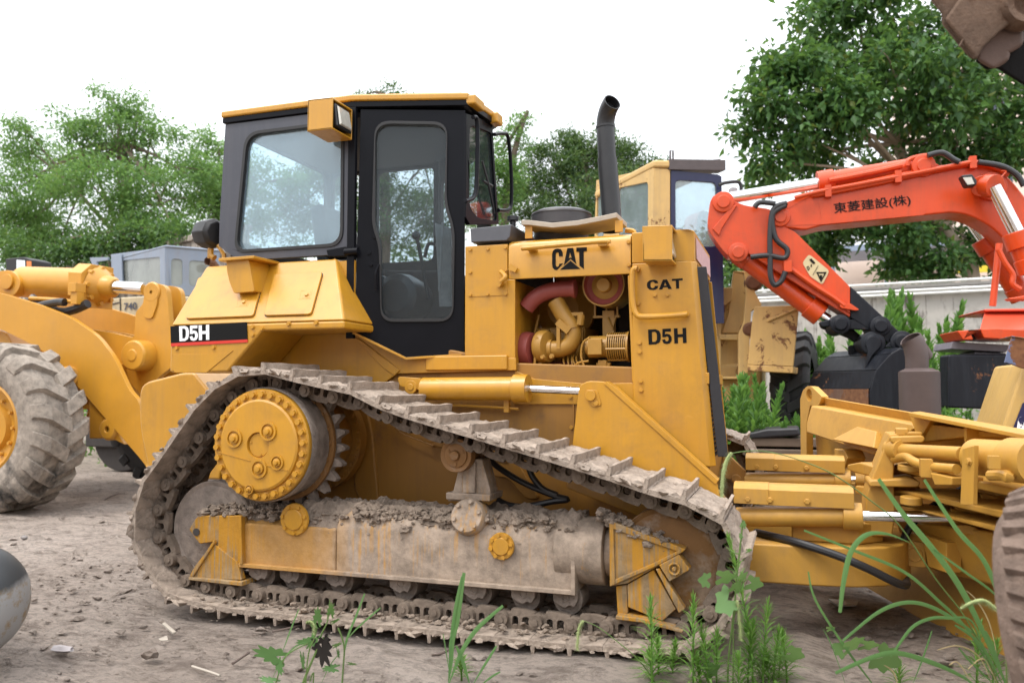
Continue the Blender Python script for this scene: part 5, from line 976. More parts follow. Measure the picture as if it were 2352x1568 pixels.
for pts in (((520, 408), (450, 440), (432, 560), (432, 700), (435, 790), (455, 835), (490, 815), (512, 765)), ((515, 420), (445, 470), (460, 590), (520, 650), (505, 695), (420, 682), (330, 690)), ((350, 430), (380, 405), (460, 412)), ((1255, 160), (1330, 145), (1390, 180), (1420, 195)), ((1520, 195), (1640, 215), (1720, 260), (1759, 320))):
    b = B(); b.tube(X(*pts, o=-.08), .028, 10); b.obj("hydraulic_hose", M_rubber, boom)
b = B(); b.tube(X((520, 735), (650, 830), (760, 900), (820, 945), o=-.04), .028, 8); b.box(XP(*zI(525, 740), -.05), (.08, .08, .12)); b.prism(rpoly(X((795, 940), (850, 930), (900, 965), (880, 970), (800, 955), o=-.06), .02), xn_ * .05); b.prism(X((540, 745), (850, 965), (850, 985), (560, 780), (545, 770), o=-.02), xn_ * .03); b.obj("pipe_guard", M_orange, stick, .005)
b = B(); b.prism(rpoly(X((600, 720), (635, 675), (742, 762), (705, 835), (640, 790), o=-.004), .03), xn_ * -.004); dc = b.obj("warning_sticker", flat("sticker_tan", (.55, .46, .26), .5), stick)
b = B(); tri = X((672, 768), (728, 768), (698, 822), o=-.01); b.plate(tri, [inset(tri, .025)], xn_ * -.003); b.prism(X((690, 785), (705, 785), (703, 805), (695, 805), o=-.01), xn_ * -.003); b.prism(X((636, 702), (648, 698), (668, 720), (660, 728), (645, 715), o=-.01), xn_ * -.003); b.prism(X((644, 728), (650, 728), (650, 742), (644, 742), o=-.01), xn_ * -.003); b.prism(X((682, 735), (684, 736), (656, 785), (654, 784), o=-.01), xn_ * -.003); fr_ = X((622, 742), (632, 736), (640, 750), (630, 762), o=-.01); b.plate(fr_, [inset(fr_, .01)], xn_ * -.003); b.obj("pictogram", M_ink, dc)
words("company_name", "東菱建設(株)", bil(X((770, 472), (1170, 424), (1162, 362), (760, 408), o=-.009)), M_ink, boom, V(), .012)
b = B(); b.prism(X((1430, 262), (1490, 255), (1515, 290), (1512, 315), (1460, 320), o=-.35), xn_ * .12); wl = b.obj("work_lamp", M_seal, boom, .015); b = B(); b.prism(X((1440, 275), (1485, 272), (1500, 308), (1465, 312), o=-.36), xn_ * .012); b.obj("lamp_glass", M_lens, wl)
# bucket and linkage
b = B(); b.prism(rpoly(X((685, 1030), (760, 1012), (830, 1015), (1000, 1020), (1030, 1045), (1005, 1075), (830, 1065), (780, 1050), (700, 1055)), .04), xn_ * .06); b.prism(rpoly(X((690, 1040), (800, 1010), (920, 1110), (1000, 1130), (980, 1170), (920, 1170), (840, 1110), (700, 1060), o=.25), .04), xn_ * .08)
for p, r in (((800, 1040), .1), ((1010, 1050), .1), ((970, 1140), .12), ((1122, 1132), .11)):
    c = XP(*zI(*p), -.06); b.lathe([(0, -.03), (r * .6, -.03), (r * .65, -.01), (r, .0), (r, .4)], c, xn_, 24, False)
lk = b.obj("linkage", M_blackw, EX, .012)
BKp = lambda *p, o=0.0: [XP(*zI(*q), o) for q in p]
b = B()
prof = BKp((850, 1190), (950, 1150), (1040, 1148), (1130, 1160), (1172, 1220), (1178, 1330), (1172, 1480), (1130, 1520), (960, 1540), (945, 1420), (960, 1370), (980, 1290), (1060, 1200), o=-.25)
b.prism(rpoly(BKp((950, 1400), (985, 1280), (1060, 1195), (1120, 1162), (1160, 1190), (1180, 1260), (1180, 1400), (1165, 1500), (1100, 1560), (960, 1545), o=-.28), .04), xn_ * .03)
secs = [((1120, 1160), (955, 1150)), ((1060, 1195), (860, 1185)), ((985, 1280), (790, 1270)), ((950, 1380), (745, 1350)), ((950, 1480), (750, 1430)), ((990, 1560), (800, 1530))]
near = [XP(*zI(*a), -.26) for a, _ in secs]; far_ = [p + V((-.55, .72, .0)) + xn_ * .1 for p in near]
for i in range(len(near) - 1): b.hexa([near[i], near[i + 1], near[i + 1] + V((.03, .02, -.01)), near[i] + V((.03, .02, -.02))], [far_[i], far_[i + 1], far_[i + 1] + V((.03, .02, -.01)), far_[i] + V((.03, .02, -.02))])
bk = b.obj("bucket", M_blackw, EX, .01)
b = B(); b.prism(rpoly(BKp((930, 1130), (960, 1105), (1000, 1120), (1005, 1160), (965, 1200), (925, 1280), (945, 1190), o=-.1), .03), xn_ * .05); b.obj('bucket_ear', M_blackw, bk, .008); b = B(); b.prism(rpoly(BKp((840, 1150), (900, 1150), (860, 1200), (825, 1270), (845, 1200), o=.3), .03), xn_ * .05); b.obj('bucket_ear', M_blackw, bk, .008); b = B(); b.prism(rpoly(BKp((985, 1180), (1020, 1170), (1060, 1130), (1110, 1100), (1145, 1110), (1140, 1170), (1030, 1160), (1010, 1200), o=-.05), .03), xn_ * .08); b.obj("bucket_ear", M_blackw, bk, .008)
b = B(); q = [near[3].lerp(near[4], .1), near[4].lerp(near[5], .5)]; w_ = far_[3] - near[3]; b.hexa([near[3] + V((-.012, -.012, 0)), near[4] + V((-.012, -.012, 0)), near[4] + V((-.002, -.002, 0)), near[3] + V((-.002, -.002, 0))], [p + w_ for p in (near[3] + V((-.012, -.012, 0)), near[4] + V((-.012, -.012, 0)), near[4] + V((-.002, -.002, 0)), near[3] + V((-.002, -.002, 0)))]); b.obj("wear_strip", paint("rusty_wear_steel", (.12, .06, .04), .6, chips=.45, amount=.5), bk, .004)
# body front at the right edge
BP = Plane((3.0, 8.4, 0), 8); Q = lambda z, *p, o=0.0: [BP(*z(*q), o) for q in p]
b = B(); b.hexa([BP(*zU(340, 200), -.05), BP(*zU(1000, 195), -.05), BP(*zU(1000, -10), .28), BP(*zU(395, -10), .28)], [BP(*zU(340, 200), .9), BP(*zU(1000, 195), .9), BP(*zU(1000, -10), .9), BP(*zU(395, -10), .9)]); b.prism(Q(zU, (395, -40), (1000, -50), (1000, -18), (395, -12), o=.2), BP.n * .7); bd = b.obj("body", paint("salmon_orange_enamel", (.62, .075, .035), .38, amount=.12, streak=.05), EX, .015)
b = B(); b.prism(Q(zU, (80, 208), (345, 190), (545, 182), (900, 195), (900, 300), (595, 302), (390, 290), (350, 208), (232, 210), (268, 310), (150, 310), o=-.1), BP.n * .5); b.obj("step", M_orange, bd, .01)
b = B(); b.prism(Q(zU, (232, 212), (390, 212), (400, 300), (268, 305), o=.1), BP.n * .1); b.obj("lamp_recess", M_dark, bd); b = B(); b.prism(Q(zU, (300, 222), (365, 218), (395, 292), (300, 292), o=.06), BP.n * .03); b.obj("lamp_glass", M_lens, bd)
b = B(); b.prism(Q(zU, (30, 330), (700, 370), (640, 452), (0, 415), o=.1), BP.n * .5); b.prism(Q(zU, (280, 445), (640, 460), (640, 480), (280, 475), o=.15), BP.n * .4); b.obj("track_guard", flat("grey_steel_beam", (.15, .14, .16), .5, var=.3), EX, .01)
b = B(); b.prism(Q(zU, (-20, 480), (60, 474), (1100, 474), (1100, 1120), (-20, 1085), o=.0), BP.n * .25); b.obj("front_blade", M_blackw, EX, .02)
b = B(); b.cyl(BP(*zI(1595, 945), .3), BP(*zI(1630, 620), .3), .03, seg=10); b.tube([BP(*zI(x, y), .2) for x, y in ((1625, 650), (1660, 720), (1700, 780), (1700, 830), (1740, 860))], .025, 8); b.obj("handrail", M_orange, EX)
b = B(); b.prism(Q(zI, (1675, 905), (1800, 885), (1800, 915), (1690, 915), o=-.3), BP.n * .1); b.obj("cylinder_clamp", M_orange, EX, .01)
b = B(); b.box((4.9, 9.9, 1.0), (1.8, 1.4, 1.1)); b.box((4.6, 10.3, .45), (3.0, 2.2, .8)); b.obj("undercarriage", M_blackw, EX, .05)

# ---------------- odd pieces round the right edge
ES = thing("exhaust_stack", "brown rusty exhaust stack with slanted open mouth between black bucket and steel plate", "exhaust stack", (1.95, 7.6, 0))
b = B(); e = [at(*zI(*p), 7.4) for p in ((1222, 1800), (1210, 1290))]; b.cyl(e[0], e[1], .155, seg=28); b.cyl(e[1], e[1] + ZZ * .03, .155, .10, seg=28); M_brown = flat("heat_browned_steel", (.075, .052, .048), .55, var=.25, sc_=10)
st_ = b.obj("muffler", M_brown, ES)
b = B(); e2 = [at(*zI(*p), 7.4) for p in ((1200, 1285), (1198, 1210), (1185, 1150), (1168, 1120))]; b.tube(e2, .088, 24, 5, cap=False); b.lathe([(.088, 0), (.08, 0), (.08, -.2), (0, -.21)], e2[-1], V((-.5, -.45, .75)), 24, False); b.obj("outlet", M_brown, ES)
YP = thing("loader_hood", "yellow machine side with a navy decal and white letter beyond the bulldozer's blade", "machine panel", (2.6, 6.1, 0))
b = B(); b.prism(on(5.9, zU, (600, 1300), (844, 575), (1300, 575), (1300, 1900), (600, 1900)), (0, .8, 0)); yp = b.obj("side_panel", paint("pale_yellow_enamel", (.56, .36, .11), .4, amount=.3), YP, .02)
b = B(); b.prism(on(5.893, zU, (722, 1310), (832, 1028), (1100, 1028), (1100, 1500), (640, 1500)), (0, .004, 0)); dcl = b.obj("decal", flat("navy_decal", (.015, .015, .07), .4), yp)
b = B(); o1 = rpoly(on(5.888, zU, (758, 1330), (785, 1180), (900, 1180), (880, 1380), (750, 1380)), .05); b.plate(o1, [inset(o1, .04)], (0, -.003, 0)); b.obj("lettering", M_white, dcl)
b = B(); b.prism(on(5.6, zU, (705, 268), (900, 300), (900, 650), (810, 630), (640, 570), (622, 572)), (0, .02, 0)); b.prism(on(5.59, zU, (700, 262), (900, 290), (900, 305), (704, 278)), (0, .3, 0)); b.obj("mud_flap", paint("rusty_blue_plate", (.09, .13, .24), .6, amount=.6, chips=.47, dirt=(.2, .11, .07)), YP, .004)
# muddy tyre in the near right corner
NT_ = thing("tyre", "mud brown tyre with worn slanting lugs beside the long grass blades", "tyre", (1.2, 2.25, 0))
cR = atd(2382, 1465, 2.3); axd = (CR * .72 - CF * .62 + ZZ * .22).normalized()
M_mudtyre = muddy("clay_tyre", (.085, .055, .04), (.20, .145, .115), .6, False, bstr=.8, rough=.9)
b = B(); R0, Wd = .42, .55
b.lathe([(R0 * .5, .02), (R0 * .62, -.02), (R0 * .8, -.015), (R0 * .9, .02), (R0 * .965, .07), (R0 * 1.0, .14), (R0 * 1.01, .28), (R0 * .99, .42), (R0 * .9, .53), (R0 * .5, .53)], cR, axd, 110, False)
for v in b.bm.verts:
    q = v.co - cR; h = q.dot(axd); rad = q - axd * h; u_, v_ = CF - axd * CF.dot(axd), None; u_.normalize(); v_ = axd.cross(u_); a = math.atan2(rad.dot(v_), rad.dot(u_))
b.bm.verts.ensure_lookup_table()
tt = b.obj("tread", M_mudtyre, NT_)
b = B(); u_ = (CF - axd * CF.dot(axd)).normalized(); v_ = axd.cross(u_)
for k in range(40):
    a0 = 2 * pi * k / 40; P_ = lambda t, da, rr: cR + axd * (Wd * t) + (u_ * cos(a0 + da + t * .55) + v_ * sin(a0 + da + t * .55)) * R0 * rr
    prev = None
    for j in range(9):
        t = .05 + .8 * j / 8; sag = .985 if j in (0, 8) else 1.0; w1 = .055 + .02 * mn.noise(V((k, j * .8, 0))); r1 = 1.035 + .018 * mn.noise(V((k * 2.1, j * .9, 5)))
        sec = [b.bm.verts.new(P_(t, d_, r_ * sag * (1 - .25 * max(0, .25 - t) ))) for d_, r_ in ((-w1, .985), (-w1 * .6, r1), (w1 * .6, r1), (w1, .985))]
        if prev:
            for q in range(3): b.bm.faces.new((prev[q], prev[q + 1], sec[q + 1], sec[q]))
        else: b.bm.faces.new(sec)
        prev = sec
    b.bm.faces.new(prev[::-1])
b.obj("lug", M_mudtyre, tt); 
# rusty casting overhead
RT = (atd(2280, 100, 1) - CAM).normalized(); 
OC = thing("excavator_joint", "rusty brown steel casting with round bosses hanging overhead before the broad leaved tree", "machine part", atd(2352, 100, 2.6))
M_cast = muddy("shaded_rusty_steel", (.11, .05, .025), (.14, .09, .062), .45, False, bstr=.6, rough=.75)  # rust and mud tones darkened to hold the shade on the casting
T_ = lambda *p, o=0.0: [atd(*zT(*q), 2.6) + RT * o for q in p]
b = B(); A_ = T_((30, -60), (250, 215), (262, 385), (540, 735), (760, 985), (885, 770), (1180, 500), (1360, 390), (1700, 330), (1700, -300), (30, -300)); b.prism(A_, RT * .5); cs = b.obj("casting", M_cast, OC, .02)
b = B(); b.prism(T_((265, 345), (510, 0), (700, -200), (1700, -200), (1700, 300), (1350, 370), (1170, 500), (880, 770), (765, 975), o=-.0015), CF * -.02); b.obj("cover", M_cast, cs, .012)
b = B(); b.prism(T_((760, 990), (890, 780), (1200, 520), (1380, 400), (2600, 420), (2600, 2300), (1552, 1360), (1095, 1070), (960, 1140), (850, 1020), o=.12), RT * .4); b.obj("lower_flange", flat("shaded_black_steel", (.006, .005, .005), .7, spec=.15, var=.4, bmp=.3), OC, .015)  # flange blackened, its shade put into the colour
b = B()
for p in ((1070, 800), (1290, 560)):
    c = atd(*zT(*p), 2.6); b.prism(ring_at(c + RT * .02, (CR + CU * .6).normalized(), (CU - CR * .6).normalized(), .062, 6), RT * .2)
b.obj("bolt_head", flat("muddy_bolt", (.1, .06, .045), .7, var=.4, bmp=.4), OC, .015)
b = B(); c = atd(*zT(1455, 130), 2.6) - CF * .025; b.lathe([(.035, .06), (.036, -.015), (.06, -.02), (.068, .0), (.075, .03)], c, CF, 28, False); b.tube(T_((540, 730), (640, 560), (800, 360), (960, 190), (1130, 20), o=-.022), .003, 6); b.obj("boss", M_cast, cs, .0)
b = B(); b.lathe([(0, .04), (.034, .04), (.034, .045)], c, CF, 20, False); b.obj("bore", M_dark, cs)
# gas tank in the near left corner
TK = thing("gas_tank", "scuffed grey steel tank with blackened shoulder and iron foot on the bare soil", "tank", gr(20, 1530))
m, t, bs = newmat("scuffed_grey_tank"); co = coords(t); sx_ = t.nodes.new("ShaderNodeSeparateXYZ"); t.links.new(co, sx_.inputs[0])
tc_ = atd(-75, 1385, 3.55); r_ = .25
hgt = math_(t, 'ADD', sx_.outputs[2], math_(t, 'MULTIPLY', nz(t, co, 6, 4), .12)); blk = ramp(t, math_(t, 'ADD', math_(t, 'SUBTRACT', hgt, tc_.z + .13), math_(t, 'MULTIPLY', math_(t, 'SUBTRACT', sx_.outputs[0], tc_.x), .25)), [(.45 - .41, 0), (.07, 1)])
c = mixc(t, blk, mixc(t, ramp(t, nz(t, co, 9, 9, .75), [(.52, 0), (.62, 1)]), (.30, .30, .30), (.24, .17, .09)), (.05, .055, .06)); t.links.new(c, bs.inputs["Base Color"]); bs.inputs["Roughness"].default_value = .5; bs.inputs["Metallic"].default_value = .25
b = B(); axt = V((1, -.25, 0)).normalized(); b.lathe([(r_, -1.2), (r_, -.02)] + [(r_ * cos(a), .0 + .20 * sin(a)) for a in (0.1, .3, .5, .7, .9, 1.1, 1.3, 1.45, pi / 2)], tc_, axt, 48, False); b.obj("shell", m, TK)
b = B(); foot = tc_ + axt * -.02; b.tube([foot + V((0, -.12, -r_ * .75)), foot + V((.02, -.1, -r_ - .06)), foot + V((.0, .0, -r_ - .085)), foot + V((.0, .1, -r_ - .06)), foot + V((0, .12, -r_ * .75))], .018, 8); b.tube([foot + V((.08, -.05, -r_ * .8)), foot + V((.1, -.03, -r_ - .04)), foot + V((.04, .0, -r_ - .075))], .02, 8); b.obj("foot", M_rust, TK)
# ================================================================ setting: ground, walls, building, trees
def fbm(x, y, s, o=0):
    return mn.fractal(V((x * s, y * s, o)), 1.0, 2.1, 5)
def near_path(x, y): return 0
xs = np.unique(np.concatenate([np.linspace(-400, -12, 26), np.linspace(-12, 6, 260), np.linspace(6, 400, 26)]))
ys = np.unique(np.concatenate([np.linspace(-60, -10, 4), np.linspace(-9, 1.6, 16), np.linspace(1.6, 7, 190), np.linspace(7, 24, 110), np.linspace(24, 900, 24)]))
vs = []
for y in ys:
    for x in xs:
        z = 0
        if -13 < x < 8 and 1 < y < 26:
            z = .022 * fbm(x, y, .9) + .020 * fbm(x * .5 + y * .9, y * .4 - x * .1, 3.0, 4) + .020 * max(0, fbm(x, y, 5.5, 9)) + .012 * abs(fbm(x, y, 12, 3))
            rut = math.exp(-((y - 3.3 - .12 * (x + 4)) / .35) ** 2) if x < -3 else 0
            z -= .02 * rut
            if 3.6 < y < 6.3 and -3.7 < x < 0: z = z * .5 - .012
            if 3.45 < y < 6.3 and -1.6 < x < .15: z += .042 * min(1, (x + 1.6) / .8) * min(1, (y - 3.45) / .25) * min(1, (.15 - x) / .2)
        if y < -3: z += 4.6 * min(1, (-3 - y) / 5) ** 1.5      # unseen bank added behind the camera to block low sky light and darken reflections
        vs.append((x, y, z - .012))
nx, ny = len(xs), len(ys)
fs = [(j * nx + i, j * nx + i + 1, (j + 1) * nx + i + 1, (j + 1) * nx + i) for j in range(ny - 1) for i in range(nx - 1)]
me = bpy.data.meshes.new("ground"); me.from_pydata(vs, [], fs); me.polygons.foreach_set("use_smooth", [True] * len(fs))
m, t, bs = newmat("yard_soil"); co = coords(t)
big, mid, fine, grit = nz(t, co, .7, 5, .6), nz(t, coords(t, (.8, 1.5, 1)), 4.5, 10, .78, .4), nz(t, coords(t, (.8, 1.4, 1)), 22, 10, .8, .3), nz(t, co, 130, 4, .7)
c = mixc(t, ramp(t, big, [(.35, 0), (.65, 1)]), (.57, .47, .40), (.74, .63, .55))
c = mixc(t, ramp(t, mid, [(.40, 0), (.52, 1)]), mixc(t, .62, c, (.25, .195, .16)), c); c = mixc(t, math_(t, 'MULTIPLY', ramp(t, fine, [(.38, 1), (.52, 0)]), .5), c, (.15, .118, .098))
c = mixc(t, ramp(t, grit, [(.66, 0), (.74, 1)]), c, (.6, .55, .5)); c = mixc(t, math_(t, 'MULTIPLY', ramp(t, nz(t, co, 1.9, 6, .7), [(.58, 0), (.72, 1)]), .35), c, (.16, .13, .08))
t.links.new(c, bs.inputs["Base Color"]); bs.inputs["Roughness"].default_value = .93; bs.inputs["Specular IOR Level"].default_value = .2
vo = t.nodes.new("ShaderNodeTexVoronoi"); vo.inputs["Scale"].default_value = 14; t.links.new(nz(t, co, 1, 1) and coords(t, (1, 1.6, 1)), vo.inputs["Vector"])
bump(t, bs, math_(t, 'ADD', math_(t, 'MULTIPLY', mid, 1.3), math_(t, 'ADD', math_(t, 'MULTIPLY', fine, 1.0), math_(t, 'MULTIPLY', grit, .25))), 1.0, .09)
me.materials.append(m); g = link(me, "ground"); g["kind"] = "structure"
M_soil = m
# clods and grit strewn over the yard
random.seed(21); it = []
while len(it) < 6500:
    if random.random() < .6: x, y = random.uniform(-6, 1.5), random.uniform(2.3, 5.2)
    else: x, y = random.uniform(-9, 3), random.uniform(4, 11)
    if -3.5 < x < -.2 and 3.75 < y < 6.2: continue
    r = min(.024, .0045 * random.paretovariate(2.2)); it.append(((x, y, .004), r, random.uniform(.9, 1.7), random.uniform(.8, 1.3), .6))
o = scatter_lumps("gravel", it, M_soil, None, .8, 1, 40); o["kind"] = "stuff"; o["label"] = "small clods and grit strewn over the bare soil"
def small(name, label, cat, pts, th, m, group=None):
    b = B(); b.prism(pts, (0, 0, th)); return tag(b.obj(name, m, None, .002), label, cat, group)
def grz(z, *p): return [gr(*z(*q), .004) for q in p]
M_pale = flat("pale_wood", (.36, .32, .27), .8, var=.2); M_paper = flat("dirty_paper", (.42, .40, .39), .8, var=.2); M_twig = flat("grey_twig", (.12, .09, .075), .85, var=.3)
small("wood_chip", "pale splinter of wood lying on soil below the bulldozer's rear track", "wood chip", grz(zL, (1222, 1132), (1245, 1122), (1330, 1195), (1305, 1203)), .012, M_pale)
small("paper_scrap", "crumpled pale scrap lying beneath the curved blade frame", "scrap", grz(zH, (805, 1410), (1000, 1425), (980, 1450), (860, 1450)), .01, M_paper)
small("dry_leaf", "bleached dry leaf lying on the soil near the left foreground", "dry leaf", grz(zL, (1195, 1240), (1260, 1215), (1270, 1250), (1210, 1252)), .006, M_pale)
b = B(); b.lump(gr(*zL(183, 470), .02), .026, 1.4, .8, .7, .3, 2); tag(b.obj("stone", flat("grey_stone", (.2, .18, .17), .7, var=.2), None, 0, 60), "smooth grey stone lying on soil above the grey tank", "stone")
b = B(); b.lump(gr(*zL(1135, 1345), .02), .032, 1.3, .9, .7, .7, 2); tag(b.obj("stone", flat("brown_stone", (.14, .11, .09), .85, var=.3), None, 0, 25), "rough dark brown lump of earth left of the foreground weeds", "earth lump")
b = B(); b.lump(gr(*zL(470, 1310), .02), .034, 1.7, .9, .5, .5, 2); tag(b.obj("stone", flat("pale_stone", (.36, .33, .33), .8, var=.2), None, 0, 40), "flat pale grey stone right of the grey tank", "stone")
for pts, lab in ((((790, 185), (860, 150), (940, 135)), "dark twig lying on soil beside the loader tyre"), (((1755, 1420), (1830, 1370), (1880, 1335)), "thin grey twig lying left of the foreground weeds"), (((1450, 1440), (1560, 1475), (1660, 1510)), "bleached straw lying on soil at the bottom of the photo")):
    b = B(); b.tube([gr(*zL(*p), .012) for p in pts], .006, 6); tag(b.obj("twig", M_twig if "straw" not in lab else M_pale), lab, "twig")
for pts, lab in ((((1390, 702), (1460, 690), (1540, 650), (1660, 610), (1750, 595)), "long bent grey twig lying beside the near track"), (((320, 545), (420, 525), (510, 500)), "dark stick lying in front of the rear of the near track")):
    b = B(); b.tube([gr(*zM_(*p), .012) for p in pts], .006, 6); tag(b.obj("twig", M_twig), lab, "twig")
# timber pile behind the bulldozer
TP = thing("timber_pile", "pile of dark weathered planks between the bulldozer's nose and its blade", "timber pile", (-.1, 7.6, 0))
random.seed(3); mw = flat("weathered_plank", (.12, .085, .06), .85, var=.5, sc_=5, bmp=.4)
for k in range(9):
    b = B(); z = .02 + k * .093; o = random.uniform(-.1, .1); b.box((.05 + o, 7.5, z + .04), (1.5 + random.uniform(-.2, .2), .55 + random.uniform(-.1, .1), .075), Matrix.Rotation(random.uniform(-.05, .05), 3, 'Z')); b.obj("plank", mw, TP, .01)
b = B(); b.prism([at(x, y, 7.2) for x, y in ((1700, 998), (1760, 985), (1835, 982), (1840, 1000), (1700, 1010))], (0, .5, 0)); b.obj("tarp", flat("black_tarp", (.02, .02, .024), .5, var=.3, bmp=.3), TP, .02)

# walls
M_conc = muddy("weathered_concrete", (.43, .405, .375), (.23, .21, .19), -.08, True, bstr=.15, rough=.85); M_conc2 = muddy("stained_concrete_planks", (.42, .38, .33), (.14, .115, .10), .25, True, bstr=.2, rough=.9)
WL = thing("concrete_wall", "stained plank-marked concrete wall under trees behind the blue grader cab", "wall", gr(300, 990))
PW = Plane(atd(330, 580, 17) * 1.0, -22); p0 = PW(-120, 640); p1 = PW(620, 545)
b = B(); a_, c_ = PW(-300, 900), PW(545, 900); L_ = (c_ - a_).length; n_ = 20; ztop = PW(330, 578).z
for k in range(n_):
    q0 = a_.lerp(c_, k / n_); q1 = a_.lerp(c_, (k + .985) / n_); h = ztop - .02 * (k % 2)
    b.prism([V((q0.x, q0.y, -.1)), V((q1.x, q1.y, -.1)), V((q1.x, q1.y, h)), V((q0.x, q0.y, h))], PW.n * (.18 + .02 * (k % 2)))
b.obj("wall_panel", M_conc2, WL, .01)
b = B(); b.prism([V((a_.x, a_.y, ztop - .02)) - PW.n * .05, V((c_.x, c_.y, ztop - .02)) - PW.n * .05, V((c_.x, c_.y, ztop + .1)) - PW.n * .05, V((a_.x, a_.y, ztop + .1)) - PW.n * .05], PW.n * .3); b.obj("coping", M_conc2, WL, .02)
WR = thing("concrete_wall", "long pale grey concrete wall with white pipes along its top", "wall", (4, 13.4, 0))
q = atd(2000, 650, 14); PV = Plane((q.x, q.y, 0), -9); a_, c_ = PV(1640, 900), PV(3000, 900); zt_ = PV(*zR(800, 330)).z
b = B(); b.prism([V((a_.x, a_.y, -.1)), V((c_.x, c_.y, -.1)), V((c_.x, c_.y, zt_)), V((a_.x, a_.y, zt_))], PV.n * .2); b.obj("wall_panel", M_conc, WR, .01)
b = B(); b.prism([V((a_.x, a_.y, zt_)) - PV.n * .04, V((c_.x, c_.y, zt_)) - PV.n * .04, V((c_.x, c_.y, zt_ + .06)) - PV.n * .04, V((a_.x, a_.y, zt_ + .06)) - PV.n * .04], PV.n * .3); b.obj("coping", flat("grey_coping", (.3, .29, .28), .8, var=.25), WR, .01)
M_pvc = flat("white_pipe", (.72, .72, .7), .4, var=.06)
for dz, r in ((.085, .022), (-.045, .024), (-.105, .024)):
    b = B(); o_ = -PV.n * .1; b.cyl(V((a_.x, a_.y, zt_ + dz)) + o_, V((c_.x, c_.y, zt_ + dz)) + o_, r, seg=10)
    for k in range(9): e = a_.lerp(c_, (k + .5) / 9); b.cyl(V((e.x, e.y, zt_ + dz)) + o_ - PV.u * .05, V((e.x, e.y, zt_ + dz)) + o_ + PV.u * .05, r * 1.15, seg=10)
    b.obj("pipe", M_pvc, WR)
# beige building
BD = thing("building", "pale beige building with grey canopy standing beyond the white piped wall", "building", (9, 27, 0))
M_bg = flat("beige_render", (.66, .55, .48), .85, var=.06, sc_=3); q = atd(2120, 600, 30); PB = Plane((q.x, q.y, 0), -6); zz = lambda y: PB(2120, y).z
def slab(pl, x0, x1, z0, z1, d, o=0.0):
    a, c = pl(x0, 800, o), pl(x1, 800, o); return [V((a.x, a.y, z0)), V((c.x, c.y, z0)), V((c.x, c.y, z1)), V((a.x, a.y, z1))], pl.n * d
b = B(); b.prism(*slab(PB, 2065, 2900, -.1, zz(150), 9)); b.prism(*slab(PB, 1800, 2064, -.1, zz(575), 9, .3)); wl_ = b.obj("facade", M_bg, BD, .03)
for x in (2130, 2215, 2300):
    for y in (230, 380): 
        b = B(); b.prism(*slab(PB, x, x + 40, zz(y + 60), zz(y), .04, -.03)); b.obj("window", flat("dark_pane", (.05, .06, .08), .15, .2), wl_)
b = B(); b.prism(*slab(PB, 1905, 2210, zz(592), zz(578), 2.5, -2.6)); cn = b.obj("canopy", flat("blue_grey_metal", (.22, .27, .36), .5), BD, .02)
for x in (1912, 2035): b = B(); b.prism(*slab(PB, x, x + 10, -.1, zz(591), .15, -2.4)); b.obj("post", flat("grey_post", (.2, .23, .3), .5), cn)
b = B(); b.prism(*slab(PB, 2200, 2420, zz(640), zz(620), .1, -1.0)); b.obj("sign_board", flat("yellow_board", (.65, .5, .03), .5), BD)

# ---------------- trees: a crown is thousands of separate leaves hung on twigs
def leaves(name, cl, per, size, spread, mat, parent=None, droop=.3, aspect=.45, lean=(0, 0, 0), seed=0, up=.5, stretch=(1, 1, 1)):
    """cl: (n,3) twig tips; per: leaves at each"""
    r = np.random.default_rng(seed); n = len(cl) * per
    c = np.repeat(cl, per, 0); off = r.normal(0, 1, (n, 3)) * spread * np.array(stretch); p = c + off
    d = off / (np.linalg.norm(off, axis=1, keepdims=True) + 1e-6) + r.normal(0, .6, (n, 3)) + np.array(lean); d[:, 2] -= droop; d /= np.linalg.norm(d, axis=1, keepdims=True)
    nrm = r.normal(0, .7, (n, 3)); nrm[:, 2] += up + .3; s = np.cross(d, nrm); s /= np.linalg.norm(s, axis=1, keepdims=True) + 1e-6; nn = np.cross(s, d)
    L = size * r.uniform(.6, 1.25, (n, 1)); W = L * aspect * r.uniform(.8, 1.2, (n, 1)); cup = nn * L * .12
    a = p; m1 = p + d * L * .45 + s * W * .5 + cup; tp = p + d * L - nn * L * .12; m2 = p + d * L * .45 - s * W * .5 + cup
    vv = np.stack([a, m1, tp, m2], 1).reshape(-1, 3); me = bpy.data.meshes.new(name)
    me.vertices.add(len(vv)); me.vertices.foreach_set("co", vv.ravel()); me.loops.add(n * 6); me.polygons.add(n * 2)
    k = np.arange(n)[:, None] * 4; idx = np.concatenate([k + 0, k + 1, k + 2, k + 0, k + 2, k + 3], 1); me.loops.foreach_set("vertex_index", idx.ravel().astype(np.int32))
    me.polygons.foreach_set("loop_start", np.arange(0, n * 6, 3, dtype=np.int32)); me.polygons.foreach_set("loop_total", np.full(n * 2, 3, dtype=np.int32)); me.polygons.foreach_set("use_smooth", np.ones(n * 2, dtype=bool)); me.update(calc_edges=True)
    me.materials.append(mat); return link(me, name, parent)
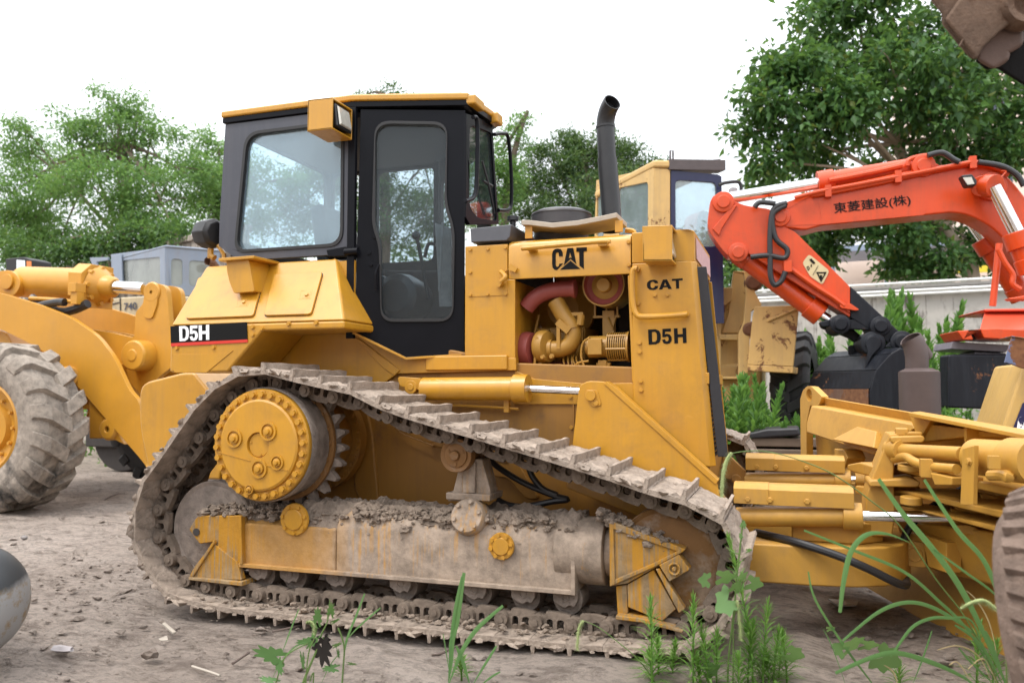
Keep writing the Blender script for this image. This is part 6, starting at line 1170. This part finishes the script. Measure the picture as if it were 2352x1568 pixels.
def crown_pts(blobs, n, seed, shell=.45):
    """twig tips in flat sprays set over ellipsoidal boughs: (px, py, Z, radius px[, squash])"""
    r = np.random.default_rng(seed); vol = np.array([b_[3] ** 2 for b_ in blobs], float); cnt = (vol / vol.sum() * n).astype(int) + 1; res = []
    for b_, k in zip(blobs, cnt):
        c = np.array(atd(b_[0], b_[1], b_[2])); R = b_[3] / FPX * b_[2]; sq = b_[4] if len(b_) > 4 else .8
        ns = max(3, k // 7); v = r.normal(0, 1, (ns, 3)); v /= np.linalg.norm(v, axis=1, keepdims=True); rad = r.uniform(shell, 1, (ns, 1)) ** .7
        sub = c + v * rad * R * np.array([1, 1, sq]); w = r.integers(0, ns, k)
        res.append(sub[w] + r.normal(0, 1, (k, 3)) * R * np.array([.20, .20, .055]) + np.array([0, 0, 0]))
    return np.concatenate(res)
M_bark = flat("grey_bark", (.16, .125, .095), .9, var=.45, sc_=8, bmp=.5); M_barkp = flat("pale_bark", (.30, .24, .18), .9, var=.35, sc_=6, bmp=.4)
def tree(label, base, trunk, r0, blobs, n, per, size, spread, mat, bark=M_bark, seed=0, twigs=40, name="tree", group=None, cat="tree", core=None, **kw):
    T = thing(name, label, cat, base, group); rr = random.Random(seed)
    b = B(); b.tube(trunk, lambda t: r0 * (1 - .6 * t), 12, 5)
    tips = crown_pts(blobs, n, seed); N = len(trunk)
    for bl in blobs:
        c = atd(bl[0], bl[1], bl[2]); k = rr.randint(N // 2, N - 1); s = V(trunk[k]); mid = s.lerp(c, .5) + V((rr.uniform(-.2, .2), rr.uniform(-.2, .2), rr.uniform(.0, .3))) * (c - s).length * .3
        b.tube([s, mid, c], lambda t: r0 * (.26 - .21 * t), 7, 4)
        for _ in range(max(2, twigs // len(blobs))):
            e = V(tips[rr.randrange(len(tips))])
            if (e - c).length < bl[3] / FPX * bl[2] * 1.1: b.tube([c.lerp(mid, rr.uniform(0, .4)), c.lerp(e, .5) + V((0, 0, .05)), e], lambda t: r0 * (.12 - .09 * t), 5, 3)
    b.obj("trunk", bark, T)
    leaves("crown", tips, per, size, spread, mat, T, seed=seed, **kw)
    return T
ML1 = leafmat("light_leaves", [(.085, .18, .05), (.11, .23, .06), (.14, .27, .08), (.10, .21, .06), (.14, .25, .07)], .5, accent=(.15, .22, .05)); ML2 = leafmat("dark_leaves", [(.03, .08, .025), (.045, .11, .03), (.06, .14, .035), (.09, .18, .04)], .35)
ML3 = leafmat("broad_leaves", [(.022, .07, .022), (.035, .10, .028), (.05, .13, .033), (.065, .155, .04), (.08, .18, .045), (.05, .13, .033)], .38, accent=(.12, .16, .03)); ML4 = leafmat("olive_needles", [(.025, .065, .024), (.04, .095, .03), (.065, .13, .04), (.11, .18, .05)], .3)
P3 = lambda x, y, Z: V(atd(x, y, Z))
# left wind-blown tree
Zl = 19.0; gl = gr(260, 1000); g_ = P3(270, 893, Zl); base = V((g_.x, g_.y, 0))
tree("loose feathery green tree rising behind the stained plank-marked wall", base, [base, P3(265, 700, Zl), P3(285, 560, Zl), P3(290, 430, Zl), P3(280, 330, Zl)], .22,
     [(270, 300, Zl, 75, .7), (200, 340, Zl, 80, .6), (360, 350, Zl, 85, .7), (110, 380, Zl + 1, 85, .6), (50, 330, Zl, 60, .6), (430, 400, Zl - .5, 75, .8), (90, 470, Zl, 100, .7), (230, 440, Zl - 1, 110, .7), (360, 470, Zl - 1, 95, .7), (20, 450, Zl, 80, .8), (40, 540, Zl, 70, .7), (140, 545, Zl, 70, .5), (330, 520, Zl - 1.5, 60, .6), (400, 535, Zl - 2, 55, .5), (260, 220, Zl, 38, .7), (320, 250, Zl, 45, .6), (150, 280, Zl, 50, .6), (40, 275, Zl, 30, .6), (355, 285, Zl, 30, .7)],
     1750, 20, .10, .115, ML1, seed=3, lean=(.5, 0, -.25), stretch=(1.5, 1.2, .75), droop=.35, aspect=.42, twigs=160)
Zm = 20.5; g_ = P3(500, 893, Zm); base = V((g_.x, g_.y, 0))
tree("green tree standing between the feathery tree and the bulldozer cab", base, [base, P3(505, 700, Zm), P3(495, 520, Zm), P3(500, 400, Zm)], .18,
     [(500, 330, Zm, 50, .8), (480, 400, Zm, 55, .8), (520, 420, Zm, 70, .8), (470, 480, Zm, 50, .7), (560, 480, Zm, 80, .9), (620, 420, Zm, 70, .8)], 560, 20, .105, .11, ML1, seed=5, lean=(.3, 0, -.1), twigs=50)
Zd = 16.6; g_ = P3(255, 893, Zd); base = V((g_.x, g_.y, 0))
tree("dark low bush hanging over the top of the stained plank-marked wall", base + V((0, 1, 0)), [base + V((0, 1, 0)), P3(250, 700, Zd + 1), P3(270, 560, Zd + .8), P3(280, 530, Zd + .6)], .12,
     [(300, 545, Zd, 55, .5), (235, 570, Zd, 50, .5), (370, 540, Zd, 45, .5), (420, 545, Zd - .5, 40, .6), (190, 590, Zd, 35, .5), (140, 585, Zd, 45, .4), (60, 585, Zd, 50, .5), (230, 610, Zd - .6, 12, 1.6)], 420, 13, .11, .12, ML2, seed=6, name="bush", cat="bush", twigs=40)
# trees behind the cab and hood
Zc = 21.0; g_ = P3(1350, 893, Zc); base = V((g_.x, g_.y, 0))
tree("broad dark evergreen tree behind the exhaust pipe and rusty loader", base, [base, P3(1345, 700, Zc), P3(1350, 560, Zc), P3(1345, 430, Zc), P3(1340, 360, Zc)], .25,
     [(1340, 380, Zc, 90, .8), (1265, 380, Zc, 70, .9), (1410, 385, Zc, 80, .8), (1300, 330, Zc, 35, 1), (1375, 335, Zc, 40, .9), (1235, 460, Zc, 60, .8), (1320, 480, Zc - 1, 90, .8), (1430, 460, Zc - 1, 85, .8), (1470, 410, Zc, 50, .8), (1250, 350, Zc, 25, 1.2), (1330, 345, Zc, 35, .8), (1400, 350, Zc, 35, .8), (1190, 480, Zc, 50, .9), (1290, 540, Zc - 1, 60, .7), (1500, 380, Zc, 28, 1.2), (1380, 530, Zc - 1, 80, .7)], 1700, 20, .10, .10, ML4, seed=8, droop=-.1, aspect=.4, twigs=90)
g_ = P3(1160, 893, 19.5); base = V((g_.x, g_.y, 0)); Zc = 19.5
tree("slender tree with upswept tip beside the bulldozer cab's front grab rail", base, [base, P3(1155, 700, Zc), P3(1160, 500, Zc), P3(1175, 380, Zc), P3(1195, 300, Zc), P3(1212, 255, Zc)], .12,
     [(1210, 265, Zc, 14, 1.4), (1195, 295, Zc, 24, 1), (1175, 330, Zc, 38, 1), (1160, 380, Zc, 45, 1), (1165, 430, Zc, 50, .9), (1110, 420, Zc, 70, .9), (1130, 490, Zc, 70, .9)], 480, 18, .09, .09, ML1, seed=9, droop=-.2, aspect=.4, twigs=50)
Zc = 22; g_ = P3(890, 893, Zc); base = V((g_.x, g_.y, 0))
tree("dark tree behind the bulldozer cab with its tip above the roof", base, [base, P3(880, 700, Zc), P3(885, 500, Zc), P3(880, 330, Zc), P3(878, 215, Zc)], .22,
     [(880, 210, Zc, 22, 1), (845, 215, Zc, 18, 1), (915, 215, Zc, 18, 1), (805, 225, Zc, 12, 1), (955, 232, Zc, 14, 1), (880, 300, Zc, 80, .9), (840, 400, Zc, 90, .8), (950, 400, Zc, 110, .9), (760, 470, Zc, 110, .7), (890, 500, Zc, 110, .7), (1000, 480, Zc, 90, .7), (660, 500, Zc, 80, .7), (720, 400, Zc, 60, .8)], 1350, 18, .10, .10, ML4, seed=10, droop=-.15, aspect=.4, twigs=80)
# big right tree
Zr = 16.0; bs_ = P3(2228, 893, Zr + .3); base = V((bs_.x, bs_.y, 0))
tree("large broad leaved tree with pale forked trunk beyond the white piped wall", base, [base, P3(2232, 700, Zr), P3(2222, 610, Zr), P3(2170, 530, Zr), P3(2110, 440, Zr - .2), P3(2060, 330, Zr - .2)], .2,
     [(1760, 200, Zr - 1, 55, .7), (1800, 130, Zr - 1, 60, .8), (1880, 60, Zr, 90, .8), (1740, 300, Zr - 1, 45, .6), (1790, 260, Zr - 1, 70, .7), (1870, 190, Zr - 1, 90, .8), (1960, 120, Zr, 100, .9), (1960, -10, Zr, 90, .8), (2080, 40, Zr, 110, .9), (2060, 170, Zr - 1, 110, .9), (1760, 370, Zr - 1, 50, .5), (1860, 320, Zr - 1, 80, .6), (1970, 260, Zr - 1, 100, .7), (2180, 110, Zr, 120, .9), (2190, 250, Zr - 1, 110, .8), (2300, 200, Zr, 110, .9), (2330, 330, Zr - .5, 90, .8), (2080, 330, Zr, 80, .6), (2280, 60, Zr, 110, .9), (2240, 370, Zr, 70, .6), (1770, 405, Zr - .5, 40, .5), (1880, 380, Zr, 55, .5), (2420, 250, Zr, 110, .9)],
     1500, 15, .175, .125, ML3, bark=M_barkp, seed=11, droop=.45, aspect=.52, twigs=140)
bs_ = P3(2300, 893, 17.5); base = V((bs_.x, bs_.y, 0))
tree("tree with branches drooping below the orange boom over the white piped wall", base, [base, P3(2235, 640, 16.8), P3(2245, 560, 16.8), P3(2240, 480, 16.5), P3(2150, 500, 16)], .15,
     [(1890, 520, 16, 55, .6), (1960, 500, 15.5, 55, .6), (2040, 540, 15.5, 55, .6), (2110, 520, 16, 50, .6), (1900, 580, 16.5, 45, .7), (2060, 600, 16, 45, .6), (2150, 610, 15.6, 60, .5), (2280, 560, 16, 60, .8), (2330, 640, 16, 50, .7), (1830, 560, 17, 40, .8), (2200, 470, 16, 45, .7), (1780, 620, 17, 45, .7), (1700, 640, 18, 40, .7)], 560, 15, .155, .12, ML3, bark=M_barkp, seed=12, droop=.5, aspect=.52, twigs=60)
# hedge masses far behind, closing the gaps between the trees above the walls
for x0, x1, y, Z, sd_, lab in ((520, 1100, 640, 24, 20, "dark hedge seen through the bulldozer cab"), (1600, 1800, 600, 23, 21, "green hedge behind the dark blue cab door"), (-250, 130, 560, 24, 22, "green hedge behind the yellow loader's black headlight")):
    bl = [(x0 + (x1 - x0) * k / 6, y - 40 + 30 * (k % 2), Z, 70, .8) for k in range(7)] + [(x0 + (x1 - x0) * k / 6, y + 70, Z, 80, .9) for k in range(7)]
    g_ = P3((x0 + x1) / 2, 893, Z); base = V((g_.x, g_.y, 0)); tree(lab, base, [base, base + V((0, 0, 1)), P3((x0 + x1) / 2, y, Z)], .1, bl, 420, 14, .16, .2, ML2, seed=sd_, twigs=20, name="hedge", cat="hedge")
# ================================================================ weeds
MW1 = leafmat("fresh_weed", [(.10, .22, .04), (.14, .29, .055), (.20, .36, .09)], .45); MW2 = leafmat("dull_weed", [(.07, .18, .04), (.10, .23, .05), (.14, .29, .06)], .45)
MG = leafmat("grass_blade", [(.085, .20, .075), (.14, .29, .10), (.19, .33, .12)], .4, rough=.3); MH = flat("foxtail_bristle", (.30, .36, .15), .8, var=.2); MST = flat("weed_stem", (.10, .17, .04), .6, var=.3)
def weed_mesh(name, h, n, ll, seed, mat, wid=.011, top=1.0):
    """upright weed: one stem set all round with narrow leaves, dense at the tip"""
    r = random.Random(seed); b = B(); lean = V((r.uniform(-.12, .12), r.uniform(-.12, .12), 0)); sp = lambda t: V((lean.x * t * t * h, lean.y * t * t * h, h * t))
    b.tube([sp(t) for t in (0, .3, .6, .85, 1)], lambda t: .004 * (1.2 - t), 5, 2)
    for i in range(n):
        t = .12 + .88 * (i / n) ** .75; a = i * 2.399 + r.uniform(-.3, .3); up = .35 + .75 * t + .8 * t ** 3 + r.uniform(-.3, .3); L = ll * (1.05 - .55 * t ** 2) * r.uniform(.75, 1.2)
        d = V((cos(a) * cos(up * .75), sin(a) * cos(up * .75), sin(up * .75) * .9)); d.normalize(); s = V((-sin(a), cos(a), 0)); p = sp(t); w_ = wid * r.uniform(.7, 1.2); ben = V((0, 0, -L * .22))
        v = [b.bm.verts.new(q) for q in (p - s * w_ * .25, p + s * w_ * .25, p + d * L * .45 + s * w_ * .5, p + d * L * .45 - s * w_ * .5, p + d * L + ben)]
        b.bm.faces.new((v[0], v[1], v[2], v[3])); b.bm.faces.new((v[3], v[2], v[4]))
    bmesh.ops.recalc_face_normals(b.bm, faces=b.bm.faces)
    me = bpy.data.meshes.new(name); b.bm.to_mesh(me); b.bm.free(); me.polygons.foreach_set("use_smooth", [True] * len(me.polygons)); me.materials.append(mat); return me
def put(me, name, loc, label, cat, group=None, rz=0, s=1.0, tilt=0):
    o = bpy.data.objects.new(name, me); COL.objects.link(o); o.location = loc; o.rotation_euler = (tilt, 0, rz); o.scale = (s, s, s); return tag(o, label, cat, group)
WM = [weed_mesh("tall_weed", 1.0, 95, .17, k, MW2, .03) for k in range(4)]
random.seed(31)
for k in range(95):
    px = random.uniform(1655, 1880); Z = random.uniform(6.9, 8.6); q = atd(px, 893, Z); h = random.uniform(.75, 1.4) * (1.0 if px < 1760 else .72)
    put(WM[k % 4], "tall_weed", (q.x, q.y, -.02), "tall leafy weed in the green strip behind the blade and timber pile", "weed", "weeds in the strip behind the blade", random.uniform(0, 6), h, random.uniform(-.12, .12))
for k, (px, py, Z) in enumerate([(2045, 665, 12.6), (2075, 690, 12.4), (2130, 675, 12.6), (2150, 700, 12.3), (2165, 745, 12.2), (2005, 690, 12.8), (2190, 720, 12.4), (2100, 740, 12.2), (2120, 800, 11.5), (2090, 800, 11.8), (1900, 740, 11), (1920, 780, 10.8), (1880, 770, 10.6), (1890, 830, 10), (1860, 800, 10.4), (1940, 800, 10.5), (2170, 790, 11.6), (2205, 800, 11.6), (2060, 720, 12.2), (2085, 700, 12.5), (2140, 735, 12), (2155, 765, 11.8), (2110, 690, 12.6), (2180, 750, 12), (2030, 740, 12), (2190, 830, 11), (2150, 840, 11), (1955, 760, 11), (1905, 800, 10.2), (1870, 820, 10)]):
    q = atd(px, py, Z); put(WM[k % 4], "tall_weed", (q.x, q.y, -.02), "tall weed growing against the pale wall behind the excavator bucket", "weed", "weeds along the right wall", k * 1.3, q.z, random.uniform(-.15, .15))
for k in range(16):
    px = 2145 + (k * 37 % 190); Z = 7.2 + (k % 4) * .35; q = atd(px, 893, Z); put(WM[k % 4], "tall_weed", (q.x, q.y, -.02), "short weed below the black steel plate beyond the blade", "weed", "weeds below the black plate", k, random.uniform(.75, 1.05), 0)
# leafy ground cover at the wall foot
g0 = []
rr = np.random.default_rng(5)
for _ in range(260):
    px = rr.uniform(1650, 2330); Z = rr.uniform(8.6, 13.0); q = atd(px, 893, Z); g0.append((q.x, q.y, rr.uniform(.1, .75)))
o = leaves("ground_cover", np.array(g0), 26, .11, .17, MW2, None, droop=.1, aspect=.5, seed=40); o["kind"] = "stuff"; o["label"] = "knee high weeds covering the soil in front of the right wall"
g0 = []
for _ in range(90):
    px = rr.uniform(-40, 520); q = atd(px, 893, rr.uniform(13.5, 16)); g0.append((q.x, q.y, rr.uniform(.1, .9)))
o = leaves("ground_cover", np.array(g0), 20, .12, .2, MW2, None, droop=.1, aspect=.5, seed=41); o["kind"] = "stuff"; o["label"] = "weeds covering the soil before the left wall"
# foreground weeds, one by one
FW = [((415, 850), (405, 1340), 3.45, "bushy fresh green weed before the idler's lower guard"), ((630, 845), (620, 1350), 3.4, "bright feathery weed standing before the front idler"), ((945, 545), (935, 1340), 3.5, "tallest feathery weed in front of the track's front end"), ((975, 890), (985, 1340), 3.42, "feathery weed standing close against the tallest one"), ((1045, 1030), (1040, 1330), 3.38, "short bright weed at the edge of the feathery weed clump, under the bow"), ((900, 980), (905, 1330), 3.36, "thin weed within the feathery clump"), ((2080, 985), (2105, 1360), 3.3, "dark leafy weed beside the muddy tyre"), ((690, 1020), (700, 1350), 3.36, "small weed between the two feathery weeds by the idler"), ((1690, 1240), (1700, 1320), 3.38, "tiny weed tuft under the long grass blades"), ((2180, 1090), (2190, 1350), 3.2, "leafy weed leaning on the muddy tyre")]
for k, (tp, bt_, Z, lab) in enumerate(FW):
    q = gr(*zN(*bt_)); n0 = V((q.x, q.y, 0)); tpz = atd(*zN(*tp), (q - CAM).dot(CF)); h = max(.08, tpz.z); put(weed_mesh("weed", h, int(36 + 150 * h), .11, 50 + k, MW1, .0075), "weed", n0, lab, "weed", None, k * 1.9, 1, 0)
random.seed(77)
for k in (0, 1, 3, 5, 6, 8, 10, 11, 13, 14):
    x = (395, 430, 600, 655, 690, 740, 870, 905, 925, 960, 990, 1010, 1045, 1075, 1110, 800)[k]; q = gr(*zN(x + random.uniform(-12, 12), random.uniform(1270, 1370))); h = random.uniform(.10, .26) * (1.25 if 860 < x < 1000 else 1)
    put(weed_mesh("weed", h, int(40 + 190 * h), .105, 90 + k, MW1, .0075), "weed", (q.x, q.y, 0), "thin feathery weed in the loose clump before the front end of the track", "weed", "feathery weeds before the track's front end", k, 1, 0)
for k, (x, y, h, lab) in enumerate(((1545, 1560, .16, "low weed sprout below the leaning foxtail"), (1060, 1562, .1, "low sprout at the foot of the upright grass blades"))):
    q = gr(x, y); put(weed_mesh("weed", h, 90, .07, 70 + k, MW1, .008), "weed", (q.x, q.y, 0), lab, "weed", None, k, 1)
def blade(b, z, pts, wd, Z, seed=0, depth=.0, sub=7):
    """a grass blade: a creased ribbon following a curve"""
    P_ = [atd(*z(*p), Z + depth * i / len(pts)) for i, p in enumerate(pts)]; n0 = len(P_); q = []
    for i in range(n0 - 1):
        p0, p1, p2, p3 = P_[max(i - 1, 0)], P_[i], P_[i + 1], P_[min(i + 2, n0 - 1)]
        for k in range(sub):
            t = k / sub; q.append(.5 * ((2 * p1) + (p2 - p0) * t + (2 * p0 - 5 * p1 + 4 * p2 - p3) * t * t + (3 * p1 - p0 - 3 * p2 + p3) * t ** 3))
    q.append(P_[-1]); n = len(q); w_ = .52 * wd / 2.28 / FPX * Z; rows = []
    for i, p in enumerate(q):
        t = i / (n - 1); d = (q[min(i + 1, n - 1)] - q[max(i - 1, 0)]).normalized(); s = d.cross(CF + CR * .35).normalized(); up = s.cross(d); hw = w_ * .5 * min(1, t * 2.2 + .04) * (1 if t < .75 else 1 - (t - .75) * 1.6)
        rows.append([b.bm.verts.new(p - s * hw + up * hw * .35), b.bm.verts.new(p), b.bm.verts.new(p + s * hw + up * hw * .35)])
    for A, C in zip(rows, rows[1:]):
        for k in (0, 1): b.bm.faces.new((A[k], A[k + 1], C[k + 1], C[k]))
def foxtail(name, label, z, stalk, head, Z, parent_label=None, r=.013, depth=.0):
    T = thing(name, label, "grass", gr(*z(*stalk[-1])) if z(*stalk[-1])[1] > 1100 else (0, 0, 0)); b = B(); b.tube([atd(*z(*p), Z + depth * i / len(stalk)) for i, p in enumerate(stalk)], lambda t: .0016 + .0016 * t, 6, 6); b.obj("stalk", MST, T)
    hp = [atd(*z(*p), Z) for p in head]; b = B(); b.tube(hp, lambda t: r * .45 * (1.15 - .7 * abs(t - .45)), 8, 6); rd = random.Random(1)
    for i in range(420):
        t = rd.random() * (len(hp) - 1.001); p = hp[int(t)].lerp(hp[int(t) + 1], t % 1); ax = (hp[int(t) + 1] - hp[int(t)]).normalized(); a = rd.uniform(0, 6.28); u_ = ax.orthogonal().normalized(); w_ = ax.cross(u_); o_ = (u_ * cos(a) + w_ * sin(a)); e = p + o_ * r * rd.uniform(1.0, 1.7) + ax * r * rd.uniform(.1, .9); s = ax.cross(o_) * .0008
        vv = [b.bm.verts.new(x) for x in (p - s + o_ * r * .3, p + s + o_ * r * .3, e)]; b.bm.faces.new(vv)
    b.obj("seed_head", MH, T); return T
foxtail("foxtail_grass", "long arching foxtail stalk with bristly head over the front of the track", zN, ((820, 82), (900, 70), (1000, 72), (1150, 108), (1350, 190), (1550, 330), (1700, 460), (1890, 740), (2030, 920), (2150, 1130), (2230, 1330)), ((822, 78), (795, 120), (775, 200), (768, 310)), 3.25, r=.016)
foxtail("foxtail_grass", "drooping foxtail with pale head before the last track rollers", zN, ((45, 958), (120, 990), (220, 1065), (310, 1140), (380, 1220), (440, 1320)), ((45, 958), (25, 985), (15, 1040), (12, 1110)), 3.45, r=.011)
foxtail("foxtail_grass", "furry green foxtail head bowed beside the muddy tyre", zN, ((2240, 925), (2255, 1050), (2262, 1300)), ((2020, 895), (2080, 862), (2150, 855), (2240, 925)), 3.0, r=.013)
foxtail("foxtail_grass", "hanging foxtail head among the vine leaves at the track front", zN, ((850, 850), (830, 980), (830, 1150), (826, 1320)), ((850, 850), (858, 930), (866, 1000), (868, 1060)), 3.35, r=.011)
foxtail("foxtail_grass", "small foxtail curled over the jagged weed at the bottom", zM_, ((545, 490), (600, 500), (610, 560), (560, 700), (540, 930)), ((545, 485), (575, 478), (598, 505), (598, 560)), 3.3, r=.008)
GT = thing("grass_clump", "clump of long wide grass blades arching out from the muddy tyre", "grass", gr(2280, 1560))
for pts, wd, Z in ((((2290, 1340), (2250, 1270), (2130, 1000), (2010, 770), (1880, 590), (1720, 400), (1590, 215)), 58, 3.15), (((2270, 1250), (2262, 950), (2232, 850), (2140, 640), (2000, 480), (1830, 220)), 46, 3.1), (((2230, 1310), (2200, 1250), (2060, 1010), (1900, 850), (1720, 700), (1460, 590), (1200, 485)), 32, 3.3), (((1760, 552), (1640, 505), (1530, 508), (1450, 590), (1410, 740), (1388, 915)), 52, 3.2), (((2245, 920), (2200, 820), (2040, 700), (1880, 585)), 24, 3.15), (((2240, 1290), (2120, 1060), (2000, 960), (1850, 880), (1720, 865), (1580, 920), (1405, 1062)), 40, 3.25), (((2180, 1290), (2090, 975), (1960, 945), (1860, 948), (1760, 1000), (1655, 1145)), 34, 3.2), (((2120, 1340), (2060, 1270), (1900, 1190), (1700, 1130), (1560, 1150), (1365, 1232)), 52, 3.05), (((1765, 1300), (1820, 1160), (1870, 1010)), 16, 3.3), (((1560, 1300), (1545, 1270), (1410, 1090), (1260, 850), (1222, 700)), 24, 3.35), (((1430, 1330), (1350, 1100), (1300, 1000)), 10, 3.3), (((2260, 1330), (2120, 1080), (1990, 980)), 30, 3.2), (((2265, 1330), (2200, 1120), (2150, 1010)), 26, 3.1), (((2250, 1340), (2090, 1190), (2010, 1100)), 22, 3.2)):
    b = B(); blade(b, zN, pts, wd, Z); b.obj("grass_blade", MG, GT, ang=180)
M_straw = flat("dry_straw", (.42, .33, .17), .8, var=.3)
for pts in (((2200, 1330), (2120, 1150), (2010, 1090), (1900, 1110)), ((2240, 1300), (2180, 1000), (2110, 860), (2050, 800)), ((2100, 1320), (2010, 1180), (1960, 1190)), ((2230, 1330), (2160, 1180), (2120, 1160), (2060, 1210)), ((1700, 1330), (1670, 1230), (1620, 1190))):
    b = B(); blade(b, zN, pts, 13, 3.2); b.obj("dry_blade", M_straw, GT, ang=180)
GT2 = thing("grass_clump", "few upright grass blades in front of the track rollers", "grass", gr(*zM_(1530, 880)))
for pts, wd in ((((1500, 900), (1518, 760), (1522, 620), (1560, 450), (1605, 150)), 44), (((1500, 900), (1515, 640), (1545, 400), (1592, 175)), 26), (((1500, 910), (1540, 800), (1600, 660), (1700, 520), (1868, 372)), 34), (((1650, 920), (1600, 760), (1552, 640)), 30), (((1660, 910), (1750, 760), (1825, 640)), 20), (((1700, 920), (1790, 850), (1850, 815)), 16), (((1520, 900), (1480, 650), (1465, 560)), 10)):
    b = B(); blade(b, zM_, pts, wd * 1.3, 3.45); b.obj("grass_blade", MG, GT2, ang=180)
GT3 = thing("grass_clump", "thin grass blades bent beside the jagged weed near the track", "grass", gr(*zM_(790, 880)))
for pts, wd in ((((780, 910), (800, 700), (820, 590), (880, 440), (938, 290)), 24), (((800, 620), (880, 530), (980, 440), (1045, 385)), 18), (((380, 700), (430, 560), (495, 395)), 16), (((640, 910), (700, 780), (760, 700)), 10), (((300, 900), (370, 760), (480, 640), (610, 600)), 14)):
    b = B(); blade(b, zM_, pts, wd, 3.4); b.obj("grass_blade", MG, GT3, ang=180)
def lobed(b, c, r, ang, n=5, tilt=.5, jag=.32, L=1.0):
    """a lobed leaf with a raised rim"""
    u_ = (CR * cos(ang) + CU * sin(ang)).normalized(); w_ = (CU * cos(ang) - CR * sin(ang)).normalized(); u_ = (u_ + CF * random.uniform(-tilt, tilt)).normalized(); w_ = (w_ + CF * random.uniform(-tilt, tilt) - CF * .5).normalized()
    o = b.bm.verts.new(c); rim = []; N = n * 4
    for k in range(N + 1):
        a = -2.5 + 5.0 * k / N; rr = r * (1 - jag * (.5 + .5 * cos(2 * pi * n * (k / N) + 0))) * (1.25 if abs(a) < .6 else 1); rim.append(b.bm.verts.new(c + u_ * cos(a) * rr * L + w_ * sin(a) * rr + CF * -.05 * rr * abs(sin(a * 2))))
    for A, C in zip(rim, rim[1:]): b.bm.faces.new((o, A, C))
VN = thing("bindweed", "vine with pale lobed leaves climbing beside the track's front end", "vine", gr(*zN(800, 1300))); random.seed(9)
b = B(); b.tube([atd(*zN(*p), 3.38) for p in ((798, 1330), (805, 1150), (822, 1000), (838, 850), (850, 700), (862, 600), (880, 430))], .004, 6); b.tube([atd(*zN(*p), 3.38) for p in ((850, 700), (800, 760), (770, 740))], .0025, 5); b.tube([atd(*zN(*p), 3.38) for p in ((862, 610), (830, 600), (795, 575))], .0025, 5); b.obj("stem", MST, VN)
ML5 = leafmat("vine_leaf", [(.10, .21, .07), (.14, .26, .09)], .3)
for p, r, a in (((770, 730), 62, .1), ((690, 745), 45, 3.0), ((800, 850), 80, -2.6), ((870, 735), 45, .6), ((925, 760), 55, -.2), ((840, 790), 50, 1.2), ((1130, 1130), 70, -.3), ((1440, 1090), 80, .4), ((1520, 1085), 60, .1), ((1400, 1110), 50, 2.6), ((1610, 1150), 95, -.4), ((700, 1220), 55, .5), ((1330, 1000), 28, .4), ((880, 460), 22, 1.2), ((870, 520), 20, 2.0), ((905, 590), 20, .3)):
    b = B(); lobed(b, atd(*zN(*p), 3.36), r / 2.28 / FPX * 3.36, a, 5); b.obj("leaf", ML5, VN, ang=180)
SW = thing("sow_thistle", "jagged leaved weed with a shrivelled dark leaf before the track", "weed", gr(*zM_(520, 900)))
b = B(); b.tube([atd(*zM_(*p), 3.4) for p in ((510, 930), (560, 800), (620, 660), (650, 560), (690, 470), (705, 330))], lambda t: .006 - .004 * t, 7); b.tube([atd(*zM_(*p), 3.4) for p in ((330, 930), (370, 800), (420, 700), (560, 620))], .003, 6); b.tube([atd(*zM_(*p), 3.4) for p in ((590, 920), (595, 820), (570, 880))], .003, 5); b.tube([atd(*zM_(*p), 3.4) for p in ((785, 930), (795, 780), (800, 640), (760, 520))], .0035, 6); b.obj("stem", MST, SW)
ML6 = leafmat("thistle_leaf", [(.06, .15, .045), (.09, .19, .06)], .25)
for p, r, a, L in (((340, 710), 120, 2.75, 1.3), ((360, 760), 70, -1.2, 1.1), ((600, 590), 90, -2.2, 1.3), ((620, 470), 70, 1.5, 1.4), ((710, 420), 60, 1.4, 1.6), ((730, 480), 40, .4, 1.2), ((520, 720), 60, -1.5, 1.5), ((560, 610), 60, 3.3, 1.5), ((740, 640), 55, .5, 1.1), ((730, 790), 60, 3.0, 1.3), ((840, 760), 50, .1, 1.2), ((600, 510), 40, 2.2, 1.3), ((660, 600), 40, .8, 1.2), ((760, 680), 40, -1.5, 1.3), ((320, 880), 60, 2.9, 1.6)):
    b = B(); lobed(b, atd(*zM_(*p), 3.4), r / 2.926 / FPX * 3.4 * .5, a, 9, jag=.3, L=L * 1.7); b.obj("leaf", ML6, SW, ang=180)
b = B(); random.seed(5)
lobed(b, atd(*zM_(650, 650), 3.39), .05, -1.4, 8, jag=.35, L=1.5); lobed(b, atd(*zM_(665, 600), 3.385), .03, -1.3, 7, jag=.4, L=1.6); b.obj("dry_leaf", flat("shrivelled_leaf", (.02, .016, .014), .8, var=.5), SW, ang=180)
